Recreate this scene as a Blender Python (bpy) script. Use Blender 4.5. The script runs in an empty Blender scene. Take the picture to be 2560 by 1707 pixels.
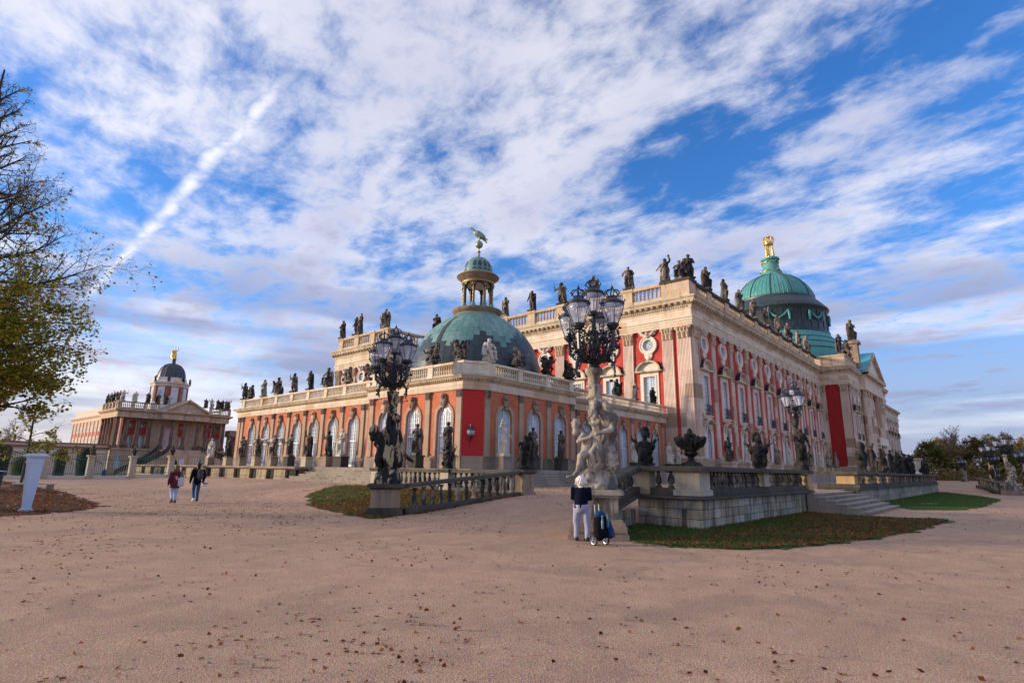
import bpy, math, random
import numpy as np
from mathutils import Vector, Matrix, noise
PI = math.pi
SC = bpy.context.scene
COL = SC.collection
random.seed(7)
rng = np.random.default_rng(7)

# ------------------------------------------------------------------ camera
PSI, PITCH, ROLL, FPX = 0.7165, 0.2250, 0.0150, 1407.7
fwd = Vector((math.cos(PSI)*math.cos(PITCH), math.sin(PSI)*math.cos(PITCH), math.sin(PITCH)))
rt0 = Vector((math.sin(PSI), -math.cos(PSI), 0))
up0 = rt0.cross(fwd)
cr, sr = math.cos(ROLL), math.sin(ROLL)
cx_, cy_ = cr*rt0 + sr*up0, -sr*rt0 + cr*up0
M = Matrix((cx_, cy_, -fwd)).transposed().to_4x4()
M.translation = Vector((0, 0, 1.7))
cd = bpy.data.cameras.new('camera')
cam = bpy.data.objects.new('camera', cd)
COL.objects.link(cam)
cam.matrix_world = M
cd.sensor_width = 36.0
cd.lens = 36.0*FPX/2560
cd.clip_start, cd.clip_end = 0.1, 5000
SC.camera = cam
SC.cycles.use_denoising = True
SC.cycles.max_bounces = 6
SC.cycles.transparent_max_bounces = 8
SC.view_settings.view_transform = 'Standard'
SC.view_settings.look = 'None'
SC.view_settings.gamma = 1
SC.view_settings.use_curve_mapping = False
SC.view_settings.exposure = 0.92

# ------------------------------------------------------------------ nodes
class NT:
    def __init__(s, tree): s.t = tree; s.n = tree.nodes; s.l = tree.links
    def new(s, typ, ins=None, **props):
        n = s.n.new(typ)
        for k, v in props.items(): setattr(n, k, v)
        for k, v in (ins or {}).items():
            sock = n.inputs[k]
            if isinstance(v, bpy.types.NodeSocket): s.l.new(v, sock)
            elif v is not None:
                if isinstance(v, tuple) and len(v) == 3 and sock.type == 'RGBA': v = v + (1,)
                sock.default_value = v
        return n
    def math(s, op, a, b=0.0, c=0.0, clamp=False):
        n = s.new('ShaderNodeMath', {0: a, 1: b, 2: c}, operation=op, use_clamp=clamp); return n.outputs[0]
    def mix(s, f, a, b, blend='MIX'):
        n = s.new('ShaderNodeMix', None, data_type='RGBA', blend_type=blend)
        for i, v in ((0, f), (6, a), (7, b)):
            if isinstance(v, bpy.types.NodeSocket): s.l.new(v, n.inputs[i])
            else: n.inputs[i].default_value = (v + (1,)) if isinstance(v, tuple) and len(v) == 3 else v
        return n.outputs[2]
    def ramp(s, f, stops, interp='LINEAR'):
        n = s.new('ShaderNodeValToRGB', {0: f}); cr_ = n.color_ramp; cr_.interpolation = interp
        while len(cr_.elements) < len(stops): cr_.elements.new(0.5)
        for e, (p, c) in zip(cr_.elements, stops):
            e.position = p; e.color = (c, c, c, 1) if not isinstance(c, tuple) else (c + (1,))[:4]
        return n.outputs[0]
    def sstep(s, v, a, b):
        n = s.new('ShaderNodeMapRange', {0: v, 1: a, 2: b, 3: 0.0, 4: 1.0}, interpolation_type='SMOOTHSTEP'); return n.outputs[0]
    def noise(s, vec, scale, detail=4.0, rough=0.55, dist=0.0):
        n = s.new('ShaderNodeTexNoise', {'Vector': vec, 'Scale': scale, 'Detail': detail, 'Roughness': rough, 'Distortion': dist}); return n.outputs[0]
    def comb(s, x, y, z): return s.new('ShaderNodeCombineXYZ', {0: x, 1: y, 2: z}).outputs[0]
    def mapping(s, vec, scale=(1, 1, 1), rot=(0, 0, 0), loc=(0, 0, 0)):
        return s.new('ShaderNodeMapping', {'Vector': vec, 'Scale': scale, 'Rotation': rot, 'Location': loc}).outputs[0]

# ------------------------------------------------------------------ world: dusk sky with high broken cloud
SUN_AZ = math.radians(131)      # direction TO the sun, world x = along the long front
SUN_EL = math.radians(11)
W = bpy.data.worlds.new('World'); SC.world = W; W.use_nodes = True
w = NT(W.node_tree); w.n.clear()
wo = w.new('ShaderNodeOutputWorld')
bg = w.new('ShaderNodeBackground', {'Strength': 0.12})
w.l.new(bg.outputs[0], wo.inputs[0])
sky = w.new('ShaderNodeTexSky', None, sky_type='NISHITA', sun_disc=False, sun_elevation=SUN_EL,
            sun_rotation=PI/2 - SUN_AZ, altitude=50, air_density=1.0, dust_density=0.6, ozone_density=3.0)
tc = w.new('ShaderNodeTexCoord')
sep = w.new('ShaderNodeSeparateXYZ', {0: tc.outputs['Generated']})
dx, dy, dz = sep.outputs
den = w.math('MAXIMUM', w.math('ADD', dz, 0.10), 0.03)
px = w.math('DIVIDE', dx, den); py = w.math('DIVIDE', dy, den)
CLD_AZ = math.radians(80)             # cloud streets run towards this bearing
def street(az):
    c_, s_ = math.cos(az), math.sin(az)
    return (w.math('ADD', w.math('MULTIPLY', px, c_), w.math('MULTIPLY', py, s_)), w.math('SUBTRACT', w.math('MULTIPLY', py, c_), w.math('MULTIPLY', px, s_)))
al, ac = street(CLD_AZ)
v0 = w.comb(al, ac, 0.0)
big = w.noise(w.mapping(v0, (0.55, 1.0, 1), loc=(3.7, 1.3, 0)), 1.0, 3, 0.5, 0.5)
mid = w.noise(w.mapping(v0, (2.3, 3.2, 1), loc=(0.4, 7.7, 0)), 1.0, 8, 0.60, 0.25)
fine = w.noise(w.mapping(v0, (8.0, 10.5, 1), loc=(5.1, 2.2, 0)), 1.0, 6, 0.62, 0.3)
dens = w.math('ADD', w.math('ADD', w.math('MULTIPLY', big, 0.36), w.math('MULTIPLY', mid, 0.56)), w.math('MULTIPLY', fine, 0.27))
gap = w.math('MULTIPLY', w.math('SUBTRACT', 1.0, w.sstep(ac, -1.25, -0.92)), w.sstep(ac, -1.85, -1.45))     # a clear lane
gap = w.math('MULTIPLY', gap, w.math('SUBTRACT', 1.0, w.sstep(al, 0.55, 1.3)))
dens = w.math('SUBTRACT', dens, w.math('MULTIPLY', gap, 0.105))
cover = w.math('MULTIPLY', w.sstep(dens, 0.475, 0.70), 0.93)
# contrail: a straight line in the same layer
tal, tac = street(math.radians(88.4))
wob = w.noise(w.mapping(v0, (3.0, 3.0, 1)), 1.0, 4, 0.6)
lin = w.math('ABSOLUTE', w.math('ADD', w.math('ADD', tac, w.math('MULTIPLY', w.math('SUBTRACT', wob, 0.5), 0.07)), 0.468))
trail = w.math('SUBTRACT', 1.0, w.sstep(lin, 0.0, 0.040))
tfade = w.math('MULTIPLY', w.math('SUBTRACT', 1.0, w.sstep(tal, 2.7, 3.1)), w.sstep(tal, 0.98, 1.25))
tex_t = w.noise(w.mapping(v0, (11, 11, 1)), 1.0, 5, 0.6)
trail = w.math('MULTIPLY', w.math('MULTIPLY', trail, tfade), w.sstep(tex_t, 0.05, 0.65))
# cloud colour: thin parts white, thick parts lavender grey, warm towards the sun near the horizon
sund = (math.cos(SUN_AZ), math.sin(SUN_AZ))
toward = w.math('ADD', w.math('MULTIPLY', dx, sund[0]), w.math('MULTIPLY', dy, sund[1]))
thick = w.sstep(w.math('ADD', w.math('MULTIPLY', dens, 0.6), w.math('MULTIPLY', big, 0.4)), 0.53, 0.68)
cw = w.mix(thick, (4.6, 4.5, 4.7), (2.5, 2.55, 3.4))
lowband = w.noise(w.mapping(w.comb(w.math('MULTIPLY', dx, 1.7), w.math('MULTIPLY', dy, 1.7), w.math('MULTIPLY', dz, 17.0)), (1, 1, 1), loc=(2.1, 0.3, 0.6)), 1.0, 5, 0.52)
lowcov = w.math('MULTIPLY', w.sstep(lowband, 0.36, 0.56), w.math('SUBTRACT', 1.0, w.sstep(dz, 0.20, 0.42)))
cw = w.mix(w.math('MULTIPLY', lowcov, 0.86), cw, (1.35, 1.55, 2.5))
glow = w.math('MULTIPLY', w.sstep(toward, 0.25, 0.95), w.math('SUBTRACT', 1.0, w.sstep(dz, 0.03, 0.22)))
cw = w.mix(w.math('MULTIPLY', w.math('MULTIPLY', glow, 0.9), w.math('SUBTRACT', 1.0, w.math('MULTIPLY', lowcov, 0.6))), cw, (6.6, 4.9, 3.4))
cw = w.mix(w.math('MULTIPLY', trail, 0.9), cw, (4.9, 4.8, 5.0))
hsv = w.new('ShaderNodeHueSaturation', {'Hue': 0.5, 'Saturation': 1.17, 'Value': 1.12, 'Color': sky.outputs[0]})
base = w.mix(1.0, hsv.outputs[0], (0.66, 0.82, 1.10), 'MULTIPLY')
low = w.math('SUBTRACT', 1.0, w.sstep(dz, 0.02, 0.34))
cov2 = w.math('MAXIMUM', w.math('MAXIMUM', cover, w.math('MULTIPLY', trail, 0.9)), w.math('MULTIPLY', low, 0.92))
skyc = w.mix(cov2, base, cw)
w.l.new(skyc, bg.inputs['Color'])

sl = bpy.data.lights.new('sun', 'SUN'); so = bpy.data.objects.new('sun', sl); COL.objects.link(so)
sl.energy = 2.5; sl.angle = math.radians(10); sl.color = (1.0, 0.80, 0.58)
sdir = Vector((math.cos(SUN_AZ)*math.cos(SUN_EL), math.sin(SUN_AZ)*math.cos(SUN_EL), math.sin(SUN_EL)))
so.rotation_euler = (-sdir).to_track_quat('-Z', 'Y').to_euler()
so.location = (-40, 40, 40)

# ------------------------------------------------------------------ materials
MATS = {}
def mat(name):
    m = bpy.data.materials.new(name); m.use_nodes = True
    n = NT(m.node_tree); n.n.clear()
    out = n.new('ShaderNodeOutputMaterial')
    b = n.new('ShaderNodeBsdfPrincipled'); n.l.new(b.outputs[0], out.inputs[0])
    MATS[name] = m
    return m, n, b
def setc(n, b, col, rough=0.8, bump=None, dist=0.02, strength=0.5, metal=0.0, spec=None):
    if isinstance(col, tuple): b.inputs['Base Color'].default_value = (col + (1,))[:4]
    else: n.l.new(col, b.inputs['Base Color'])
    if isinstance(rough, float): b.inputs['Roughness'].default_value = rough
    else: n.l.new(rough, b.inputs['Roughness'])
    b.inputs['Metallic'].default_value = metal
    if spec is not None: b.inputs['Specular IOR Level'].default_value = spec
    if bump is not None:
        bp = n.new('ShaderNodeBump', {'Strength': strength, 'Distance': dist, 'Height': bump})
        n.l.new(bp.outputs[0], b.inputs['Normal'])
def objc(n): return n.new('ShaderNodeTexCoord').outputs['Object']
def geop(n): return n.new('ShaderNodeNewGeometry').outputs['Position']
def rnd(n): return n.new('ShaderNodeObjectInfo').outputs['Random']
def wallvec(n):
    s_ = n.new('ShaderNodeSeparateXYZ', {0: geop(n)})
    return n.comb(n.math('SUBTRACT', s_.outputs[0], s_.outputs[1]), s_.outputs[2], 0.0), s_

def stone_mat(name, c1, c2, dark, darkamt=0.35, bw=1.3, bh=0.55, joints=0.02, rough=0.85, warm=None, worn=None):
    m, n, b = mat(name)
    v, s_ = wallvec(n)
    br = n.new('ShaderNodeTexBrick', {'Vector': v, 'Color1': c1, 'Color2': c2, 'Mortar': tuple(x*0.6 for x in c1), 'Scale': 1.0,
        'Mortar Size': joints*0.5, 'Bias': 0.0, 'Brick Width': bw, 'Row Height': bh})
    col = br.outputs[0]
    n1 = n.noise(geop(n), 0.9, 5, 0.6)
    st = n.noise(n.mapping(geop(n), (1.3, 1.3, 0.16)), 1.0, 5, 0.65)
    if warm: col = n.mix(n.sstep(n1, 0.45, 0.72), col, warm)
    f = n.math('MULTIPLY', n.sstep(st, 0.46, 0.74), darkamt)
    col = n.mix(f, col, dark)
    if worn:      # whole blocks left dark by weather, others replaced
        zq = n.math('FLOOR', n.math('DIVIDE', s_.outputs[2], worn[2])); uq = n.math('FLOOR', n.math('DIVIDE', n.math('SUBTRACT', s_.outputs[0], s_.outputs[1]), worn[3]))
        wn = n.new('ShaderNodeTexWhiteNoise', {'Vector': n.comb(uq, zq, 3.0)}, noise_dimensions='3D').outputs[0]
        col = n.mix(n.math('MULTIPLY', n.math('LESS_THAN', wn, worn[1]), 0.8), col, worn[0])
    fn = n.noise(geop(n), 14.0, 4, 0.6)
    col = n.mix(0.25, col, n.ramp(fn, [(0.3, (0.25, 0.22, 0.2)), (0.7, (0.85, 0.8, 0.75))]), 'OVERLAY')
    setc(n, b, col, rough, fn, 0.02, 0.4, 0.0, 0.22)
    return m
stone_mat('sandstone', (0.64, 0.515, 0.375), (0.50, 0.385, 0.275), (0.08, 0.066, 0.054), 0.55, warm=(0.62, 0.44, 0.28))
stone_mat('entablature', (0.78, 0.68, 0.55), (0.69, 0.58, 0.45), (0.20, 0.165, 0.13), 0.34, 1.9, 0.8, warm=(0.70, 0.50, 0.33), worn=((0.58, 0.40, 0.25), 0.14, 0.8, 1.9))
stone_mat('cornice_stone', (0.66, 0.55, 0.40), (0.54, 0.43, 0.30), (0.07, 0.06, 0.05), 0.62, 1.6, 0.9)
stone_mat('pilaster_stone', (0.78, 0.63, 0.52), (0.58, 0.44, 0.35), (0.24, 0.19, 0.16), 0.36, 2.1, 2.1, 0.0, warm=(0.66, 0.48, 0.38), worn=((0.34, 0.24, 0.175), 0.26, 1.85, 2.97))
stone_mat('brown_stone', (0.36, 0.27, 0.20), (0.25, 0.185, 0.14), (0.045, 0.04, 0.038), 0.75, 3.0, 1.4, 0.01)
stone_mat('pale_trim', (0.78, 0.71, 0.61), (0.74, 0.66, 0.56), (0.25, 0.22, 0.19), 0.30, 3.0, 2.0, 0.0)
stone_mat('arch_stone', (0.46, 0.34, 0.25), (0.39, 0.29, 0.21), (0.13, 0.105, 0.085), 0.45, 2.0, 0.55, 0.01)
stone_mat('plinth_stone', (0.34, 0.26, 0.205), (0.24, 0.19, 0.155), (0.06, 0.055, 0.05), 0.6, 1.4, 0.6)
stone_mat('dark_rail_stone', (0.10, 0.088, 0.07), (0.065, 0.058, 0.048), (0.016, 0.024, 0.022), 0.75, 1.8, 3.0, 0.01)
stone_mat('cream_wall', (0.66, 0.55, 0.44), (0.63, 0.52, 0.41), (0.38, 0.31, 0.25), 0.25, 6.0, 5.0, 0.0)
stone_mat('peach_wall', (0.62, 0.40, 0.28), (0.56, 0.35, 0.24), (0.30, 0.2, 0.15), 0.25, 2.0, 1.0, 0.0)
stone_mat('umber_stone', (0.22, 0.15, 0.11), (0.13, 0.09, 0.07), (0.04, 0.034, 0.03), 0.7, 1.2, 1.2, 0.0)
stone_mat('pier_stone', (0.46, 0.41, 0.33), (0.40, 0.35, 0.28), (0.14, 0.125, 0.105), 0.50, 5.0, 5.0, 0.0, warm=(0.50, 0.38, 0.22))
stone_mat('step_stone', (0.33, 0.285, 0.235), (0.25, 0.215, 0.18), (0.07, 0.065, 0.055), 0.6, 1.6, 2.0, 0.01)
stone_mat('ochre_stone', (0.50, 0.34, 0.16), (0.46, 0.31, 0.15), (0.2, 0.15, 0.09), 0.35, 4.0, 4.0, 0.0)

def red_wall(name, c1, c2, c3, bw, bh, mort, mamt):
    m, n, b = mat(name)
    v, s_ = wallvec(n)
    br = n.new('ShaderNodeTexBrick', {'Vector': v, 'Color1': c1, 'Color2': c2, 'Mortar': mort, 'Scale': 1.0, 'Mortar Size': mamt, 'Mortar Smooth': 0.1,
        'Bias': 0.0, 'Brick Width': bw, 'Row Height': bh})
    n1 = n.noise(geop(n), 0.8, 6, 0.65)
    col = n.mix(n.sstep(n1, 0.42, 0.75), br.outputs[0], c3)
    st = n.noise(n.mapping(geop(n), (1.5, 1.5, 0.2)), 1.0, 4, 0.6)
    col = n.mix(n.math('MULTIPLY', n.sstep(st, 0.52, 0.8), 0.4), col, tuple(x*0.5 for x in c1))
    setc(n, b, col, 0.85, br.outputs[1], 0.01, -0.3, 0.0, 0.2)
red_wall('red_stucco', (0.54, 0.060, 0.045), (0.46, 0.045, 0.036), (0.60, 0.10, 0.075), 0.5, 0.16, (0.40, 0.075, 0.06), 0.016)
red_wall('brick_orange', (0.58, 0.150, 0.066), (0.42, 0.095, 0.045), (0.62, 0.205, 0.10), 0.28, 0.085, (0.48, 0.22, 0.13), 0.012)
red_wall('brick_crimson', (0.58, 0.016, 0.026), (0.50, 0.012, 0.020), (0.62, 0.03, 0.06), 0.26, 0.13, (0.55, 0.09, 0.045), 0.016)
red_wall('red_dark', (0.40, 0.03, 0.028), (0.38, 0.028, 0.026), (0.43, 0.035, 0.032), 0.5, 0.16, (0.38, 0.03, 0.03), 0.01)

def soot_mat(name, light, dark, lo, hi, moss=0.0, sc=2.2):
    m, n, b = mat(name)
    p = objc(n)
    g = n.math('MULTIPLY', rnd(n), 40.0)
    p2 = n.new('ShaderNodeVectorMath', {0: p, 1: n.comb(g, g, 0.0)}, operation='ADD').outputs[0]
    a = n.noise(n.mapping(p2, (1.5, 1.5, 0.55)), sc, 6, 0.62, 0.4)
    c = n.mix(n.sstep(a, lo, hi), light, dark)
    if moss:
        f = n.math('MULTIPLY', n.sstep(n.noise(p2, 3.4, 4, 0.6), 0.60, 0.70), moss)
        c = n.mix(f, c, (0.23, 0.16, 0.02))
    fn = n.noise(p2, 22.0, 4, 0.6)
    setc(n, b, c, 0.75, fn, 0.02, 0.5, 0.0, 0.3)
soot_mat('statue_light', (0.56, 0.50, 0.42), (0.20, 0.17, 0.145), 0.52, 0.78, 0.3)
soot_mat('statue_mid', (0.34, 0.265, 0.195), (0.035, 0.031, 0.029), 0.40, 0.58)
soot_mat('statue_dark', (0.15, 0.115, 0.085), (0.020, 0.018, 0.018), 0.36, 0.58)
soot_mat('statue_black', (0.055, 0.046, 0.034), (0.008, 0.008, 0.009), 0.36, 0.58, 0.25)
soot_mat('statue_patchy', (0.42, 0.33, 0.21), (0.014, 0.014, 0.016), 0.415, 0.48, 0.1, 1.9)
soot_mat('statue_grey', (0.42, 0.365, 0.30), (0.12, 0.105, 0.092), 0.40, 0.58, 0.5, 1.5)
soot_mat('baluster_stone', (0.42, 0.35, 0.26), (0.13, 0.115, 0.095), 0.42, 0.64)
soot_mat('dark_baluster', (0.38, 0.33, 0.25), (0.035, 0.033, 0.032), 0.34, 0.56, 0.2, 1.2)

def block_mat(name, cols, dark, damt):
    m, n, b = mat(name)
    r = rnd(n)
    col = n.ramp(r, [(i/(len(cols)-1), c) for i, c in enumerate(cols)])
    st = n.noise(n.mapping(geop(n), (2.6, 2.6, 0.45)), 1.3, 6, 0.65)
    col = n.mix(n.math('MULTIPLY', n.sstep(st, 0.42, 0.66), damt), col, dark)
    fn = n.noise(geop(n), 18.0, 5, 0.65)
    col = n.mix(0.3, col, n.ramp(fn, [(0.3, (0.3, 0.28, 0.26)), (0.7, (0.75, 0.72, 0.68))]), 'OVERLAY')
    setc(n, b, col, 0.9, fn, 0.03, 0.6, 0.0, 0.2)
block_mat('wall_blocks', [(0.41, 0.365, 0.30), (0.32, 0.295, 0.25), (0.43, 0.345, 0.235), (0.24, 0.225, 0.205), (0.47, 0.435, 0.375)], (0.065, 0.060, 0.056), 0.82)
block_mat('warm_blocks', [(0.40, 0.31, 0.20), (0.33, 0.26, 0.18), (0.44, 0.36, 0.25)], (0.08, 0.065, 0.05), 0.6)

def copper(name, c1, c2, dark, d0, d1, obj_rnd=True, rough=0.55):
    m, n, b = mat(name)
    col = n.mix(rnd(n), c1, c2) if obj_rnd else c1
    a = n.noise(n.mapping(geop(n), (1.2, 1.2, 0.5)), 1.1, 5, 0.6)
    c2_ = n.mix(n.sstep(a, d0, d1), col, dark)
    st = n.noise(n.mapping(geop(n), (5, 5, 0.5)), 1.0, 3, 0.6)
    c3 = n.mix(n.math('MULTIPLY', n.sstep(st, 0.55, 0.75), 0.35), c2_, (0.35, 0.62, 0.52) if name != 'copper_dark' else (0.10, 0.30, 0.26))
    setc(n, b, c3, rough, a, 0.01, 0.2)
copper('copper_green', (0.095, 0.215, 0.195), (0.185, 0.315, 0.28), (0.05, 0.15, 0.15), 0.56, 0.74)
copper('copper_dark', (0.028, 0.040, 0.046), (0.034, 0.055, 0.060), (0.012, 0.018, 0.024), 0.5, 0.7, True, 0.42)
copper('copper_teal', (0.04, 0.265, 0.25), (0.085, 0.33, 0.30), (0.03, 0.11, 0.115), 0.54, 0.74)
copper('copper_blue', (0.05, 0.36, 0.46), (0.06, 0.38, 0.48), (0.05, 0.2, 0.25), 0.6, 0.8)

def plain(name, col, rough=0.6, metal=0.0, vary=0.15, sc=6.0, spec=None):
    m, n, b = mat(name)
    a = n.noise(objc(n), sc, 4, 0.6)
    c = n.mix(n.math('MULTIPLY', a, vary*2), col, tuple(min(1, x*1.6 + 0.002) for x in col))
    setc(n, b, c, rough, a, 0.005, 0.15, metal, spec)
plain('gold', (0.85, 0.52, 0.13), 0.32, 1.0, 0.1)
plain('old_gold', (0.34, 0.24, 0.10), 0.45, 0.8, 0.3)
plain('verdigris_gold', (0.20, 0.26, 0.19), 0.5, 0.5, 0.4, 1.5)
plain('iron_black', (0.007, 0.010, 0.018), 0.36, 0.0, 0.3, 9.0, 0.7)
plain('gilt_dark', (0.055, 0.045, 0.035), 0.5, 0.2, 0.5, 3)
plain('iron_green', (0.015, 0.12, 0.10), 0.5)
plain('balcony_iron', (0.035, 0.04, 0.05), 0.5)
plain('slate_dome', (0.045, 0.05, 0.06), 0.5, 0.0, 0.3, 1.0)
plain('white_paint', (0.72, 0.76, 0.82), 0.45, 0.0, 0.08)
plain('pylon_paint', (0.50, 0.58, 0.74), 0.4, 0.0, 0.10, 2.0)
plain('lantern_roof', (0.015, 0.022, 0.036), 0.35)
plain('bark', (0.045, 0.036, 0.03), 0.9, 0.0, 0.4, 5.0)
plain('bark_grey', (0.15, 0.125, 0.11), 0.9, 0.0, 0.4, 3.0)
plain('bin_grey', (0.045, 0.055, 0.07), 0.5)
plain('awning_cloth', (0.66, 0.62, 0.55), 0.85)
plain('roof_tile', (0.24, 0.085, 0.055), 0.85, 0.0, 0.3, 2.0)
plain('roof_flat', (0.18, 0.17, 0.16), 0.9)
plain('navy_knit', (0.004, 0.006, 0.016), 0.95, spec=0.1)
plain('pale_cotton', (0.29, 0.30, 0.40), 0.9, 0.0, 0.15, 12)
plain('white_hair', (0.62, 0.60, 0.53), 0.7, 0.0, 0.2, 40)
plain('brown_hair', (0.13, 0.065, 0.035), 0.7, 0.0, 0.3, 40)
plain('black_hair', (0.012, 0.010, 0.010), 0.6, 0.0, 0.3, 40)
plain('skin', (0.58, 0.34, 0.25), 0.55, 0.0, 0.1)
plain('burgundy', (0.075, 0.008, 0.022), 0.9, 0.0, 0.25, 8)
plain('light_denim', (0.34, 0.44, 0.62), 0.9, 0.0, 0.2, 9)
plain('blue_denim', (0.015, 0.06, 0.16), 0.9, 0.0, 0.35, 9)
plain('black_cloth', (0.006, 0.006, 0.009), 0.95, 0.0, 0.25, 9, 0.1)
plain('dark_purple', (0.04, 0.03, 0.05), 0.85, 0.0, 0.5, 14)
plain('canvas', (0.52, 0.48, 0.47), 0.95, 0.0, 0.15, 9)
plain('blue_cloth', (0.006, 0.045, 0.12), 0.9, 0.0, 0.4, 7, 0.15)
plain('plum_cloth', (0.10, 0.03, 0.13), 0.8)
plain('rubber', (0.012, 0.012, 0.013), 0.7)
plain('chrome', (0.62, 0.64, 0.68), 0.25, 1.0, 0.05)
plain('bottle_plastic', (0.06, 0.15, 0.19), 0.3)
plain('helmet_shell', (0.05, 0.12, 0.18), 0.3)
plain('shoe_dark', (0.02, 0.02, 0.024), 0.7)
plain('shoe_white', (0.55, 0.55, 0.56), 0.7)
plain('door_white', (0.62, 0.66, 0.72), 0.5)
plain('bench_stone', (0.55, 0.48, 0.40), 0.85)
def leafy(name, cols, rough=0.6):
    m, n, b = mat(name)
    at = n.new('ShaderNodeAttribute', None, attribute_name='tint', attribute_type='GEOMETRY')
    col = n.ramp(at.outputs['Fac'], [(i/(len(cols)-1), c) for i, c in enumerate(cols)])
    setc(n, b, col, rough, spec=0.25)
    tr = n.new('ShaderNodeBsdfTranslucent', {'Color': col})
    mx = n.new('ShaderNodeMixShader', {0: 0.45, 1: b.outputs[0], 2: tr.outputs[0]})
    out = [x for x in n.n if x.type == 'OUTPUT_MATERIAL'][0]
    n.l.new(mx.outputs[0], out.inputs[0])
leafy('tree_leaves', [(0.10, 0.11, 0.016), (0.20, 0.21, 0.02), (0.36, 0.31, 0.03), (0.40, 0.25, 0.035), (0.16, 0.075, 0.025)])
leafy('park_leaves', [(0.13, 0.105, 0.05), (0.20, 0.165, 0.055), (0.29, 0.21, 0.06), (0.30, 0.16, 0.06), (0.20, 0.115, 0.06)])
leafy('park_green', [(0.08, 0.085, 0.025), (0.15, 0.16, 0.03), (0.24, 0.21, 0.04)])
leafy('park_amber', [(0.09, 0.06, 0.02), (0.20, 0.12, 0.024), (0.27, 0.16, 0.03)])
leafy('litter', [(0.06, 0.02, 0.010), (0.15, 0.042, 0.016), (0.24, 0.075, 0.022), (0.38, 0.15, 0.045), (0.12, 0.05, 0.025)])
leafy('lime_leaves', [(0.07, 0.09, 0.012), (0.19, 0.18, 0.02), (0.30, 0.23, 0.03)])
leafy('hedge_leaves', [(0.012, 0.03, 0.010), (0.03, 0.06, 0.016), (0.05, 0.075, 0.02)])
leafy('hedge_brown', [(0.05, 0.05, 0.022), (0.10, 0.09, 0.04), (0.15, 0.115, 0.06)])
leafy('grass_blades', [(0.04, 0.09, 0.016), (0.07, 0.14, 0.024), (0.11, 0.16, 0.035)])

def glass_mat(name, col, rough, curtain=None):
    m, n, b = mat(name)
    v = geop(n)
    a = n.noise(v, 0.6, 3, 0.5)
    c = n.mix(n.sstep(n.math('ADD', a, n.math('MULTIPLY', n.math('SUBTRACT', rnd(n), 0.5), 0.35)), 0.4, 0.62), col, curtain) if curtain else col
    setc(n, b, c, rough, n.noise(v, 1.7, 2, 0.5), 0.02, 0.10, 0.0, 0.9)
    b.inputs['Coat Weight'].default_value = 0.6
    b.inputs['Coat Roughness'].default_value = 0.03
glass_mat('pane_glass', (0.22, 0.30, 0.36), 0.06, (0.46, 0.57, 0.64))
glass_mat('pane_dark', (0.02, 0.03, 0.045), 0.05, (0.06, 0.08, 0.10))
m, n, b = mat('lamp_glass')
b.inputs['Base Color'].default_value = (0.74, 0.80, 1.0, 1); b.inputs['Roughness'].default_value = 0.08
b.inputs['Alpha'].default_value = 0.34; b.inputs['Specular IOR Level'].default_value = 0.8
m, n, b = mat('void_dark'); setc(n, b, (0.008, 0.008, 0.009), 0.9)

# gravel
m, n, b = mat('gravel')
p = geop(n)
g1 = n.noise(p, 0.18, 5, 0.6); g2 = n.noise(p, 1.6, 6, 0.65); g3 = n.noise(p, 38.0, 4, 0.7); vor = n.new('ShaderNodeTexVoronoi', {'Vector': p, 'Scale': 62.0})
c = n.mix(n.sstep(g1, 0.35, 0.68), (0.50, 0.310, 0.198), (0.42, 0.268, 0.178))
c = n.mix(n.math('MULTIPLY', n.sstep(g2, 0.48, 0.72), 0.45), c, (0.58, 0.38, 0.245))
c = n.mix(n.math('MULTIPLY', n.sstep(g2, 0.55, 0.30), 0.3), c, (0.27, 0.18, 0.13))
c = n.mix(n.math('MULTIPLY', n.sstep(n.noise(n.mapping(p, (1, 1, 1), loc=(4, 9, 0)), 0.45, 5, 0.62, 1.2), 0.50, 0.64), 0.5), c, (0.30, 0.20, 0.145))
c = n.mix(0.75, c, n.ramp(g3, [(0.28, (0.22, 0.21, 0.2)), (0.5, (0.5, 0.5, 0.5)), (0.72, (0.82, 0.8, 0.78))]), 'OVERLAY')
c = n.mix(0.28, c, vor.outputs['Color'], 'SOFT_LIGHT')
hh = n.math('ADD', n.math('MULTIPLY', g3, 0.6), n.math('ADD', n.math('MULTIPLY', vor.outputs['Distance'], 0.5), n.math('MULTIPLY', g2, 1.2)))
setc(n, b, c, 0.92, hh, 0.02, 0.8, 0.0, 0.2)
m, n, b = mat('ramp_sand')
p = geop(n); g2 = n.noise(p, 1.1, 6, 0.65); g3 = n.noise(p, 30.0, 4, 0.7)
c = n.mix(n.sstep(g2, 0.35, 0.7), (0.56, 0.345, 0.19), (0.60, 0.385, 0.225))
c = n.mix(0.5, c, n.ramp(g3, [(0.3, (0.3, 0.29, 0.28)), (0.7, (0.75, 0.74, 0.72))]), 'OVERLAY')
setc(n, b, c, 0.92, g3, 0.02, 0.5)
m, n, b = mat('turf')
p = geop(n); g2 = n.noise(p, 1.3, 6, 0.65); g3 = n.noise(p, 26.0, 4, 0.7)
c = n.mix(n.sstep(g2, 0.38, 0.62), (0.045, 0.085, 0.018), (0.075, 0.11, 0.026))
c = n.mix(n.math('MULTIPLY', n.sstep(n.noise(p, 0.7, 5, 0.6), 0.52, 0.7), 0.6), c, (0.10, 0.07, 0.03))
c = n.mix(0.5, c, n.ramp(g3, [(0.3, (0.3, 0.3, 0.28)), (0.7, (0.75, 0.75, 0.7))]), 'OVERLAY')
setc(n, b, c, 0.95, g3, 0.04, 0.8, 0.0, 0.15)
m, n, b = mat('leafbed')
p = geop(n); g2 = n.noise(p, 2.0, 6, 0.65); g3 = n.noise(p, 20.0, 4, 0.7)
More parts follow.
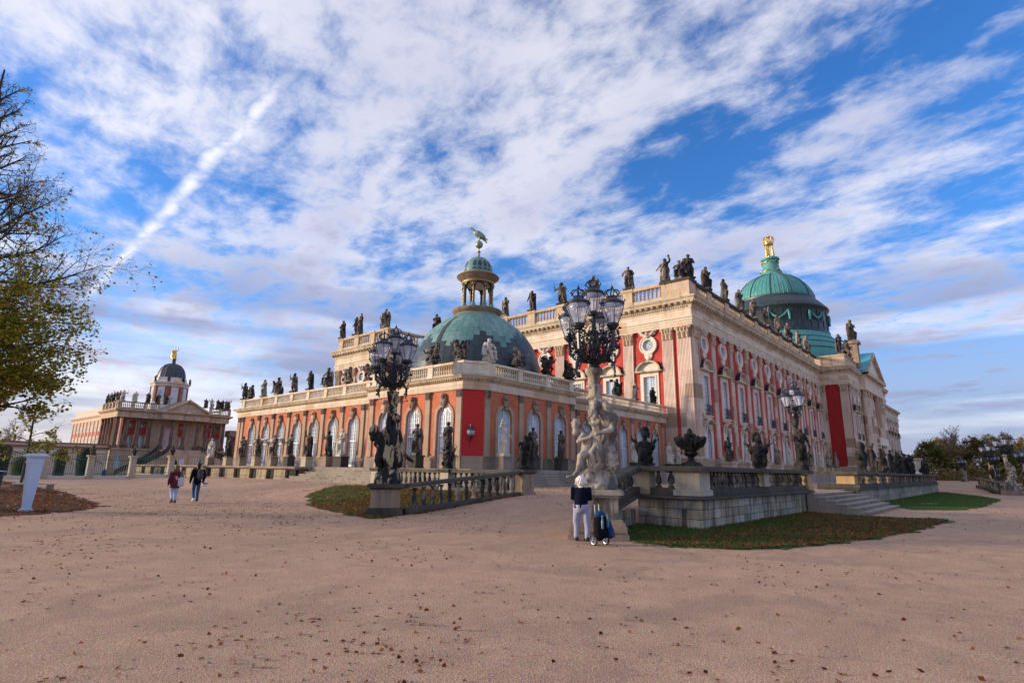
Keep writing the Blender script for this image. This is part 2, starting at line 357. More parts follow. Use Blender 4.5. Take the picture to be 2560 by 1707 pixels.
c = n.mix(n.sstep(g2, 0.42, 0.66), (0.11, 0.035, 0.016), (0.05, 0.045, 0.014))
c = n.mix(0.6, c, n.ramp(g3, [(0.3, (0.25, 0.25, 0.24)), (0.7, (0.78, 0.75, 0.7))]), 'OVERLAY')
setc(n, b, c, 0.95, g3, 0.05, 0.9, 0.0, 0.15)

# ------------------------------------------------------------------ mesh helpers
class MB:
    def __init__(s): s.v = []; s.f = []
    def quadstrip(s, r0, r1, closed=False):
        n_ = len(r0)
        for i in range(n_ if closed else n_-1):
            j = (i+1) % n_
            s.f.append((r0[i], r0[j], r1[j], r1[i]))
    def pts(s, ps):
        k = len(s.v); s.v.extend(tuple(p) for p in ps); return list(range(k, k+len(ps)))
    def box(s, x0, x1, y0, y1, z0, z1, taper=0.0):
        t = taper
        i = s.pts([(x0, y0, z0), (x1, y0, z0), (x1, y1, z0), (x0, y1, z0), (x0+t, y0+t, z1), (x1-t, y0+t, z1), (x1-t, y1-t, z1), (x0+t, y1-t, z1)])
        for q in ((0, 3, 2, 1), (4, 5, 6, 7), (0, 1, 5, 4), (1, 2, 6, 5), (2, 3, 7, 6), (3, 0, 4, 7)): s.f.append(tuple(i[k] for k in q))
        return s
    def lathe(s, prof, seg=12, c=(0, 0, 0), a0=0.0, sq=None):
        rings = []
        for r, z in prof:
            rings.append(s.pts([(c[0]+r*math.cos(a0+2*PI*k/seg), c[1]+r*math.sin(a0+2*PI*k/seg), c[2]+z) for k in range(seg)]))
        for a, b_ in zip(rings, rings[1:]): s.quadstrip(a, b_, True)
        s.f.append(tuple(reversed(rings[0]))); s.f.append(tuple(rings[-1]))
        return s
    def tube(s, path, rad, seg=6, cap=True):
        path = [Vector(p) for p in path]; n_ = len(path)
        if not hasattr(rad, '__len__'): rad = [rad]*n_
        rings = []
        ref = None
        for i, p in enumerate(path):
            d = (path[min(i+1, n_-1)] - path[max(i-1, 0)])
            if d.length < 1e-9: d = Vector((0, 0, 1))
            d.normalize()
            if ref is None: ref = Vector((0, 0, 1)) if abs(d.z) < 0.9 else Vector((1, 0, 0))
            u = d.cross(ref)
            if u.length < 1e-6: u = d.orthogonal()
            u.normalize(); v_ = u.cross(d); ref = v_ if abs(v_.dot(d)) < 0.9 else ref
            ref = v_.copy()
            rings.append(s.pts([p + rad[i]*(math.cos(2*PI*k/seg)*u + math.sin(2*PI*k/seg)*v_) for k in range(seg)]))
        for a, b_ in zip(rings, rings[1:]): s.quadstrip(a, b_, True)
        if cap: s.f.append(tuple(rings[0])); s.f.append(tuple(reversed(rings[-1])))
        return s
    def ell(s, c, r, seg=10, rings=7, rot=None):
        if not hasattr(r, '__len__'): r = (r, r, r)
        c = Vector(c); rr = []
        for j in range(rings+1):
            ph = PI*j/rings; z = -math.cos(ph); q = max(math.sin(ph), 0.02)
            ps = []
            for k in range(seg):
                p = Vector((r[0]*q*math.cos(2*PI*k/seg), r[1]*q*math.sin(2*PI*k/seg), r[2]*z))
                if rot is not None: p = rot @ p
                ps.append(c+p)
            rr.append(s.pts(ps))
        for a, b_ in zip(rr, rr[1:]): s.quadstrip(a, b_, True)
        s.f.append(tuple(reversed(rr[0]))); s.f.append(tuple(rr[-1]))
        return s
    def cap(s, p, q, r1, r2, seg=10):
        p, q = Vector(p), Vector(q); d = q-p
        L = d.length or 1e-6; d.normalize()
        path, rad = [], []
        for a in (-90, -50, -20): path.append(p + d*r1*math.sin(math.radians(a))); rad.append(max(r1*math.cos(math.radians(a)), 0.02*r1))
        path.append(p); rad.append(r1); path.append(q); rad.append(r2)
        for a in (20, 50, 90): path.append(q + d*r2*math.sin(math.radians(a))); rad.append(max(r2*math.cos(math.radians(a)), 0.02*r2))
        return s.tube(path, rad, seg)
    def prism(s, poly, z0, z1):
        a = s.pts([(x, y, z0) for x, y in poly]); b_ = s.pts([(x, y, z1) for x, y in poly])
        s.quadstrip(a, b_, True); s.f.append(tuple(reversed(a))); s.f.append(tuple(b_)); return s
    def extr(s, poly, y0, y1):   # polygon in (x,z) extruded along y
        a = s.pts([(x, y0, z) for x, z in poly]); b_ = s.pts([(x, y1, z) for x, z in poly])
        s.quadstrip(a, b_, True); s.f.append(tuple(reversed(a))); s.f.append(tuple(b_)); return s
    def sweep(s, path, prof, closed=False):
        n_ = len(path); rows = []
        for i, (x, y) in enumerate(path):
            def nrm(a, b_):
                dx_, dy_ = b_[0]-a[0], b_[1]-a[1]; L = math.hypot(dx_, dy_); return (dy_/L, -dx_/L)
            if closed: n1 = nrm(path[i-1], path[i]); n2 = nrm(path[i], path[(i+1) % n_])
            else:
                n1 = nrm(path[i-1], path[i]) if i else nrm(path[0], path[1])
                n2 = nrm(path[i], path[i+1]) if i < n_-1 else n1
            mx, my = n1[0]+n2[0], n1[1]+n2[1]; k = 2.0/max(mx*mx+my*my, 0.2)
            mx, my = mx*k, my*k
            rows.append(s.pts([(x+mx*d, y+my*d, z) for d, z in prof]))
        for a, b_ in zip(rows, rows[1:]): s.quadstrip(a, b_)
        if closed: s.quadstrip(rows[-1], rows[0])
        else: s.f.append(tuple(rows[0])); s.f.append(tuple(reversed(rows[-1])))
        return s
    def join(s, o, fn=lambda p: p):
        k = len(s.v); s.v.extend(tuple(fn(Vector(p))) for p in o.v); s.f.extend(tuple(i+k for i in f) for f in o.f); return s
    def mesh(s, name, material=None, smooth=None):
        me = bpy.data.meshes.new(name); me.from_pydata(s.v, [], s.f)
        if material: me.materials.append(MATS[material])
        if smooth is not None:
            me.polygons.foreach_set('use_smooth', [True]*len(me.polygons))
            if smooth < 179: me.set_sharp_from_angle(angle=math.radians(smooth))
        me.update(); return me

INV = {}
def put(name, me, parent=None, loc=(0, 0, 0), rz=0.0, local=False, material=None, scale=None, kind=None):
    if isinstance(me, MB): raise TypeError('mesh it first')
    o = bpy.data.objects.new(name, me); COL.objects.link(o)
    o.location = loc
    if rz: o.rotation_euler = (0, 0, rz)
    if scale is not None: o.scale = scale
    if parent is not None:
        o.parent = parent
        if not local: o.matrix_parent_inverse = INV[parent]
    if material:
        o.material_slots[0].link = 'OBJECT'; o.material_slots[0].material = MATS[material]
    if kind: o['kind'] = kind
    return o
def tag(o, label, cat, group=None):
    o['label'] = label; o['category'] = cat
    if group: o['group'] = group
    return o
def thing(name, label, cat, loc, rz=0.0, group=None):
    o = bpy.data.objects.new(name, None); COL.objects.link(o); o.location = loc; o.rotation_euler = (0, 0, rz)
    o.empty_display_size = 0.3
    INV[o] = (Matrix.Translation(loc) @ Matrix.Rotation(rz, 4, 'Z')).inverted()
    return tag(o, label, cat, group)
def clone(o, parent=None):
    c = o.copy(); COL.objects.link(c)
    if parent is not None: c.parent = parent
    for ch in o.children: clone(ch, c)
    return c
LEFT, RIGHT, DIAG = -PI/2, 0.0, -PI/4      # facing -x (short side), -y (long front), the chamfer
def fr(o, rz):
    c, s_ = math.cos(rz), math.sin(rz)
    return lambda a, d, z: (o[0]+c*a+s_*d, o[1]+s_*a-c*d, z)
# ------------------------------------------------------------------ terrain
def S01(x): x = min(max(x, 0.0), 1.0); return x*x*(3-2*x)
def t_edge(s):
    if s < 13.3: return -1e9
    if s < 18.0: return 8.9 + (s-13.3)/4.7*1.2
    if s < 39.0: return 7.82
    if s < 86.0: return 7.1
    return 1e9
def gz(s, t):
    a = 0.0
    if t > t_edge(s): a = 0.68*S01((s-13.2)/6.8)*(1 - 0.45*S01((t-45)/40))
    b_ = 0.40*S01((t-26)/36) - 1.25*S01((t-66)/75)
    if s > 39: b_ = 0.0
    if t > 66: return b_
    if s >= 86: a = max(a, 0.55*S01((s-70)/30)*S01((t+2)/6))
    return max(a, b_) if s > 0 else b_
def axis(pts):
    out = []
    for a, b_, st in pts:
        k = max(1, round((b_-a)/st)); out += [a+(b_-a)*i/k for i in range(k)]
    return out + [pts[-1][1]]
xs = axis([(-1500, -200, 200), (-200, -40, 20), (-40, 8, 3), (8, 40, 0.3), (40, 100, 2), (100, 300, 10), (300, 1500, 200)])
ys = axis([(-1500, -200, 200), (-200, -30, 15), (-30, 4, 2), (4, 36, 0.3), (36, 70, 1.5), (70, 160, 5), (160, 300, 20), (300, 1500, 200)])
g = MB(); nx, ny = len(xs), len(ys)
for x in xs:
    for y in ys:
        g.v.append((x, y, gz(x, y) + (0.02*noise.noise((x*0.35, y*0.35, 0)) if abs(x) < 60 and abs(y) < 60 else 0)))
for i in range(nx-1):
    for j in range(ny-1): g.f.append((i*ny+j, (i+1)*ny+j, (i+1)*ny+j+1, i*ny+j+1))
put('ground', g.mesh('ground', 'gravel', 180), kind='structure')

def inside(poly, x, y):
    c = False; n_ = len(poly)
    for i in range(n_):
        x1, y1 = poly[i]; x2, y2 = poly[(i+1) % n_]
        if (y1 > y) != (y2 > y) and x < (x2-x1)*(y-y1)/(y2-y1)+x1: c = not c
    return c
def patch(name, poly, res, material, dz, jag=0.25, zf=gz):
    mb = MB(); idx = {}
    x0, x1 = min(p[0] for p in poly)-1, max(p[0] for p in poly)+1
    y0, y1 = min(p[1] for p in poly)-1, max(p[1] for p in poly)+1
    def vid(i, j):
        if (i, j) not in idx:
            x, y = x0+i*res, y0+j*res; idx[i, j] = len(mb.v)
            mb.v.append((x, y, zf(x, y) + (0.02*noise.noise((x*0.35, y*0.35, 0)) if zf is gz else 0) + dz))
        return idx[i, j]
    for i in range(int((x1-x0)/res)):
        for j in range(int((y1-y0)/res)):
            x, y = x0+(i+.5)*res, y0+(j+.5)*res
            jx = jag*(noise.noise((x*1.3, y*1.3, 3)) + 0.7*noise.noise((x*4.1, y*4.1, 9))); jy = jag*(noise.noise((x*1.3, y*1.3, 13)) + 0.7*noise.noise((x*4.1, y*4.1, 19)))
            if inside(poly, x+jx, y+jy): mb.f.append((vid(i, j), vid(i+1, j), vid(i+1, j+1), vid(i, j+1)))
    return put(name, mb.mesh(name, material, 180), kind='structure')
GR = [(14.0, 8.9), (13.45, 7.9), (13.0, 6.9), (13.05, 5.9), (13.9, 4.85), (16.1, 3.85), (19.2, 3.05), (23, 2.55), (27.0, 2.25), (29.2, 2.15), (29.6, 2.6), (28.8, 3.7), (28.9, 5.0), (29.6, 7.6), (17.85, 7.7), (17.85, 9.75)]
GL2 = [(38.9, 4.7), (36.8, 4.4), (39.0, 2.2), (44, 1.6), (52, 1.2), (61, 1.0), (70, 2.6), (82, 5.9), (82, 6.8), (39.2, 6.9)]
GM = [(12.1, 16.9), (12.6, 19.1), (13.8, 23.6), (16.2, 28.2), (19.2, 30.5), (20.2, 29.5), (19.6, 27.3), (19.5, 17.0), (14.3, 17.7), (13.0, 17.0)]
LB = [(-9, 24.5), (3.5, 25.0), (4.7, 25.3), (6.0, 26.7), (7.1, 28.6), (7.7, 33), (8.3, 42), (7.8, 57), (-9, 57)]
RS = [(13.4, 8.9), (16.8, 10.5), (21.5, 10.5), (23.0, 13.0), (23.0, 17.5), (19.6, 16.2), (14.2, 17.4), (12.9, 16.6), (12.3, 9.0)]
patch('lawn', GR, 0.14, 'turf', 0.012, 0.42, lambda x, y: 0.0)
patch('lawn', GL2, 0.16, 'turf', 0.012, 0.2, lambda x, y: 0.0)
patch('lawn', GM, 0.16, 'turf', 0.012, 0.3)
patch('leaf_bed', LB, 0.25, 'leafbed', 0.012, 0.6)
patch('lawn', [(-60, 66), (60, 66), (60, 140), (-60, 140)], 3.0, 'turf', 0.02, 0.2)

# ------------------------------------------------------------------ shared small pieces
def bevbox(name, b=0.03):
    mb = MB(); o = 0.5; i = 0.5-b
    r = [mb.pts([(sx*q, sy*q, z) for sx, sy in ((-1, -1), (1, -1), (1, 1), (-1, 1))]) for q, z in ((i, -o), (o, -i), (o, i), (i, o))]
    for a, c in zip(r, r[1:]): mb.quadstrip(a, c, True)
    mb.f.append(tuple(reversed(r[0]))); mb.f.append(tuple(r[-1])); return mb
BLOCK = {k: bevbox('stone_block').mesh('stone_block', k) for k in ('wall_blocks', 'warm_blocks', 'dark_rail_stone', 'step_stone')}
def blocks(parent, p0, p1, zs, L, depth, kind='wall_blocks', out=1):
    """courses of separate blocks along p0-p1; zs lists course boundaries"""
    dx_, dy_ = p1[0]-p0[0], p1[1]-p0[1]; D = math.hypot(dx_, dy_); ux, uy = dx_/D, dy_/D; nx_, ny_ = uy, -ux
    rz = math.atan2(uy, ux)
    for k, (za, zb) in enumerate(zip(zs, zs[1:])):
        a = 0.0; first = True
        while a < D-0.05:
            ln = L*random.uniform(0.8, 1.25)*(0.55 if first and k % 2 else 1.0); first = False
            if D-a-ln < L*0.45: ln = D-a
            m_ = a+ln/2; d = depth*random.uniform(0.97, 1.03)
            o = put('stone_block', BLOCK[kind], parent, (p0[0]+ux*m_+nx_*(-depth/2+ (d-depth)/2+0.0), p0[1]+uy*m_+ny_*(-depth/2+(d-depth)/2), (za+zb)/2), rz, scale=(ln-0.014, d, zb-za-0.014))
            a += ln
def core(parent, p0, p1, z0, z1, off, depth, material, name='wall_core'):
    dx_, dy_ = p1[0]-p0[0], p1[1]-p0[1]; D = math.hypot(dx_, dy_); ux, uy = dx_/D, dy_/D; nx_, ny_ = uy, -ux
    q = lambda a, d: (p0[0]+ux*a+nx_*d, p0[1]+uy*a+ny_*d)
    mb = MB().prism([q(0, off), q(0, off-depth), q(D, off-depth), q(D, off)], z0, z1)
    return put(name, mb.mesh(name, material), parent)
BAL = [(0.105, 0), (0.105, 0.06), (0.075, 0.075), (0.055, 0.10), (0.085, 0.15), (0.112, 0.24), (0.095, 0.34), (0.055, 0.44), (0.045, 0.50), (0.075, 0.515), (0.05, 0.53), (0.085, 0.545), (0.10, 0.55), (0.10, 0.60)]
def bal_mesh(h, material, seg=9, wide=1.0, name='baluster'):
    return MB().lathe([(r*wide, z*h/0.6) for r, z in BAL], seg).mesh(name, material, 60)
BAL_T = bal_mesh(0.58, 'dark_baluster', 10)
def rail(parent, p0, p1, z0a, z0b, h, wd, material, name='rail', chamf=0.0):
    d = Vector((p1[0]-p0[0], p1[1]-p0[1], 0)); d.normalize(); n_ = Vector((d.y, -d.x, 0))*wd/2
    mb = MB(); prof = [(1, 0), (1.0, h*0.55), (0.86, h), (-0.86, h), (-1.0, h*0.55), (-1, 0)]
    r = []
    for p, z in ((p0, z0a), (p1, z0b)):
        r.append(mb.pts([(p[0]+n_.x*k, p[1]+n_.y*k, z+q) for k, q in prof]))
    mb.quadstrip(r[0], r[1], True); mb.f.append(tuple(reversed(r[0]))); mb.f.append(tuple(r[1]))
    return put(name, mb.mesh(name, material), parent)
def pier(parent, c, wx, wy, z0, z1, material, capm=None, rz=0.0, capw=0.10, base=True, name='pier'):
    mb = MB().box(-wx/2, wx/2, -wy/2, wy/2, z0, z1-0.001)
    if base: mb.box(-wx/2-0.06, wx/2+0.06, -wy/2-0.06, wy/2+0.06, z0, z0+(z1-z0)*0.24)
    o = put(name, mb.mesh(name, material), parent, (c[0], c[1], 0), rz)
    if capm:
        cm = MB().box(-wx/2-capw*0.5, wx/2+capw*0.5, -wy/2-capw*0.5, wy/2+capw*0.5, z1, z1+0.06).box(-wx/2-capw, wx/2+capw, -wy/2-capw, wy/2+capw, z1+0.06, z1+0.17, 0.015)
        put('pier_cap', cm.mesh('pier_cap', capm), o, local=True)
    return o
def balusters(parent, p0, p1, za, zb, me, sp, jitter=True):
    D = math.hypot(p1[0]-p0[0], p1[1]-p0[1]); k = max(1, int(D/sp))
    for i in range(k):
        f = (i+.5)/k
        put('baluster', me, parent, (p0[0]+(p1[0]-p0[0])*f, p0[1]+(p1[1]-p0[1])*f, za+(zb-za)*f), random.uniform(0, 1))

# ------------------------------------------------------------------ garden terrace wall with balustrade (beside the grass)
TW = thing('terrace_balustrade', 'grey block terrace wall carrying a dark stone balustrade beside the leafy grass', 'terrace wall', (17.2, 7.5, 0))
A_, B_, C_, D_ = (14.0, 8.95), (17.6, 9.75), (17.75, 7.5), (31.05, 7.5)
core(TW, C_, D_, -0.2, 0.86, -0.06, 0.6, 'dark_rail_stone'); core(TW, (17.75, 9.7), C_, -0.2, 0.86, -0.06, 0.5, 'dark_rail_stone')
zs = [-0.02, 0.28, 0.58, 0.87]
blocks(TW, (18.15, 7.5), D_, zs, 0.85, 0.22); blocks(TW, (17.75, 9.7), (17.75, 7.9), zs, 0.75, 0.22)
for za, zb in zip(zs, zs[1:]): put('stone_block', BLOCK['wall_blocks'], TW, (17.97, 7.72, (za+zb)/2), 0, scale=(0.52, 0.52, zb-za-0.014))
LEDGE = [(0.0, 0.99), (0.06, 0.98), (0.14, 0.94), (0.15, 0.89), (0.10, 0.872), (0.0, 0.872), (-0.4, 0.872), (-0.4, 0.99)]
put('ledge', MB().sweep([(17.75, 9.8), C_, D_], LEDGE).mesh('ledge', 'dark_rail_stone', 40), TW)
PL = [(-0.03, 1.22), (-0.03, 0.992), (-0.42, 0.992), (-0.42, 1.22)]
put('plinth_course', MB().sweep([(17.75, 9.7), C_, D_], PL).mesh('plinth_course', 'dark_rail_stone'), TW)
pier(TW, (18.17, 7.92), 0.82, 0.82, 0.995, 1.75, 'pier_stone', base=True)
pier(TW, (17.97, 9.5), 0.44, 0.5, 0.995, 1.75, 'pier_stone', base=False)
pier(TW, (24.3, 7.72), 0.62, 0.46, 1.222, 1.75, 'pier_stone', base=False)
pier(TW, (30.6, 7.85), 0.80, 0.80, 0.995, 1.74, 'ochre_stone', base=True)
RAILP = [(0.16, 1.752), (0.17, 1.83), (0.13, 1.92), (-0.55, 1.92), (-0.6, 1.83), (-0.58, 1.752)]
put('handrail', MB().sweep([(17.75, 9.8), C_, (31.1, 7.5)], RAILP).mesh('handrail', 'dark_rail_stone', 40), TW)
balusters(TW, (17.97, 9.25), (17.97, 8.35), 1.22, 1.22, BAL_T, 0.36)
balusters(TW, (18.65, 7.72), (23.95, 7.72), 1.22, 1.22, BAL_T, 0.33)
balusters(TW, (24.65, 7.72), (30.15, 7.72), 1.22, 1.22, BAL_T, 0.33)
# sloping part from the lamp pedestal up to the terrace
core(TW, A_, (17.65, 9.75), -0.2, 0.30, -0.05, 0.35, 'dark_rail_stone')
blocks(TW, A_, (17.65, 9.75), [-0.02, 0.26, 0.52], 0.7, 0.2)
rail(TW, A_, (17.7, 9.78), 0.42, 0.93, 0.09, 0.5, 'dark_rail_stone', 'sloping_ledge')
rail(TW, A_, (17.7, 9.78), 0.51, 1.02, 0.22, 0.36, 'dark_rail_stone', 'sloping_plinth')
rail(TW, (14.0, 8.95), (17.7, 9.78), 1.20, 1.75, 0.16, 0.52, 'dark_rail_stone', 'sloping_handrail')
balusters(TW, (14.4, 9.05), (17.4, 9.7), 0.70, 1.20, bal_mesh(0.55, 'dark_baluster', 10), 0.36)

# second terrace wall beyond the steps
T2 = thing('terrace_balustrade', 'long dark stone terrace wall and balustrade running away beyond the garden steps', 'terrace wall', (39, 7.0, 0))
E_, F_ = (38.6, 6.95), (84, 6.75)
core(T2, E_, F_, -0.2, 0.86, -0.06, 0.6, 'dark_rail_stone')
blocks(T2, E_, F_, [-0.02, 0.42, 0.87], 1.9, 0.22)
put('ledge', MB().sweep([(38.6, 9), E_, F_], LEDGE).mesh('ledge', 'dark_rail_stone', 40), T2)
put('plinth_course', MB().sweep([(38.6, 9), E_, F_], PL).mesh('plinth_course', 'dark_rail_stone'), T2)
put('handrail', MB().sweep([(38.6, 9), E_, F_], RAILP).mesh('handrail', 'dark_rail_stone', 40), T2)
pier(T2, (39.2, 7.5), 0.95, 0.95, 0.995, 1.75, 'ochre_stone')
for i in range(11): pier(T2, (43.2+4.0*i, 7.2), 0.7, 0.5, 1.222, 1.75, 'brown_stone', base=False)
for i in range(11): balusters(T2, (39.9+4.0*i if i == 0 else 39.6+4.0*i, 7.2), (42.8+4.0*i, 7.2), 1.22, 1.22, BAL_T, 0.42)

# garden steps between the two walls
GS = thing('garden_steps', 'wide shallow stone steps rising between the two terrace walls', 'steps', (34, 6, 0))
for k in range(6):
    zt = 0.14*(k+1); f0 = 5.0+0.42*k
    put('step', MB().box(29.7, 38.55-0.02*k, f0, 7.42, zt-0.14, zt).box(31.08, 38.55-0.02*k, 7.425, 8.6, zt-0.14, zt).box(29.68, 38.57-0.02*k, f0-0.04, f0+0.1, zt-0.05, zt+0.004).mesh('step', 'step_stone'), GS)

# ------------------------------------------------------------------ ramp balustrade leading to the pavilion
RB = thing('ramp_balustrade', 'sloping stone balustrade with bulging balusters running up from the dark lamp pedestal', 'balustrade', (16.5, 17, 0))
p0, p1 = (14.05, 17.55), (19.45, 16.35)
rail(RB, p0, p1, -0.05, 0.50, 0.30, 0.42, 'dark_rail_stone', 'sloping_plinth')
rail(RB, (13.9, 17.6), p1, 0.98, 1.56, 0.15, 0.44, 'dark_rail_stone', 'sloping_handrail')
balusters(RB, (14.3, 17.5), (19.2, 16.4), 0.26, 0.79, bal_mesh(0.72, 'dark_baluster', 10), 0.37)
pier(RB, (19.7, 16.3), 0.60, 0.60, 0.55, 1.57, 'brown_stone', 'dark_rail_stone', rz=-0.2)
# level part behind
q0, q1 = (19.9, 16.6), (19.9, 27.3)
rail(RB, q0, q1, 0.55, 0.55, 0.30, 0.40, 'dark_rail_stone', 'plinth_course')
rail(RB, q0, q1, 1.56, 1.56, 0.15, 0.46, 'dark_rail_stone', 'handrail')
for t_ in (21.5, 27.3): pier(RB, (19.9, t_), 0.5, 0.62, 0.55, 1.56, 'pier_stone', 'dark_rail_stone', base=False)
balusters(RB, (19.9, 16.9), (19.9, 21.1), 0.85, 0.85, bal_mesh(0.70, 'dark_baluster', 10), 0.36); balusters(RB, (19.9, 21.9), (19.9, 26.9), 0.85, 0.85, bal_mesh(0.70, 'dark_baluster', 10), 0.36)

# ------------------------------------------------------------------ terrace the palace stands on, and its steps
put('terrace', MB().prism([(24.8, 24.8), (70, 24.8), (70, 21.5), (134, 21.5), (134, 17), (184, 17), (184, 21.5), (300, 21.5), (300, 84), (23.75, 84), (23.75, 43.3), (24.8, 43.3)], -0.5, 1.75).mesh('terrace', 'step_stone'), kind='structure')
PS = thing('stone_steps', 'broad flight of mossy steps wrapping the corner below the domed pavilion', 'steps', (24, 24, 0.6))
for k in range(6):
    zt = 1.75-0.182*(k+1)+0.003
    wd = 0.34*(k+1)
    put('step', MB().sweep([(29, 42.6), (24.8, 42.6), (24.8, 24.8), (42, 24.8), (42, 29)], [(-0.3, zt), (wd, zt), (wd, zt-0.06), (wd-0.03, zt-0.07), (wd-0.03, zt-0.3), (-0.3, zt-0.3)]).mesh('step', 'step_stone'), PS)
TL = thing('terrace_wall', 'low tan stone terrace wall with square dark openings below the long gallery', 'terrace wall', (23.6, 60, 0.5))
ops = [43.9+3.15*i for i in range(12)]
for i, t_ in enumerate(ops):
    zf = gz(23, t_)-0.1
    put('vent_opening', MB().box(23.62, 23.9, t_-0.62, t_+0.62, 0.70, 1.46).mesh('vent_opening', 'void_dark'), TL)
    for za, zb in ((0.40, 0.95), (0.95, 1.5)):
        a, b_ = t_+0.66, (ops[i+1] if i < 11 else 82.5)-0.66
        put('stone_block', BLOCK['warm_blocks'], TL, (23.6, (a+b_)/2, (za+zb)/2), 0, scale=(0.4, b_-a, zb-za-0.015))
    put('stone_block', BLOCK['warm_blocks'], TL, (23.55, t_, 0.5), 0, scale=(0.4, 1.3, 0.42))
put('ledge', MB().sweep([(23.6, 83), (23.6, 43.2), (25, 43.2)], [(-0.3, 1.757), (0.28, 1.757), (0.30, 1.66), (0.22, 1.55), (0.0, 1.5), (-0.3, 1.5)]).mesh('ledge', 'plinth_stone'), TL)

# ------------------------------------------------------------------ facade kit
def arch_open(ac, hw, zb, zs_): return dict(a=ac, w=hw, lo=lambda x: zb, hi=lambda x: zs_ + math.sqrt(max(hw*hw-x*x, 0)), pts=[-hw*math.cos(PI*i/14) for i in range(15)])
def rect_open(ac, hw, zb, zt): return dict(a=ac, w=hw, lo=lambda x: zb, hi=lambda x: zt, pts=[-hw, hw])
def oval_open(ac, hw, zc, hh=None):
    hh = hh or hw
    f = lambda x: hh*math.sqrt(max(1-(x/hw)**2, 0))
    return dict(a=ac, w=hw, lo=lambda x: zc-f(x), hi=lambda x: zc+f(x), pts=[-hw*math.cos(PI*i/16) for i in range(17)])
def wall(parent, o, rz, a0, a1, z0, z1, opens, material, depth=0.35, name='wall'):
    F = fr(o, rz); mb = MB()
    xs_ = sorted(set([round(a0, 5), round(a1, 5)] + [round(op['a']+p, 5) for op in opens for p in op['pts']]))
    q = lambda a, d, z: F(a, d, z)
    for x0, x1 in zip(xs_, xs_[1:]):
        xm = (x0+x1)/2
        cs = sorted([op for op in opens if abs(xm-op['a']) < op['w']], key=lambda op: op['lo'](0))
        lo0 = lo1 = z0
        for op in cs:
            e = lambda x: min(max(x-op['a'], -op['w']), op['w'])
            h0, h1 = op['lo'](e(x0)), op['lo'](e(x1)); t0, t1 = op['hi'](e(x0)), op['hi'](e(x1))
            i = mb.pts([q(x0, 0, lo0), q(x1, 0, lo1), q(x1, 0, h1), q(x0, 0, h0)]); mb.f.append(tuple(i))
            i = mb.pts([q(x0, 0, h0), q(x1, 0, h1), q(x1, -depth, h1), q(x0, -depth, h0)]); mb.f.append(tuple(i))
            i = mb.pts([q(x0, 0, t0), q(x0, -depth, t0), q(x1, -depth, t1), q(x1, 0, t1)]); mb.f.append(tuple(i))
            lo0, lo1 = t0, t1
        i = mb.pts([q(x0, 0, lo0), q(x1, 0, lo1), q(x1, 0, z1), q(x0, 0, z1)]); mb.f.append(tuple(i))
    for op in opens:
        for sgn in (-1, 1):
            x = op['a']+sgn*op['w']; l, h = op['lo'](sgn*op['w']), op['hi'](sgn*op['w'])
            if h-l > 1e-3:
                i = mb.pts([q(x, 0, l), q(x, 0, h), q(x, -depth, h), q(x, -depth, l)]); mb.f.append(tuple(i))
    return put(name, mb.mesh(name, material), parent)
def band(outer, inner, y0, y1, mb=None):
    """ring between two outlines in (x,z), from depth y0 (front) to y1"""
    mb = mb or MB(); n_ = len(outer)
    r = [mb.pts([(x, y, z) for x, z in o]) for o, y in ((outer, y1), (outer, y0), (inner, y0), (inner, y1))]
    for a, b_ in zip(r, r[1:]): mb.quadstrip(a, b_)
    mb.f.append(tuple(k[0] for k in r)); mb.f.append(tuple(reversed([k[-1] for k in r])))
    return mb
def archline(hw, zb, zs_, k=14): return [(-hw, zb)] + [(-hw*math.cos(PI*i/k), zs_+hw*math.sin(PI*i/k)) for i in range(k+1)] + [(hw, zb)]
def circ(r, zc, k=24, hh=1.0): return [(r*math.cos(2*PI*i/k), zc+hh*r*math.sin(2*PI*i/k)) for i in range(k+1)]

# french window with fanlight: joined frame and glazing bars, the glass behind them
def arch_window(hw, zb, zt, zs_, material='white_paint', bars=3, rows_low=5, rows_up=4):
    mb = band(archline(hw, zb, zs_), archline(hw-0.075, zb+0.10, zs_), -0.04, 0.05)
    b_ = lambda x0, x1, z0, z1, y=-0.02: mb.box(x0, x1, y, 0.035, z0, z1)
    b_(-hw+0.05, hw-0.05, zt-0.05, zt+0.05, -0.06); b_(-0.05, 0.05, zb, zt-0.05, -0.05); b_(-0.03, 0.03, zt+0.05, zs_+hw-0.05, -0.035)
    b_(-hw+0.05, hw-0.05, zb+0.002, zb+0.22, -0.03)
    for sx in (-1, 1):
        for i in range(1, bars):
            x = sx*(0.03+(hw-0.1)*i/bars); top = zs_ + 0.35*math.sqrt(max(hw*hw-x*x, 0))
            b_(x-0.011, x+0.011, zb+0.2, zt-0.05); b_(x-0.011, x+0.011, zt+0.05, top)
    for i in range(1, rows_low+1): z = zb+0.2+(zt-zb-0.25)*i/(rows_low+1); b_(-hw+0.05, hw-0.05, z-0.011, z+0.011)
    for i in range(1, rows_up+1): z = zt+(zs_-zt)*i/rows_up; b_(-hw+0.05, hw-0.05, z-0.011, z+0.011)
    for k in (-2, -1, 1, 2):
        an = PI/2+k*PI/6.2
        mb.tube([(0.3*hw*math.cos(an), 0.0, zs_+0.3*hw*math.sin(an)), (hw*0.95*math.cos(an), 0.0, zs_+hw*0.95*math.sin(an))], 0.013, 4)
    mb.tube([(0.55*hw*math.cos(PI*i/8), 0, zs_+0.55*hw*math.sin(PI*i/8)) for i in range(9)], 0.013, 4)
    gl = MB(); ol = archline(hw-0.03, zb+0.03, zs_)
    i = gl.pts([(x, 0.025, z) for x, z in ol]); gl.f.append(tuple(reversed(i)))
    return mb.mesh('window', material), gl.mesh('pane', 'pane_glass')
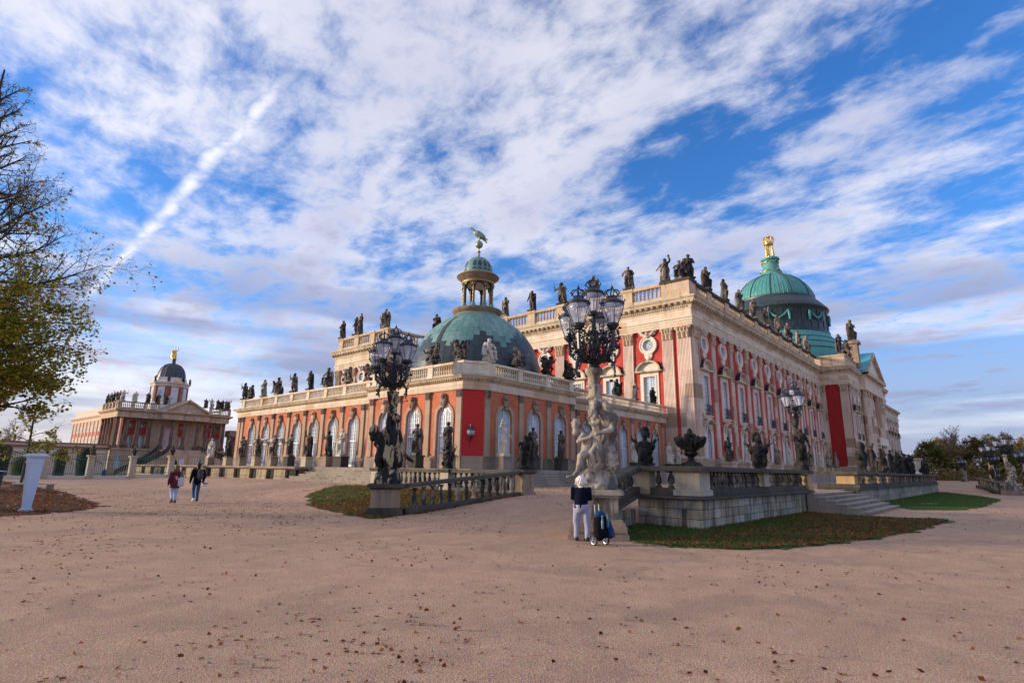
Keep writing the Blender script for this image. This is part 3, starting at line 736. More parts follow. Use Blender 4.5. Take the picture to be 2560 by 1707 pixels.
def rect_window(hw, zb, zt, cols, rows, tr=None, material='white_paint', glass='pane_glass'):
    ol = [(-hw, zb), (-hw, zt), (hw, zt), (hw, zb), (-hw, zb)]; q = 0.07
    il = [(-hw+q, zb+q), (-hw+q, zt-q), (hw-q, zt-q), (hw-q, zb+q), (-hw+q, zb+q)]
    mb = band(ol, il, -0.04, 0.05)
    mb.box(-0.045, 0.045, -0.05, 0.03, zb+q, zt-q)
    if tr: mb.box(-hw+q, hw-q, -0.055, 0.03, tr-0.05, tr+0.05)
    for i in range(1, cols):
        if i*2 != cols: x = -hw+2*hw*i/cols; mb.box(x-0.012, x+0.012, -0.02, 0.03, zb+q, zt-q)
    for i in range(1, rows): z = zb+(zt-zb)*i/rows; mb.box(-hw+q, hw-q, -0.018, 0.03, z-0.012, z+0.012)
    gl = MB(); i = gl.pts([(-hw+.03, 0.025, zb+.03), (hw-.03, 0.025, zb+.03), (hw-.03, 0.025, zt-.03), (-hw+.03, 0.025, zt-.03)]); gl.f.append(tuple(i))
    return mb.mesh('window', material), gl.mesh('pane', glass)
def set_window(parent, wm, loc, rz):
    o = put('window', wm[0], parent, loc, rz)
    put('pane', wm[1], o, local=True); return o

def leaf_cap(w_, h, d, rows=2, vol=True, name='capital', material='sandstone'):
    """acanthus capital in local x/z, front at -y"""
    mb = MB(); mb.box(-w_/2, w_/2, -d, 0.0, 0, h*0.9)
    mb.box(-w_/2-0.12*w_, w_/2+0.12*w_, -d-0.12*w_, 0.0, h*0.90, h)
    for r_ in range(rows):
        nlf = 3 if r_ % 2 == 0 else 4
        zb = h*(0.02+0.40*r_); hh = h*0.42
        for i in range(nlf):
            x = (-0.5+(i+0.5)/nlf)*w_*1.04; wl = w_/nlf*0.46
            mb.tube([(x, -d, zb), (x, -d-0.06*w_, zb+hh*0.5), (x, -d-0.17*w_, zb+hh*0.95), (x, -d-0.21*w_, zb+hh*0.82)], [wl, wl*0.95, wl*0.7, wl*0.25], 6)
    if vol:
        for sx in (-1, 1):
            c = (sx*w_*0.52, -d-0.10*w_, h*0.80)
            mb.ell(c, (0.13*w_, 0.10*w_, 0.13*w_), 8, 5)
        mb.ell((0, -d-0.10*w_, h*0.93), (0.1*w_, 0.07*w_, 0.09*w_), 6, 4)
    return mb.mesh(name, material, 50)
def fluted(w_, d, z0, z1, nfl, material, name='pilaster', base=True):
    pts_ = [(-w_/2, 0.0), (-w_/2, -d)]
    m_ = w_*0.07; fw = (w_-2*m_)/nfl
    for i in range(nfl):
        x = -w_/2+m_+fw*i
        pts_ += [(x+fw*0.12, -d), (x+fw*0.3, -d+0.045), (x+fw*0.7, -d+0.045), (x+fw*0.88, -d)]
    pts_ += [(w_/2, -d), (w_/2, 0.0)]
    mb = MB(); zb = z0+0.55 if base else z0
    r0 = mb.pts([(x, y, zb) for x, y in pts_]); r1 = mb.pts([(x, y, z1) for x, y in pts_])
    mb.quadstrip(r0, r1); mb.f.append(tuple(r1))
    if base:
        for e, za, zc in ((0.16, 0, 0.22), (0.11, 0.22, 0.36), (0.05, 0.36, 0.46), (0.08, 0.46, 0.555)): mb.box(-w_/2-e, w_/2+e, -d-e, 0, z0+za, z0+zc)
    return mb.mesh(name, material)
def plainpil(w_, d, z0, z1, material, name='pilaster'):
    mb = MB().box(-w_/2, w_/2, -d, 0, z0+0.3, z1)
    for e, za, zc in ((0.07, 0, 0.16), (0.04, 0.16, 0.301)): mb.box(-w_/2-e, w_/2+e, -d-e, 0, z0+za, z0+zc)
    return mb.mesh(name, material)
def bust_mesh():
    mb = MB()
    mb.ell((0, -0.22, 0.72), (0.17, 0.19, 0.22)); mb.ell((0, -0.16, 0.80), (0.20, 0.19, 0.19)); mb.cap((0, -0.14, 0.35), (0, -0.2, 0.6), 0.12, 0.10)
    mb.ell((0, -0.12, 0.32), (0.36, 0.22, 0.24)); mb.ell((-0.14, -0.22, 0.16), (0.18, 0.16, 0.22)); mb.ell((0.14, -0.22, 0.16), (0.18, 0.16, 0.22)); mb.ell((0, -0.16, -0.08), (0.20, 0.16, 0.22))
    mb.ell((0, -0.40, 0.70), (0.04, 0.06, 0.06), 6, 4)
    for sx in (-1, 1): mb.tube([(sx*0.2, -0.1, 0.8), (sx*0.27, -0.1, 0.55), (sx*0.22, -0.14, 0.38)], [0.09, 0.08, 0.05], 6)
    return mb
BUST = bust_mesh().mesh('keystone_bust', 'arch_stone', 180)
BUST2 = MB().join(bust_mesh(), lambda p: (p.x*1.0 - 0.1*p.z, p.y, p.z*1.02)).mesh('keystone_bust', 'sandstone', 180)
# ------------------------------------------------------------------ low wing with the domed corner pavilion
LW = thing('pavilion_wing', 'low orange brick gallery with tall arched windows and a green domed corner pavilion', 'palace wing', (31, 32, 1.75))
sP, tP, sG, tQ = 30.98, 31.10, 32.97, 33.35
CH0, CH1 = (sP, 32.05), (32.45, tP)
chz = math.atan2(CH1[1]-CH0[1], CH1[0]-CH0[0]); chl = math.hypot(CH1[0]-CH0[0], CH1[1]-CH0[1])
ZB, ZA, ZLIP = 1.75, 7.96, 9.0
WHW, WZS = 0.86, 5.87
wmA = arch_window(WHW, 1.82, 4.37, WZS)
surA = band(archline(1.15, 1.76, WZS), archline(WHW+0.01, 1.76, WZS), -0.09, 0.02).mesh('window_surround', 'arch_stone')
pilA = plainpil(0.56, 0.13, ZB+0.95, 7.36, 'arch_stone'); capA = leaf_cap(0.56, 0.62, 0.13, 2, True, 'capital', 'brown_stone')
faces = [((sG, 0), LEFT, -76.7, -44.6, [-t for t in (72.28, 68.57, 64.86, 61.13, 57.46, 53.65, 49.89)], [-t for t in (75.9, 75.0, 70.51, 66.79, 63.05, 59.37, 55.69, 52.0, 48.23, 47.35)]),
         ((sP, 0), LEFT, -44.6, -32.05, [-t for t in (34.10, 38.03, 41.98)], [-t for t in (32.37, 36.10, 40.0, 43.95)]),
         ((0, tP), RIGHT, 32.45, 44.9, [34.93, 38.83, 42.70], [32.78, 36.95, 40.85, 44.55]),
         ((0, tQ), RIGHT, 44.9, 69.29, [46.9, 50.6, 54.35, 58.15, 62.1, 66.05], [48.8, 52.5, 56.3, 60.13, 64.1, 68.04])]
for fi, (o, rz, a0, a1, wins, pils) in enumerate(faces):
    F = fr(o, rz)
    wall(LW, o, rz, a0, a1, ZB, ZA+0.05, [arch_open(a, WHW, 1.80, WZS) for a in wins], 'brick_orange', 0.30)
    for a in wins:
        set_window(LW, wmA, F(a, -0.20, 0), rz)
        put('window_surround', surA, LW, F(a, 0, 0), rz)
        put('keystone_bust', BUST if random.random() < 0.5 else BUST2, LW, F(a, 0.04, 6.78), rz, scale=(0.98, 0.85, 0.98), material='brown_stone' if random.random() < 0.35 else 'sandstone')
    for a in pils:
        pl_ = put('pilaster', pilA, LW, F(a, 0.0, 0), rz); put('capital', capA, pl_, (0, 0, 7.345), local=True)
    ed = sorted([a0] + [a-1.16 for a in wins] + [a+1.16 for a in wins] + [a1])
    for x0, x1 in zip(ed[::2], ed[1::2]):
        if x1-x0 > 0.1:
            i = MB(); i.v = [F(x, d, z) for z in (ZB, 2.70, 2.76) for x, d in ((x0, 0.10), (x1, 0.10))] + [F(x, -0.01, 2.76) for x in (x0, x1)] + [F(x, -0.01, ZB) for x in (x0, x1)]
            i.f = [(0, 1, 3, 2), (2, 3, 5, 4), (4, 5, 7, 6), (0, 2, 4, 6, 8), (1, 9, 7, 5, 3)]
            put('plinth', i.mesh('plinth', 'plinth_stone'), LW)
cw_ = MB(); Fc = fr(CH0, chz)
put('chamfer_wall', MB().box(0, chl, 0, 0.4, ZB+1.0, ZA+0.05).mesh('chamfer_wall', 'brick_crimson'), LW, (CH0[0], CH0[1], 0), chz)
put('chamfer_plinth', MB().box(0, chl, -0.05, 0.4, ZB, ZB+1.0).mesh('chamfer_plinth', 'arch_stone'), LW, (CH0[0], CH0[1], 0), chz)
LPATH = [(60, 76.7), (sG, 76.7), (sG, 44.6), (sP, 44.6), CH0, CH1, (44.9, tP), (44.9, tQ), (69.25, tQ)]
put('architrave', MB().sweep(LPATH, [(-0.3, 7.96), (0.12, 7.96), (0.12, 8.10), (0.16, 8.10), (0.16, 8.25), (0.20, 8.27), (0.12, 8.31), (0.12, 8.60), (-0.3, 8.60)]).mesh('architrave', 'entablature'), LW)
put('cornice', MB().sweep(LPATH, [(-0.3, 8.602), (0.16, 8.602), (0.20, 8.68), (0.24, 8.78), (0.48, 8.80), (0.50, 8.90), (0.60, 8.97), (0.61, 9.02), (-0.3, 9.02)]).mesh('cornice', 'cornice_stone'), LW)
put('cornice_flashing', MB().sweep(LPATH, [(0.60, 9.022), (0.60, 9.03), (0.08, 9.09), (-0.35, 9.09)]).mesh('cornice_flashing', 'copper_green'), LW)
dm = MB()
for o, rz, a0, a1, _, _ in faces + [(CH0, chz, 0, chl, 0, 0)]:
    F = fr(o, rz); k = int((a1-a0)/0.26)
    for i in range(k):
        a = a0+(i+.5)*(a1-a0)/k
        p = [F(a+q, d, 0) for q, d in ((-0.06, 0.2), (-0.06, 0.40), (0.06, 0.40), (0.06, 0.2))]
        r0 = dm.pts([(x, y, 8.68) for x, y, _ in p]); r1 = dm.pts([(x, y, 8.81) for x, y, _ in p]); dm.quadstrip(r0, r1, True); dm.f.append(tuple(reversed(r0)))
put('dentil_band', dm.mesh('dentil_band', 'cornice_stone'), LW, kind='stuff')
# balustrade
def bal_run(parent, o, rz, x0, x1, z0, h, sp, d, material, seg=7, wide=1.0, name='baluster'):
    F = fr(o, rz); k = max(1, int((x1-x0)/sp)); mb = MB()
    pr = [(0.10, 0), (0.10, 0.05), (0.055, 0.08), (0.11, 0.24), (0.05, 0.46), (0.09, 0.54), (0.09, 0.60)]
    for i in range(k):
        c = F(x0+(i+.5)*(x1-x0)/k, d, z0); mb.lathe([(r*wide, z*h/0.6) for r, z in pr], seg, c)
    return put(name, mb.mesh(name, material, 60), parent, kind='stuff')
pierA = MB().box(-0.30, 0.30, -0.02, 0.36, 9.092, 10.12).box(-0.36, 0.36, -0.08, 0.42, 9.092, 9.30).box(-0.36, 0.36, -0.09, 0.43, 10.12, 10.31).mesh('pier', 'entablature')
put('balustrade_base', MB().sweep(LPATH, [(-0.36, 9.30), (0.0, 9.30), (0.03, 9.27), (0.03, 9.093), (-0.36, 9.093)]).mesh('balustrade_base', 'cornice_stone'), LW)
put('balustrade_rail', MB().sweep(LPATH, [(-0.38, 10.05), (0.02, 10.05), (0.06, 10.10), (0.06, 10.20), (0.02, 10.27), (-0.38, 10.27), (-0.40, 10.1)]).mesh('balustrade_rail', 'entablature'), LW)
LPIERS = []
for fi, (o, rz, a0, a1, wins, pils) in enumerate(faces):
    F = fr(o, rz); ps = [p for p in pils]
    if fi == 0: ps = [-75.5, -70.51, -66.79, -63.05, -59.37, -55.69, -52.0, -47.8]
    for a in ps: put('pier', pierA, LW, F(a, 0, 0), rz); LPIERS.append((fi, a))
    ends = sorted([a0+0.3, a1-0.3] + [x for a in ps for x in (a-0.3, a+0.3)])
    for x0, x1 in zip(ends[::2], ends[1::2]):
        if x1-x0 > 0.5: bal_run(LW, o, rz, x0, x1, 9.30, 0.76, 0.27, -0.17, 'entablature')
put('parapet', MB().prism([Fc(-0.9, 0.0, 0)[:2], Fc(chl+0.9, 0.0, 0)[:2], Fc(chl+0.7, -0.4, 0)[:2], Fc(-0.7, -0.4, 0)[:2]], 9.095, 10.10).mesh('parapet', 'entablature'), LW)
put('roof', MB().prism([(sG+.3, 76.5), (sG+.3, 44.6), (sP+.3, 44.6), (sP+.3, 32.3), (32.6, tP+.3), (44.7, tP+.3), (44.7, tQ+.3), (69.2, tQ+.3), (69.2, 76.5)], 8.4, 9.06).mesh('roof', 'copper_dark'), LW)
# dome of separate copper sheets over a core
DC = (38.45, 38.15)
DP = [(6.45, 9.1), (6.48, 10.1), (6.30, 11.2), (6.02, 12.3), (5.55, 13.35), (4.95, 14.25), (4.2, 15.05), (3.25, 15.8), (2.20, 16.45)]
put('dome_core', MB().lathe([(r-0.03, z-.01) for r, z in DP], 60, (DC[0], DC[1], 0)).mesh('dome_core', 'copper_dark', 40), LW)
NC = 60
def prof_at(u):
    u = min(max(u, 0), 8); k = min(int(u), 7); f = u-k; return (DP[k][0]+(DP[k+1][0]-DP[k][0])*f, DP[k][1]+(DP[k+1][1]-DP[k][1])*f)
def sheet(u0, u1):
    mb = MB(); h = PI/NC*0.975; n_ = 3
    rows = []
    for i in range(n_):
        r, z = prof_at(u0+(u1-u0)*(0.012+0.976*i/(n_-1))); rows.append(mb.pts([(r*math.cos(h*q), r*math.sin(h*q), z+0.012) for q in (-1, 0, 1)]))
    for a, b_ in zip(rows, rows[1:]): mb.quadstrip(a, b_)
    lo = mb.pts([(v[0]*.985, v[1]*.985, v[2]-.02) for v in [mb.v[k] for k in rows[0]+rows[-1]]])
    mb.quadstrip(lo[:3], rows[0]); mb.quadstrip(rows[-1], lo[3:])
    mb.f += [(rows[0][0], rows[1][0], rows[2][0], lo[3], lo[0]), (rows[0][2], lo[2], lo[5], rows[2][2], rows[1][2])]
    return mb
rows_a = [(q, min(q+1, 8)) for q in range(8)]; rows_b = [(0, 0.5)] + [(q+0.5, min(q+1.5, 8)) for q in range(8) if q+0.5 < 8]
SHM = {}
rest = {'copper_green': MB(), 'copper_dark': MB()}
for k in range(NC):
    an = 2*PI*(k+0.5)/NC; rel = (an-math.radians(225)+PI) % (2*PI) - PI
    for (u0, u1) in (rows_a if k % 2 else rows_b):
        lim = 4.3 + 1.7*noise.noise((k*0.33, 1.7, 0)) + (0.4 if rel > 0.2 else 0) - (0.6 if rel < -0.7 else 0)
        dark = (u0+u1)/2 < lim or (abs(rel+0.66) < 0.06 and u1 < 7.2)
        mt_ = 'copper_dark' if dark else 'copper_green'
        if abs(rel) < 1.62:
            if (u0, u1) not in SHM: SHM[u0, u1] = sheet(u0, u1).mesh('copper_sheet', 'copper_green', 30)
            put('copper_sheet', SHM[u0, u1], LW, (DC[0], DC[1], 0), an, material=mt_)
        else:
            ca_, sa_ = math.cos(an), math.sin(an); rest[mt_].join(sheet(u0, u1), lambda p: (p.x*ca_-p.y*sa_, p.x*sa_+p.y*ca_, p.z))
for mt_, mb in rest.items(): put('copper_sheeting', mb.mesh('copper_sheeting', mt_, 30), LW, (DC[0], DC[1], 0), kind='stuff')
# lantern
L0 = (DC[0], DC[1], 0)
put('lantern_base', MB().lathe([(2.15, 16.3), (2.12, 16.6), (2.3, 16.72), (2.48, 16.9), (2.5, 17.02), (2.2, 17.1), (0.2, 17.12)], 32).mesh('lantern_base', 'brown_stone', 40), LW, L0)
colm = MB().box(-0.10, 0.10, -0.11, 0.11, 17.08, 19.5).box(-0.2, 0.2, -0.22, 0.2, 17.08, 17.5, 0.03).box(-0.17, 0.17, -0.18, 0.17, 19.3, 19.55)
colo = MB(); zz = [17.70+.075*q for q in range(27)]
colo.tube([(0, -0.12-(.10 if z > 19.5 else 0), z) for z in zz], [.035+.055*abs(math.sin((z-17.7)*PI/.39))+(.06 if z > 19.45 else 0) for z in zz], 7)
cm_, co_ = colm.mesh('lantern_column', 'gilt_dark'), colo.mesh('gilt_ornament', 'old_gold', 180)
for k in range(8):
    an = PI/8 + 2*PI*k/8 + 0.1
    o = put('lantern_column', cm_, LW, (DC[0]+1.42*math.cos(an), DC[1]+1.42*math.sin(an), 0), an+PI/2)
    put('gilt_ornament', co_, o, local=True)
am = MB()
for k in range(8):
    a0_, a1_ = PI/8+2*PI*k/8+0.1, PI/8+2*PI*(k+1)/8+0.1
    row = []
    for i in range(9):
        an = a0_+(a1_-a0_)*i/8; zz = 19.05+0.75*math.sin(PI*i/8)**0.7
        row.append((an, zz))
    for ri in (1.52, 1.28):
        lo_ = am.pts([(ri*math.cos(a), ri*math.sin(a), z) for a, z in row]); hi_ = am.pts([(ri*math.cos(a), ri*math.sin(a), 20.05) for a, z in row]); am.quadstrip(lo_, hi_)
put('lantern_arcade', am.mesh('lantern_arcade', 'gilt_dark', 40), LW, L0)
put('lantern_ceiling', MB().lathe([(1.3, 19.7), (0.9, 19.95), (0.05, 20.0)], 20).mesh('lantern_ceiling', 'pale_trim', 60), LW, L0)
put('lantern_cornice', MB().lathe([(1.5, 20.0), (1.6, 20.12), (1.72, 20.2), (2.0, 20.42), (2.1, 20.55), (2.08, 20.66), (1.6, 20.8), (0.2, 20.82)], 32).mesh('lantern_cornice', 'brown_stone', 40), LW, L0)
put('gilt_ring', MB().lathe([(2.11, 20.50), (2.16, 20.58), (2.11, 20.64)], 32).mesh('gilt_ring', 'old_gold'), LW, L0)
ft_ = MB().lathe([(.30, 17.1), (.26, 17.2), (.14, 17.7)], 10).mesh('column_foot', 'copper_teal', 60)
for k in range(8):
    an = PI/8+2*PI*k/8+.1; put('column_foot', ft_, LW, (DC[0]+1.5*math.cos(an), DC[1]+1.5*math.sin(an), 0))
put('gilt_garland', MB().lathe([(1.62, 19.82), (1.66, 19.95), (1.62, 20.06)], 32).mesh('gilt_garland', 'old_gold'), LW, L0)
put('small_dome', MB().lathe([(1.5, 20.8), (1.52, 20.95), (1.42, 21.05), (1.44, 21.3), (1.36, 21.75), (1.14, 22.2), (0.8, 22.55), (0.35, 22.76), (0.1, 22.82)], 32).mesh('small_dome', 'copper_green', 40), LW, L0)
pm = MB()
for q in (-1, 0, 1):
    pass
h = 0.13
A = pm.pts([(1.455*math.cos(h*q), 1.455*math.sin(h*q), 21.12) for q in (-1, 0, 1)]); B = pm.pts([(1.37*math.cos(h*q), 1.37*math.sin(h*q), 21.78) for q in (-1, 0, 1)]); C = pm.pts([(1.22*math.cos(h*q*.6), 1.22*math.sin(h*q*.6), 22.08) for q in (-1, 0, 1)])
pm.quadstrip(A, B); pm.quadstrip(B, C)
pm = pm.mesh('dark_panel', 'copper_dark')
for k in range(16):
    if k % 5 != 3: put('dark_panel', pm, LW, L0, 2*PI*k/16+0.1)
put('finial', MB().lathe([(0.25, 22.75), (0.12, 22.9), (0.10, 23.3), (0.2, 23.36), (0.2, 23.42), (0.07, 23.5), (0.06, 23.8)], 12).mesh('finial', 'old_gold', 40), LW, L0)
put('ball', MB().ell((0, 0, 24.17), 0.40, 20, 14).mesh('ball', 'verdigris_gold', 180), LW, L0)
bd = MB()
R_ = lambda a: Matrix.Rotation(a, 3, 'Y')
bd.ell((-0.12, 0, 25.28), (0.62, 0.26, 0.30), 14, 10, R_(math.radians(38)))
bd.cap((-0.42, 0, 25.55), (-0.72, 0, 25.86), 0.17, 0.11); bd.ell((-0.80, 0, 25.92), (0.16, 0.11, 0.11)); bd.tube([(-0.9, 0, 25.95), (-1.02, 0, 25.96), (-1.08, 0, 25.88)], [0.06, 0.04, 0.01], 6)
for sy in (-1, 1):
    bd.ell((0.12, sy*0.24, 25.22), (0.62, 0.07, 0.24), 12, 8, R_(math.radians(36)))
    bd.cap((0.05, sy*0.12, 25.05), (0.02, sy*0.12, 24.55), 0.10, 0.05); bd.tube([(0.05, sy*0.12, 24.57), (-0.15, sy*0.14, 24.54)], [0.05, 0.02], 5)
    bd.tube([(0.5, sy*0.15, 24.9), (0.9, sy*0.12, 24.72)], [0.07, 0.02], 5)
bd.tube([(0.3, 0, 24.98), (0.62, 0, 24.62), (0.80, 0, 24.38)], [0.15, 0.12, 0.05], 6)
put('gilded_eagle', bd.mesh('gilded_eagle', 'verdigris_gold', 180), LW, L0, DIAG)
# awnings over two gallery windows
aw = MB(); hw = 0.95
i = aw.pts([(-hw, -0.05, 5.05), (hw, -0.05, 5.05), (hw, -1.0, 4.75), (-hw, -1.0, 4.75)]); aw.f.append(tuple(i))
for k in range(9):
    x = -hw+2*hw*k/9; i = aw.pts([(x, -1.0, 4.75), (x+2*hw/9, -1.0, 4.75), (x+2*hw/9, -1.0, 4.58), (x+hw/9, -1.0, 4.50), (x, -1.0, 4.58)]); aw.f.append(tuple(i))
aw = aw.mesh('awning', 'awning_cloth')
for t_ in (68.57, 64.86): put('awning', aw, LW, (sG, t_, 0), LEFT)

# ------------------------------------------------------------------ main palace block
PA = thing('palace', 'huge red and cream baroque palace with fluted pilasters, balustraded roof and a great green dome', 'palace', (69.3, 29.3, 1.75))
sM, tM = 69.29, 29.28
TB = [(69.29, 29.28)]
wlow = arch_window(0.80, 3.24, 5.4, 6.46, bars=2, rows_low=3, rows_up=3)
wup = rect_window(0.84, 9.30, 14.30, 4, 8, 11.9)
woc = band(circ(0.80, 18.7), circ(0.70, 18.7), -0.05, 0.04)
for k in range(8):
    an = PI*k/8; woc.tube([(0.7*math.cos(an), 0, 18.7+0.7*math.sin(an)), (-0.7*math.cos(an), 0, 18.7-0.7*math.sin(an))], 0.02, 4)
woc.join(band(circ(0.36, 18.7), circ(0.31, 18.7), -0.03, 0.03))
gl = MB(); i = gl.pts([(x, 0.03, z) for x, z in circ(0.75, 18.7)[:-1]]); gl.f.append(tuple(i))
woc = (woc.mesh('oculus_window', 'white_paint'), gl.mesh('pane', 'pane_glass'))
sr_low = band(archline(1.12, 3.0, 6.46), archline(0.81, 3.0, 6.46), -0.16, 0.02)
sr_low.box(-1.45, -1.12, -0.12, 0.02, 3.0, 8.0).box(1.12, 1.45, -0.12, 0.02, 3.0, 8.0)
i0 = [(-1.12, 6.6), (-0.95, 7.15), (-0.6, 7.6), (0, 7.75), (0.6, 7.6), (0.95, 7.15), (1.12, 6.6)]
for (x0, z0), (x1, z1) in zip(i0, i0[1:]): sr_low.extr([(x0, z0), (x1, z1), (x1, 8.0), (x0, 8.0)], -0.08, 0.02)
sr_low = sr_low.mesh('window_surround', 'pale_trim')
orn = MB().ell((0, -0.3, 7.45), (0.30, 0.22, 0.36), 8, 6).ell((0, -0.36, 7.75), (0.2, 0.2, 0.2), 8, 6)
for sx in (-1, 1): orn.tube([(sx*0.2, -0.25, 7.6), (sx*0.55, -0.22, 7.75), (sx*0.9, -0.2, 7.45), (sx*1.0, -0.2, 7.05)], [0.12, 0.15, 0.11, 0.05], 6)
orn = orn.mesh('ornament', 'statue_light', 180)
lp = [(-1.9, 8.1), (-1.2, 8.12), (-0.85, 8.3), (-0.45, 8.58), (0, 8.68), (0.45, 8.58), (0.85, 8.3), (1.2, 8.12), (1.9, 8.1)]
pl_ = MB()
for (x0, z0), (x1, z1) in zip(lp, lp[1:]): pl_.extr([(x0, z0-0.16), (x1, z1-0.16), (x1, z1), (x0, z0)], -0.62, 0.0)
ped_low = pl_.mesh('curved_pediment', 'cornice_stone')
sr_up = band([(-1.36, 9.1), (-1.36, 14.95), (1.36, 14.95), (1.36, 9.1)], [(-0.85, 9.1), (-0.85, 14.32), (0.85, 14.32), (0.85, 9.1)], -0.14, 0.02)
sr_up.join(band([(-1.05, 9.1), (-1.05, 14.52), (1.05, 14.52), (1.05, 9.1)], [(-0.86, 9.1), (-0.86, 14.33), (0.86, 14.33), (0.86, 9.1)], -0.20, 0.0))
sr_up.box(-1.5, 1.5, -0.3, 0.02, 8.95, 9.1).box(-1.3, 1.3, -0.12, 0.02, 8.70, 8.95)
sr_up = sr_up.mesh('window_surround', 'pale_trim')
seg = lambda r, z: [(r*math.cos(PI-PI*i/16), z+r*0.74*math.sin(PI*i/16)) for i in range(17)]
pu = band(seg(1.85, 15.15), seg(1.60, 15.15), -0.62, 0.0)
pu.box(-1.95, 1.95, -0.66, 0.0, 14.95, 15.15)
pu = pu.mesh('arched_pediment', 'cornice_stone', 40)
lc = band(seg(1.90, 15.16), seg(1.855, 15.155), -0.66, 0.0).mesh('lead_cover', 'lantern_roof', 40)
pt = MB(); i = pt.pts([(x, -0.05, z) for x, z in seg(1.62, 15.15)]); pt.f.append(tuple(i)); pt = pt.mesh('tympanum', 'pale_trim')
bc = MB()
for k in range(13): x = -0.95+1.9*k/12; bc.tube([(x, -0.42, 9.2), (x+0.04, -0.46, 9.7), (x, -0.42, 10.45)], 0.022, 4)
for z in (9.22, 9.75, 10.45): bc.tube([(-1.0, 0, z), (-1.0, -0.42, z), (1.0, -0.42, z), (1.0, 0, z)], 0.035, 4)
for x in (-0.6, 0, 0.6): bc.join(band(circ(0.2, 9.98, 10), circ(0.15, 9.98, 10), -0.44, -0.40))
bc = bc.mesh('balcony_rail', 'balcony_iron')
so_ = band(circ(1.26, 18.68, 24), circ(0.80, 18.7, 24), -0.22, 0.02)
so_.join(band(circ(1.30, 18.68, 24), circ(1.12, 18.68, 24), -0.30, 0.0))
so_ = so_.mesh('oculus_surround', 'pale_trim', 40)
ch = MB().ell((0, -0.42, 20.25), (0.26, 0.26, 0.29), 10, 8).ell((0, -0.32, 19.9), (0.32, 0.22, 0.22), 8, 6)
for sx in (-1, 1):
    ch.tube([(sx*0.2, -0.3, 19.9), (sx*0.65, -0.32, 20.2), (sx*1.15, -0.25, 20.62), (sx*1.35, -0.2, 20.5)], [0.16, 0.24, 0.20, 0.05], 6)
    ch.tube([(sx*0.5, -0.3, 20.0), (sx*0.95, -0.26, 20.2), (sx*1.2, -0.2, 20.25)], [0.14, 0.14, 0.04], 6)
ch = ch.mesh('winged_cherub', 'statue_light', 180)
cs = MB().extr([(-0.62, 17.55), (-0.55, 17.1), (-0.22, 16.55), (0, 16.42), (0.22, 16.55), (0.55, 17.1), (0.62, 17.55), (0.2, 17.45), (-0.2, 17.45)], -0.22, 0.0).ell((0, -0.22, 16.95), (0.34, 0.16, 0.36), 8, 6)
cs = cs.mesh('bracket', 'pale_trim', 40)
pilM = fluted(1.55, 0.28, 3.5, 19.08, 7, 'pilaster_stone'); capM = leaf_cap(1.5, 1.62, 0.28, 2, True, 'capital', 'sandstone')
pilR = fluted(1.2, 0.16, 3.5, 19.08, 6, 'pilaster_stone'); capR = leaf_cap(1.2, 1.62, 0.16, 2, True, 'capital', 'sandstone')
pilC = fluted(1.9, 0.28, 3.5, 19.08, 8, 'pilaster_stone'); capC = leaf_cap(1.85, 1.62, 0.28, 2, True, 'capital', 'sandstone')
def bay_opens(a): return [arch_open(a, 0.80, 3.24, 6.46), rect_open(a, 0.84, 9.30, 14.30), oval_open(a, 0.80, 18.7)]
def bay(parent, o, rz, a, lower=True, full=True):
    F = fr(o, rz); L_ = F(a, 0, 0); Lw = F(a, -0.14, 0)
    if lower:
        set_window(parent, wlow, Lw, rz); put('window_surround', sr_low, parent, L_, rz)
        put('curved_pediment', ped_low, parent, L_, rz); put('ornament', orn, parent, L_, rz)
    set_window(parent, wup, Lw, rz); put('window_surround', sr_up, parent, L_, rz)
    p_ = put('arched_pediment', pu, parent, L_, rz); put('tympanum', pt, p_, local=True); put('lead_cover', lc, p_, local=True)
    if lower: put('balcony_rail', bc, parent, L_, rz)
    set_window(parent, woc, Lw, rz); q_ = put('oculus_surround', so_, parent, L_, rz)
    put('bracket', cs, q_, local=True); put('winged_cherub', ch, q_, local=True)
def pil(parent, o, rz, a, big=False):
    F = fr(o, rz)
    sl_ = rz == RIGHT and not big
    p_ = put('pilaster', pilC if big else pilR if sl_ else pilM, parent, F(a, 0, 0), rz); put('capital', capC if big else capR if sl_ else capM, p_, (0, 0, 19.06), local=True)
# left face (short end), right block
wl = [35.45+5.93*i for i in range(8)]; pll = [32.55+5.93*i for i in range(9)]
wall(PA, (sM, 0), LEFT, -84, -tM, 1.75, 20.8, [q for t in wl for q in bay_opens(-t)], 'red_stucco', 0.45)
for t in wl: bay(PA, (sM, 0), LEFT, -t, t < 30)
for t in pll: pil(PA, (sM, 0), LEFT, -t)
pil(PA, (sM, 0), LEFT, -30.25, True); pil(PA, (0, tM), RIGHT, 70.25, True)
# right face (long front)
wr = [72.85+6.68*i for i in range(10)]; plr = [76.19+6.68*i for i in range(9)] + [135.0]
wall(PA, (0, tM), RIGHT, sM, 135.8, 1.75, 20.8, [q for a in wr for q in bay_opens(a)], 'red_stucco', 0.45)
for a in wr: bay(PA, (0, tM), RIGHT, a)
for a in plr: pil(PA, (0, tM), RIGHT, a)
wr2 = [185.2+6.68*i for i in range(10)]
wall(PA, (0, tM), RIGHT, 182.2, 249, 1.75, 20.8, [q for a in wr2 for q in bay_opens(a)], 'red_stucco', 0.45)
for a in wr2: bay(PA, (0, tM), RIGHT, a)
for a in [188.5+6.68*i for i in range(9)] + [248.0]: pil(PA, (0, tM), RIGHT, a)
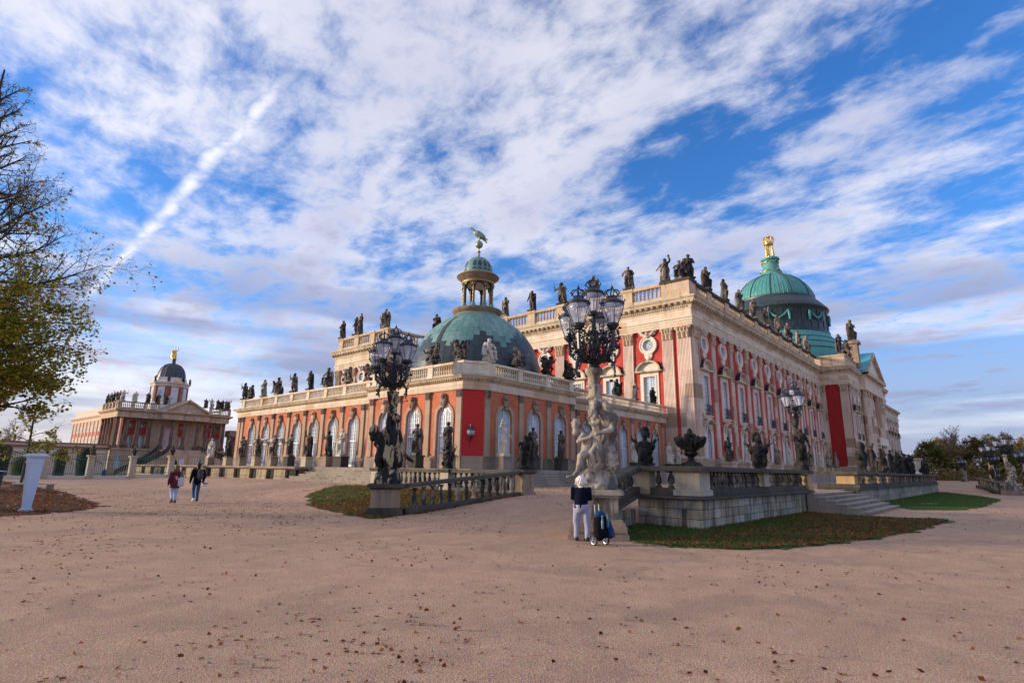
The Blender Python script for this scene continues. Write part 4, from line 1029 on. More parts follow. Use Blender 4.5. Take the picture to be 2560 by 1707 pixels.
# middle projection
tR = 23.8
put('side_wall', MB().box(135.8, 136.4, tR, tM, 1.75, 20.8).mesh('side_wall', 'red_dark'), PA)
pil(PA, (135.8, 0), LEFT, -(tR+0.8)); pil(PA, (135.8, 0), LEFT, -(tM-0.35))
wR = [139.6+4.2*i for i in range(2)] + [151.0, 159.0, 167.0] + [174.4, 178.6]
wall(PA, (0, tR), RIGHT, 135.8, 182.2, 1.75, 20.8, [q for a in wR for q in bay_opens(a)], 'red_stucco', 0.45)
for a in wR: bay(PA, (0, tR), RIGHT, a)
for a in (136.8, 141.7, 146.6, 148.2, 155, 163, 169.8, 171.4, 176.3, 181.2): pil(PA, (0, tR), RIGHT, a)
put('stone_balcony', MB().box(153.5, 164.5, tR-2.2, tR, 8.6, 9.1).box(153.5, 164.5, tR-2.2, tR-1.9, 9.1, 10.3).box(154.2, 155.2, tR-1.9, tR, 1.75, 8.6).box(162.8, 163.8, tR-1.9, tR, 1.75, 8.6).mesh('stone_balcony', 'pale_trim'), PA)
# left projecting block of the short end
sB = 61.4
wB = [96.6, 91.3]
wall(PA, (sB, 0), LEFT, -100.2, -84, 1.75, 20.8, [q for t in wB for q in bay_opens(-t)], 'red_stucco', 0.45)
for t in wB: bay(PA, (sB, 0), LEFT, -t, False)
for t in (99.3, 94.0, 88.4, 85.0): pil(PA, (sB, 0), LEFT, -t)
put('wall', MB().box(sB, sM+0.4, 84, 84.5, 1.75, 20.8).mesh('wall', 'red_stucco'), PA)
put('wall', MB().box(sB, 110, 99.7, 100.2, 1.75, 20.8).mesh('wall', 'red_stucco'), PA)
MPATH = [(110, 100.2), (sB, 100.2), (sB, 84), (sM, 84), (sM, tM), (135.8, tM), (135.8, tR), (182.2, tR), (182.2, tM), (249, tM), (249, 84)]
put('base_plinth', MB().sweep(MPATH, [(0, 3.5), (0.34, 3.5), (0.40, 3.38), (0.40, 1.75), (0, 1.75)]).mesh('base_plinth', 'arch_stone'), PA)
put('architrave', MB().sweep(MPATH, [(-0.4, 20.68), (0.30, 20.68), (0.30, 20.98), (0.36, 20.98), (0.36, 21.32), (0.42, 21.32), (0.42, 21.62), (0.52, 21.72), (0.52, 21.80), (0.30, 21.84), (-0.4, 21.84)]).mesh('architrave', 'entablature'), PA)
put('frieze', MB().sweep(MPATH, [(-0.4, 21.842), (0.29, 21.842), (0.29, 22.85), (0.38, 22.9), (0.38, 23.05), (-0.4, 23.05)]).mesh('frieze', 'entablature'), PA)
put('cornice', MB().sweep(MPATH, [(-0.4, 23.052), (0.44, 23.052), (0.46, 23.36), (0.52, 23.40), (0.54, 23.78), (1.02, 23.80), (1.02, 24.06), (1.12, 24.2), (1.2, 24.32), (1.2, 24.46), (-0.4, 24.60)]).mesh('cornice', 'cornice_stone'), PA)
mod = MB().extr([(0, 0), (0, 0.34), (0.45, 0.34), (0.45, 0.22), (0.25, 0.05)], -0.19, 0.19)   # local x = outwards, y = along
mod = MB().join(mod, lambda p: (p.y, -p.x, p.z)).mesh('modillion', 'cornice_stone')
k = 0
for o, rz, a0, a1, st in (((sM, 0), LEFT, -83.5, -tM+1.0, 0.86), ((0, tM), RIGHT, sM-0.9, 134.5, 0.86), ((sB, 0), LEFT, -100.9, -84.0, 0.86), ((135.8, 0), LEFT, -28, -23.4, 0.86), ((0, tR), RIGHT, 135.4, 182, 1.1)):
    F = fr(o, rz); n_ = int((a1-a0)/st)
    for i in range(n_+1): put('modillion', mod, PA, F(a0+(a1-a0)*i/n_, 0.52, 23.44), rz); k += 1
dn = MB()
for o, rz, a0, a1 in (((sM, 0), LEFT, -84, -tM), ((0, tM), RIGHT, sM, 135)):
    F = fr(o, rz); n_ = int((a1-a0)/0.30)
    for i in range(n_):
        a = a0+(a1-a0)*i/n_; p = [F(a+q, d, 0) for q, d in ((-0.08, 0.4), (-0.08, 0.58), (0.08, 0.58), (0.08, 0.4))]
        r0 = dn.pts([(x, y, 23.12) for x, y, _ in p]); r1 = dn.pts([(x, y, 23.34) for x, y, _ in p]); dn.quadstrip(r0, r1, True); dn.f.append(tuple(reversed(r0)))
put('dentil_band', dn.mesh('dentil_band', 'cornice_stone'), PA, kind='stuff')
# roof balustrade
RAILM = [(-0.62, 26.72), (0.10, 26.72), (0.18, 26.82), (0.18, 27.05), (0.10, 27.2), (-0.62, 27.2), (-0.7, 26.95)]
BPATH = [(sM, 84), (sM, tM), (135.6, tM)]
BPATH2 = [(100, 100.2), (sB, 100.2), (sB, 84), (sM, 84)]
for P_ in (BPATH, BPATH2):
    put('balustrade_base', MB().sweep(P_, [(-0.7, 25.2), (0.05, 25.2), (0.10, 25.1), (0.10, 24.45), (-0.7, 24.45)]).mesh('balustrade_base', 'cornice_stone'), PA)
put('balustrade_rail', MB().sweep([(sM, 84), (sM, tM+3.4)], RAILM).mesh('balustrade_rail', 'sandstone'), PA)
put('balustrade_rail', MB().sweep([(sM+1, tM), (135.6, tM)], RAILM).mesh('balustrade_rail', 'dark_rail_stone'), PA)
put('balustrade_rail', MB().sweep(BPATH2, RAILM).mesh('balustrade_rail', 'sandstone'), PA)
pierM = MB().box(-0.75, 0.75, -0.12, 0.72, 24.6, 26.9).box(-0.85, 0.85, -0.2, 0.8, 24.6, 25.2).mesh('pier', 'sandstone')
capPM = MB().box(-0.9, 0.9, -0.28, 0.85, 26.9, 27.25, 0.05)
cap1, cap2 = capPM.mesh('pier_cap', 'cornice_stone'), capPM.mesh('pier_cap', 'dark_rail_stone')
balM = MB().lathe([(r*2.0, z*1.52/0.6) for r, z in BAL[::2]+[BAL[-1]]], 7).mesh('baluster', 'sandstone', 60)
PM = [38.4+5.93*i for i in range(8)]
for t in PM: q_ = put('pier', pierM, PA, (sM, t, 0), LEFT); put('pier_cap', cap1, q_, local=True)
q_ = put('corner_pier', MB().prism([(sM-.12, tM-.12), (sM+2.0, tM-.12), (sM+2.0, tM+.85), (sM+.85, tM+.85), (sM+.85, tM+3.9), (sM-.12, tM+3.9)], 24.6, 26.9).mesh('corner_pier', 'sandstone'), PA)
put('pier_cap', MB().prism([(sM-.28, tM-.28), (sM+2.2, tM-.28), (sM+2.2, tM+.95), (sM+.95, tM+.95), (sM+.95, tM+4.1), (sM-.28, tM+4.1)], 26.905, 27.25).mesh('pier_cap', 'dark_rail_stone'), q_, local=True)
e0 = [tM+3.95] + [x for t in PM for x in (t-0.78, t+0.78)] + [84]
for x0, x1 in zip(e0[::2], e0[1::2]):
    n_ = int((x1-x0)/0.62)
    if n_ > 0:
        for i in range(n_): put('baluster', balM, PA, (sM+0.3, x0+(i+.5)*(x1-x0)/n_, 25.2))
PR_ = [76.19+6.68*i for i in range(9)]
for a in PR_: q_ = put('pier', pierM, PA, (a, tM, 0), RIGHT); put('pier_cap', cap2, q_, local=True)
e0 = [sM+2.1] + [x for a in PR_ for x in (a-0.78, a+0.78)] + [135]
for x0, x1 in zip(e0[::2], e0[1::2]): bal_run(PA, (0, tM), RIGHT, x0, x1, 25.2, 1.52, 0.55, -0.3, 'sandstone', 7, 2.0)
for o, rz, ps, ends in (((sB, 0), LEFT, (-99.4, -94.0, -88.8, -84.7), (-98.6, -94.8, -93.2, -89.6, -88.0, -85.5)), ((0, 84), RIGHT, (), (sB+0.8, sM-0.4))):
    for a in ps: q_ = put('pier', pierM, PA, fr(o, rz)(a, 0, 0), rz); put('pier_cap', cap1, q_, local=True)
    for x0, x1 in zip(ends[::2], ends[1::2]): bal_run(PA, o, rz, x0, x1, 25.2, 1.52, 0.6, -0.3, 'sandstone', 7, 2.0)
put('roof', MB().prism([(sM+.4, 83), (sM+.4, tM+.4), (135, tM+.4), (136.3, tR+.4), (181.8, tR+.4), (182.3, tM+.4), (248.5, tM+.4), (248.5, 90), (100, 99.8), (sB+.4, 99.8), (sB+.4, 84.4)], 23.2, 24.55).mesh('roof', 'roof_flat'), PA)
# attic and pediment on the projection
put('attic', MB().sweep([(135.8, tM+6), (135.8, tR), (182.2, tR), (182.2, tM+6)], [(-1.0, 27.1), (0.1, 27.1), (0.18, 27.0), (0.18, 26.8), (-0.05, 26.7), (-0.05, 25.1), (0.1, 25.0), (0.1, 24.5), (-1.0, 24.5)]).mesh('attic', 'sandstone'), PA)
ped = MB(); i = ped.pts([(147, tR-1.5, 24.6), (159, tR-1.5, 30.4), (171, tR-1.5, 24.6)]); ped.f.append(tuple(i))
put('pediment', ped.mesh('pediment', 'pale_trim'), PA)
for (x0, z0, x1, z1) in ((146.6, 24.5, 159.2, 30.9), (171.4, 24.5, 158.8, 30.9), (146.6, 24.5, 171.4, 24.5)):
    mb = MB(); d_ = 0.75; i0 = [(x0, z0), (x1, z1), (x1, z1-d_), (x0, z0-d_*0.6)] if z1 > z0 else [(x0, z0+.3), (x1, z1+.3), (x1, z1-.5), (x0, z0-.5)]
    put('raking_cornice', MB().extr(i0, tR-2.3, tR-1.2).mesh('raking_cornice', 'cornice_stone'), PA)
put('portico_wall', MB().box(147.3, 170.7, tR-1.45, tR-0.3, 20.7, 24.4).mesh('portico_wall', 'entablature'), PA)
for a in (148.2, 151.6, 155, 163, 166.4, 169.8):
    c_ = put('column', MB().lathe([(0.95, 3.5), (0.95, 3.9), (0.8, 4.1), (0.78, 9), (0.66, 19.0)], 14).mesh('column', 'pilaster_stone', 60), PA, (a, tR-0.9, 0)); put('capital', capM, c_, (0, 0.1, 19.06), local=True)
rf = MB(); i = rf.pts([(146.8, tR-2.0, 24.9), (159, tR-2.0, 31.0), (171.2, tR-2.0, 24.9), (146.8, 36, 24.9), (159, 36, 31.0), (171.2, 36, 24.9)]); rf.f += [(i[0], i[3], i[4], i[1]), (i[1], i[4], i[5], i[2])]
put('pediment_roof', rf.mesh('pediment_roof', 'copper_blue'), PA)
# great dome
D2 = (159, 43.2, 0)
put('dome_skirt', MB().lathe([(16.8, 27), (16.0, 31.0), (15.1, 33.2), (14.2, 34.6), (13.3, 35.9), (12.5, 37.1)], 64).mesh('dome_skirt', 'copper_teal', 40), PA, D2)
for r, z in ((15.6, 32.2), (14.75, 33.85), (13.75, 35.3)): put('skirt_seam', MB().lathe([(r, z-0.06), (r+0.12, z), (r-0.05, z+0.1)], 64).mesh('skirt_seam', 'copper_dark'), PA, D2)
put('drum', MB().lathe([(12.7, 36.9), (12.7, 37.5), (12.3, 37.8), (12.2, 42.6), (12.5, 43.0), (12.95, 43.6), (12.9, 43.95), (11.9, 45.1), (10.9, 46.2), (10.15, 46.9), (10.15, 47.3)], 64).mesh('drum', 'copper_dark', 40), PA, D2)
sg = MB().extr([(-0.1, 37.8), (-0.1, 42.7), (0.1, 42.7), (0.1, 37.8)], 12.15, 12.42).mesh('drum_seam', 'copper_dark')
for k in range(32): put('drum_seam', sg, PA, D2, 2*PI*k/32)
DQ = [(10.0, 47.0), (9.85, 48.3), (9.3, 49.8), (8.35, 51.4), (7.0, 52.9), (5.3, 54.1), (3.7, 54.9), (2.7, 55.3)]
put('upper_dome', MB().lathe(DQ, 64).mesh('upper_dome', 'copper_teal', 180), PA, D2)
rib = MB().tube([(r+0.05, 0, z) for r, z in DQ], 0.16, 5).mesh('dome_rib', 'copper_dark')
for k in range(12): put('dome_rib', rib, PA, D2, 2*PI*k/12+0.2)
rib2 = MB().tube([(r+0.02, 0, z) for r, z in DQ], 0.07, 4).mesh('dome_seam', 'copper_green')
for k in range(60):
    if k % 5: put('dome_seam', rib2, PA, D2, 2*PI*k/60+0.2)
gm = MB()
for sx in (-1, 1):
    gm.tube([(12.45, sx*2.3, 42.2), (12.5, sx*2.4, 41.2), (12.45, sx*2.45, 39.6)], [0.22, 0.34, 0.2], 6)
gm.tube([(12.4, -2.2, 42.1), (12.55, -1.2, 40.9), (12.75, 0, 40.1), (12.55, 1.2, 40.9), (12.4, 2.2, 42.1)], [0.16, 0.26, 0.34, 0.26, 0.16], 6)
gm = gm.mesh('garland', 'copper_green', 180)
for k in range(8): put('garland', gm, PA, D2, 2*PI*k/8+math.radians(199), material='copper_teal')
put('dome_neck', MB().lathe([(3.4, 54.9), (3.0, 55.6), (2.5, 56.4), (2.15, 57.5), (2.0, 59.6), (2.4, 59.8), (2.4, 60.3), (1.9, 60.4), (0.3, 60.5)], 24).mesh('dome_neck', 'copper_teal', 40), PA, D2)
gg = MB()
for k in range(6):
    a0_ = 2*PI*k/6
    for zz, r in ((56.2, 2.75), (58.9, 2.2)):
        gg.tube([(r*math.cos(a0_+q), r*math.sin(a0_+q), zz+dz_) for q, dz_ in ((0, 0.5), (0.26, 0.05), (0.52, -0.15), (0.78, 0.05), (1.05, 0.5))], 0.13, 5)
put('gilt_garland', gg.mesh('gilt_garland', 'gold', 180), PA, D2)
gr = MB()
for k in range(3):
    an = 2*PI*k/3+0.5; x, y = 0.85*math.cos(an), 0.85*math.sin(an)
    gr.cap((x*1.25, y*1.25, 60.5), (x*1.1, y*1.1, 61.9), 0.22, 0.30).cap((x*1.1, y*1.1, 61.9), (x, y, 63.4), 0.40, 0.32).ell((x, y, 64.0), 0.28).cap((x*1.2, y*1.2, 63.3), (x*0.9, y*0.9, 64.6), 0.14, 0.10)
    gr.ell((x*1.15, y*1.15, 61.6), (0.42, 0.42, 0.9), 8, 6)
put('three_graces', gr.mesh('three_graces', 'gold', 180), PA, D2)
cr2 = MB().lathe([(1.2, 64.5), (1.3, 64.7), (1.2, 65.0), (1.25, 65.2), (0.9, 65.25)], 20)
for k in range(8):
    an = 2*PI*k/8; c_, s_ = math.cos(an), math.sin(an)
    cr2.tube([(1.15*c_, 1.15*s_, 65.2), (1.55*c_, 1.55*s_, 66.0), (1.15*c_, 1.15*s_, 66.7), (0.15*c_, 0.15*s_, 66.9)], [0.14, 0.16, 0.16, 0.12], 5)
    cr2.ell((1.3*c_, 1.3*s_, 65.45), 0.2, 6, 4)
cr2.ell((0, 0, 67.2), 0.32).tube([(0, 0, 67.3), (0, 0, 68.1)], 0.08, 5).tube([(-0.3, 0, 67.8), (0.3, 0, 67.8)], 0.07, 5)
put('gilded_crown', cr2.mesh('gilded_crown', 'gold', 180), PA, D2)

# low far wing at the other end of the long front
FW = thing('far_wing', 'low red far wing with pale roof parapet at the distant end of the palace', 'palace wing', (262, 31, 1.75))
put('wall', MB().box(250, 292, 31, 50, 1.75, 8).mesh('wall', 'red_stucco'), FW)
put('cornice', MB().sweep([(250, 31), (292, 31), (292, 50)], [(-.2, 8), (0.2, 8), (0.2, 8.6), (0.6, 8.8), (0.6, 9.1), (-.2, 9.1)]).mesh('cornice', 'entablature'), FW)
put('parapet', MB().box(250, 292, 31.1, 31.6, 9.1, 10.3).mesh('parapet', 'sandstone'), FW)
for i in range(9): put('pilaster', pilA, FW, (252+4.7*i, 31, 0), RIGHT)
for i in range(8): set_window(FW, wmA, (254.3+4.7*i, 30.97, 0), RIGHT)
put('dome', MB().lathe([(6, 10), (5.9, 11.5), (5, 13.5), (3.2, 15.2), (0.3, 16)], 24, (276, 38, 0)).mesh('dome', 'copper_dark', 60), FW)

# ------------------------------------------------------------------ columned palace across the court
CP = thing('columned_palace', 'distant brown columned palace with a pediment, curved stairs and a small dark dome', 'palace', (38, 150, -0.8))
s0, s1, tC = 37.9, 62.2, 150.0
ZF, ZE, ZC, ZT = 5.3, 12.25, 14.05, 15.8
wC = [39.1+2.28*i for i in range(3)] + [53.9+2.2*i for i in range(0)] + [48.9, 57.7, 60.1, 51.0]
wcm = rect_window(0.55, 1.0, 3.4, 2, 4); wca = arch_window(0.42, ZF+0.35, ZF+1.6, ZF+2.6, bars=2, rows_low=3, rows_up=2); wcb = arch_window(0.75, ZF+0.3, ZF+2.4, ZF+4.3, bars=2, rows_low=4, rows_up=4)
wco = band(circ(0.5, 10.6, 16), circ(0.42, 10.6, 16), -0.03, 0.04).box(-0.03, 0.03, -0.02, 0.02, 10.2, 11.0).box(-0.4, 0.4, -0.02, 0.02, 10.57, 10.63)
gl = MB(); i = gl.pts([(x, 0.03, z) for x, z in circ(0.46, 10.6, 16)[:-1]]); gl.f.append(tuple(i)); wco = (wco.mesh('oculus_window', 'white_paint'), gl.mesh('pane', 'pane_dark'))
up = [39.3, 41.55, 43.85, 52.35, 58.2, 60.5]
tw = tC+2.4
wall(CP, (0, tw), RIGHT, s0, s1, ZF, ZE+0.2, [arch_open(a, 0.42, ZF+0.33, ZF+2.6) for a in up] + [oval_open(a, 0.45, 10.6) for a in up] + [arch_open(49.4, 0.75, ZF+0.28, ZF+4.3)], 'sandstone', 0.3)
for a in up:
    set_window(CP, wca, (a, tw+0.15, 0), RIGHT); set_window(CP, wco, (a, tw+0.15, 0), RIGHT)
    put('window_surround', band(archline(0.62, ZF+0.2, ZF+2.6, 8), archline(0.44, ZF+0.2, ZF+2.6, 8), -0.06, 0.02).mesh('window_surround', 'brown_stone'), CP, (a, tw, 0), RIGHT)
    put('oculus_surround', band(circ(0.68, 10.6, 16), circ(0.46, 10.6, 16), -0.08, 0.02).mesh('oculus_surround', 'brown_stone'), CP, (a, tw, 0), RIGHT)
    put('red_panel', band([(-.85, 8.5), (-.85, 11.7), (.85, 11.7), (.85, 8.5), (-.85, 8.5)], [(-.48, 10.1), (-.48, 11.1), (.48, 11.1), (.48, 10.1), (-.48, 10.1)], -.03, .02).mesh('red_panel', 'red_stucco'), CP, (a, tw, 0), RIGHT)
set_window(CP, wcb, (49.4, tw+0.15, 0), RIGHT)
wall(CP, (0, tC), RIGHT, s0, s1, -1.0, ZF, [rect_open(a, 0.55, 1.0, 3.4) for a in (39.3, 48.3, 51.3, 53.9)], 'arch_stone', 0.3, 'basement_wall')
for a in (39.3, 48.3, 51.3, 53.9): set_window(CP, wcm, (a, tC+0.15, 0), RIGHT)
put('door', MB().box(50.8, 51.8, tC-3.28, tC-3.1, -0.8, 3.2).mesh('door', 'door_white'), CP)
put('basement_cornice', MB().sweep([(s0, tC+12), (s0, tC), (s1, tC), (s1, tC+12)], [(-.3, 4.9), (0.1, 4.9), (0.25, 5.1), (0.25, 5.3), (-.3, 5.3)]).mesh('basement_cornice', 'sandstone'), CP)
put('wall', MB().box(s0+1.0, s0+1.4, tC+0.5, tC+14, ZF, ZE+.2).mesh('wall', 'peach_wall'), CP)
put('basement_wall', MB().box(s0, s0+0.4, tC+0.01, tC+14, -1.0, ZF-0.01).mesh('basement_wall', 'arch_stone'), CP)
put('floor_slab', MB().box(s0+.2, s1-.2, tC+.2, tC+13.8, ZF-0.3, ZF+0.02).mesh('floor_slab', 'step_stone'), CP)
colC = MB().box(-0.5, 0.5, -0.5, 0.5, ZF, ZF+0.75).lathe([(0.46, ZF+0.75), (0.42, ZF+0.95), (0.36, ZF+1.05), (0.36, ZF+3), (0.29, ZE-0.7)], 10).mesh('column', 'umber_stone', 50)
capS = leaf_cap(0.62, 0.72, 0.31, 2, True, 'capital', 'umber_stone')
pilS = plainpil(0.5, 0.15, ZF, ZE, 'arch_stone')
cs_ = [38.2, 40.27, 42.46, 44.81, 46.9, 49.0, 51.6, 54.6, 56.7, 58.97, 61.4]
for a in cs_:
    front = tC-1.2 if 46.8 < a < 56.8 else tC+0.45
    c_ = put('column', colC, CP, (a, front, 0)); put('capital', capS, c_, (0, 0.3, ZE-0.72), local=True)
for i in range(5):
    c_ = put('column', colC, CP, (s0+0.45, tC+2.9+2.4*i, 0)); put('capital', capS, c_, (0, 0.3, ZE-0.72), local=True)
    if i < 5: put('red_panel', MB().box(s0+0.95, s0+1.02, tC+1.1+2.4*i, tC+2.5+2.4*i, 8.4, 11.6).mesh('red_panel', 'red_stucco'), CP)
CPATH = [(s0, tC+13.5), (s0, tC), (46.6, tC), (46.6, tC-1.6), (56.9, tC-1.6), (56.9, tC), (s1, tC), (s1, tC+13.5)]
put('entablature', MB().sweep(CPATH, [(-1.4, ZE), (0.05, ZE), (0.05, ZE+0.4), (0.12, ZE+0.42), (0.05, ZE+0.5), (0.05, ZE+1.1), (0.2, ZE+1.2), (0.6, ZE+1.45), (0.75, ZE+1.6), (0.75, ZE+1.8), (-1.4, ZE+1.85)]).mesh('entablature', 'sandstone'), CP)
put('roof', MB().box(s0+.3, s1-.3, tC+.3, tC+13, ZC-.4, ZC+0.05).mesh('roof', 'roof_flat'), CP)
BC = [(s0, tC+13), (s0, tC), (45.9, tC)]
for P_ in (BC, [(57.6, tC), (s1, tC), (s1, tC+13)]):
    put('balustrade_base', MB().sweep(P_, [(-0.4, ZC+.35), (0, ZC+.35), (0, ZC), (-0.4, ZC)]).mesh('balustrade_base', 'brown_stone'), CP)
    put('balustrade_rail', MB().sweep(P_, [(-0.45, ZT-.2), (0.05, ZT-.2), (0.05, ZT), (-0.45, ZT)]).mesh('balustrade_rail', 'brown_stone'), CP)
for o, rz, x0, x1 in (((0, tC), RIGHT, s0, 45.9), ((0, tC), RIGHT, 57.6, s1), ((s0, 0), LEFT, -tC-13, -tC)):
    bal_run(CP, o, rz, x0, x1, ZC+.35, 1.2, 0.36, -0.2, 'brown_stone', 5, 1.1)
    n_ = int((x1-x0)/2.2)
    for i in range(n_+1): put('pier', MB().box(-.28, .28, -0.02, .42, ZC, ZT+.02).mesh('pier', 'sandstone'), CP, fr(o, rz)(x0+(x1-x0)*i/n_, 0, 0), rz)
pd = MB(); i = pd.pts([(46.9, tC-1.5, ZC+.1), (51.75, tC-1.5, ZC+2.75), (56.6, tC-1.5, ZC+.1)]); pd.f.append(tuple(i)); put('pediment', pd.mesh('pediment', 'sandstone'), CP)
for x0, z0, x1, z1 in ((45.9, ZC-.05, 51.75, ZC+3.2), (57.6, ZC-.05, 51.75, ZC+3.2)): put('raking_cornice', MB().extr([(x0, z0), (x1, z1), (x1, z1-.45), (x0+(.8 if x1 > x0 else -.8), z0)], tC-2.2, tC-1.2).mesh('raking_cornice', 'cornice_stone'), CP)
rf = MB(); i = rf.pts([(46, tC-2, ZC), (51.75, tC-2, ZC+3.15), (57.5, tC-2, ZC), (46, tC+8, ZC), (51.75, tC+8, ZC+3.15), (57.5, tC+8, ZC)]); rf.f += [(i[0], i[3], i[4], i[1]), (i[1], i[4], i[5], i[2])]
put('pediment_roof', rf.mesh('pediment_roof', 'slate_dome'), CP)
# octagonal drum and dome
D3 = (52.0, 164.0, 0); a8 = PI/8
put('drum', MB().lathe([(4.15, 16), (4.15, 22.0)], 8, a0=a8).mesh('drum', 'red_stucco'), CP, D3)
put('drum_cornice', MB().lathe([(4.2, 21.5), (4.3, 21.9), (4.7, 22.3), (4.75, 22.55), (4.1, 22.7), (3.7, 23.2), (3.6, 23.9), (0.3, 24.0)], 8, a0=a8).mesh('drum_cornice', 'pale_trim'), CP, D3)
put('drum_base', MB().lathe([(4.7, 14), (4.7, 17.1), (4.3, 17.5), (0.4, 17.6)], 8, a0=a8).mesh('drum_base', 'pale_trim'), CP, D3)
for k in range(8):
    an = 2*PI*k/8; R0 = 4.15*math.cos(a8)
    c_ = (D3[0]+R0*math.cos(an), D3[1]+R0*math.sin(an), 0)
    put('window_surround', MB().box(-0.85, 0.85, -0.12, 0.05, 17.6, 21.3).mesh('window_surround', 'pale_trim'), CP, c_, an+PI/2)
    wd_ = put('window', MB().box(-0.5, 0.5, -0.16, 0.05, 18.1, 20.6).mesh('window', 'white_paint'), CP, c_, an+PI/2)
    put('pane', MB().box(-0.42, -0.04, -0.19, 0.0, 18.2, 20.5).box(0.04, 0.42, -0.19, 0.0, 18.2, 20.5).mesh('pane', 'pane_glass'), wd_, local=True)
    c2 = (D3[0]+4.15*math.cos(an+a8), D3[1]+4.15*math.sin(an+a8), 0)
    put('pilaster', MB().box(-0.3, 0.3, -0.15, 0.3, 17.4, 21.6).mesh('pilaster', 'brown_stone'), CP, c2, an+a8+PI/2)
dg = MB().extr([(-1.9, 22.3), (0, 23.9), (1.9, 22.3)], -0.3, 0.3).mesh('drum_pediment', 'pale_trim')
an = math.radians(-90); put('drum_pediment', dg, CP, (D3[0]+4.2*math.cos(an), D3[1]+4.2*math.sin(an), 0), an+PI/2)
put('clock', MB().ell((0, -0.35, 22.9), (0.38, 0.08, 0.38), 14, 8).mesh('clock', 'gold'), CP, (D3[0]+4.2*math.cos(an), D3[1]+4.2*math.sin(an), 0), an+PI/2)
put('dome', MB().lathe([(3.25, 23.4), (3.2, 24.4), (3.05, 25.3), (2.65, 26.4), (1.9, 27.3), (0.9, 27.75), (0.5, 27.85), (0.45, 29.0), (0.65, 29.1), (0.2, 29.2)], 32).mesh('dome', 'slate_dome', 40), CP, D3)
rb = MB().tube([(3.25, 0, 23.4), (3.22, 0, 24.4), (3.07, 0, 25.3), (2.67, 0, 26.4), (1.92, 0, 27.32), (0.9, 0, 27.78)], 0.09, 4).mesh('dome_rib', 'slate_dome')
for k in range(16): put('dome_rib', rb, CP, D3, 2*PI*k/16)
# curved flights of stairs on both sides
def stair(cx0, sgn):
    mb, rl = MB(), MB(); n_ = 26; last = None; pr = []
    for i in range(n_+1):
        f = i/n_; ang = PI*0.5*f
        x = cx0 - sgn*(0.5 + 9.5*math.sin(ang)*0.9*f**0.3); y = tC-1.8-5.2*math.sin(PI*f*0.85)-1.0*f; z = ZF-6.0*f
        pr.append((x, y, z))
    for (x0, y0, z0), (x1, y1, z1) in zip(pr, pr[1:]):
        d = Vector((x1-x0, y1-y0)); d.normalize(); n2 = Vector((-d.y, d.x))
        for q in (-1.1, 1.1):
            pts_ = [(x0+n2.x*q, y0+n2.y*q), (x1+n2.x*q, y1+n2.y*q), (x1+n2.x*q*1.2, y1+n2.y*q*1.2), (x0+n2.x*q*1.2, y0+n2.y*q*1.2)]
            lo, hi = mb.pts([(x, y, -1.2) for x, y in pts_]), mb.pts([(pts_[0][0], pts_[0][1], z0), (pts_[1][0], pts_[1][1], z1), (pts_[2][0], pts_[2][1], z1), (pts_[3][0], pts_[3][1], z0)])
            mb.quadstrip(lo, hi, True); mb.f.append(tuple(hi))
        r = mb.pts([(x0+n2.x*1.1, y0+n2.y*1.1, z0-.15), (x0-n2.x*1.1, y0-n2.y*1.1, z0-.15), (x1-n2.x*1.1, y1-n2.y*1.1, z0-.15), (x1+n2.x*1.1, y1+n2.y*1.1, z0-.15)]); mb.f.append(tuple(r))
    for q in (-1.2, 1.2):
        top = []
        for i, (x, y, z) in enumerate(pr):
            j = min(i, n_-1); d = Vector((pr[j+1][0]-pr[j][0], pr[j+1][1]-pr[j][1])); d.normalize()
            top.append((x-d.y*q, y+d.x*q, z+1.0)); rl.box(top[-1][0]-.1, top[-1][0]+.1, top[-1][1]-.1, top[-1][1]+.1, z, z+1.0)
        rl.tube(top, 0.17, 5)
    st = put('curved_stairs', mb.mesh('curved_stairs', 'sandstone'), CP)
    put('stair_balustrade', rl.mesh('stair_balustrade', 'dark_rail_stone'), CP)
stair(48.0, 1); stair(55.5, -1)
put('landing', MB().box(46.6, 56.9, tC-3.2, tC, -1.0, ZF-0.05).mesh('landing', 'sandstone'), CP)
for a in (48.3, 53.9): set_window(CP, wcm, (a, tC-3.22, 0), RIGHT)
# rear block
put('rear_block', MB().box(38.6, 58, tC+13.5, tC+42, -1, 12.2).mesh('rear_block', 'peach_wall'), CP)
put('rear_cornice', MB().sweep([(58, tC+42), (38.6, tC+42), (38.6, tC+13.6)], [(-.3, 12.2), (0.1, 12.2), (0.15, 12.8), (0.7, 13.3), (0.7, 13.6), (-.2, 13.7), (-.2, 15.2), (-.5, 15.2)]).mesh('rear_cornice', 'cream_wall'), CP)
for i in range(8):
    t_ = tC+16+3.3*i
    for za, zb in ((6.0, 8.3), (9.6, 11.0), (0.5, 3.5)):
        w2 = put('window', MB().box(-0.55, 0.55, -0.05, 0.05, za, zb).mesh('window', 'pale_trim'), CP, (38.6, t_, 0), LEFT); put('pane', MB().box(-0.4, 0.4, -0.07, 0.0, za+.12, zb-.12).mesh('pane', 'pane_glass'), w2, local=True)
    put('red_panel', MB().box(-0.7, 0.7, -0.03, 0.02, 8.5, 9.5).mesh('red_panel', 'red_stucco'), CP, (38.6, t_, 0), LEFT)
    put('pilaster', MB().box(-0.3, 0.3, -0.2, 0.02, -1, 12.2).mesh('pilaster', 'cream_wall'), CP, (38.6, t_+1.65, 0), LEFT)

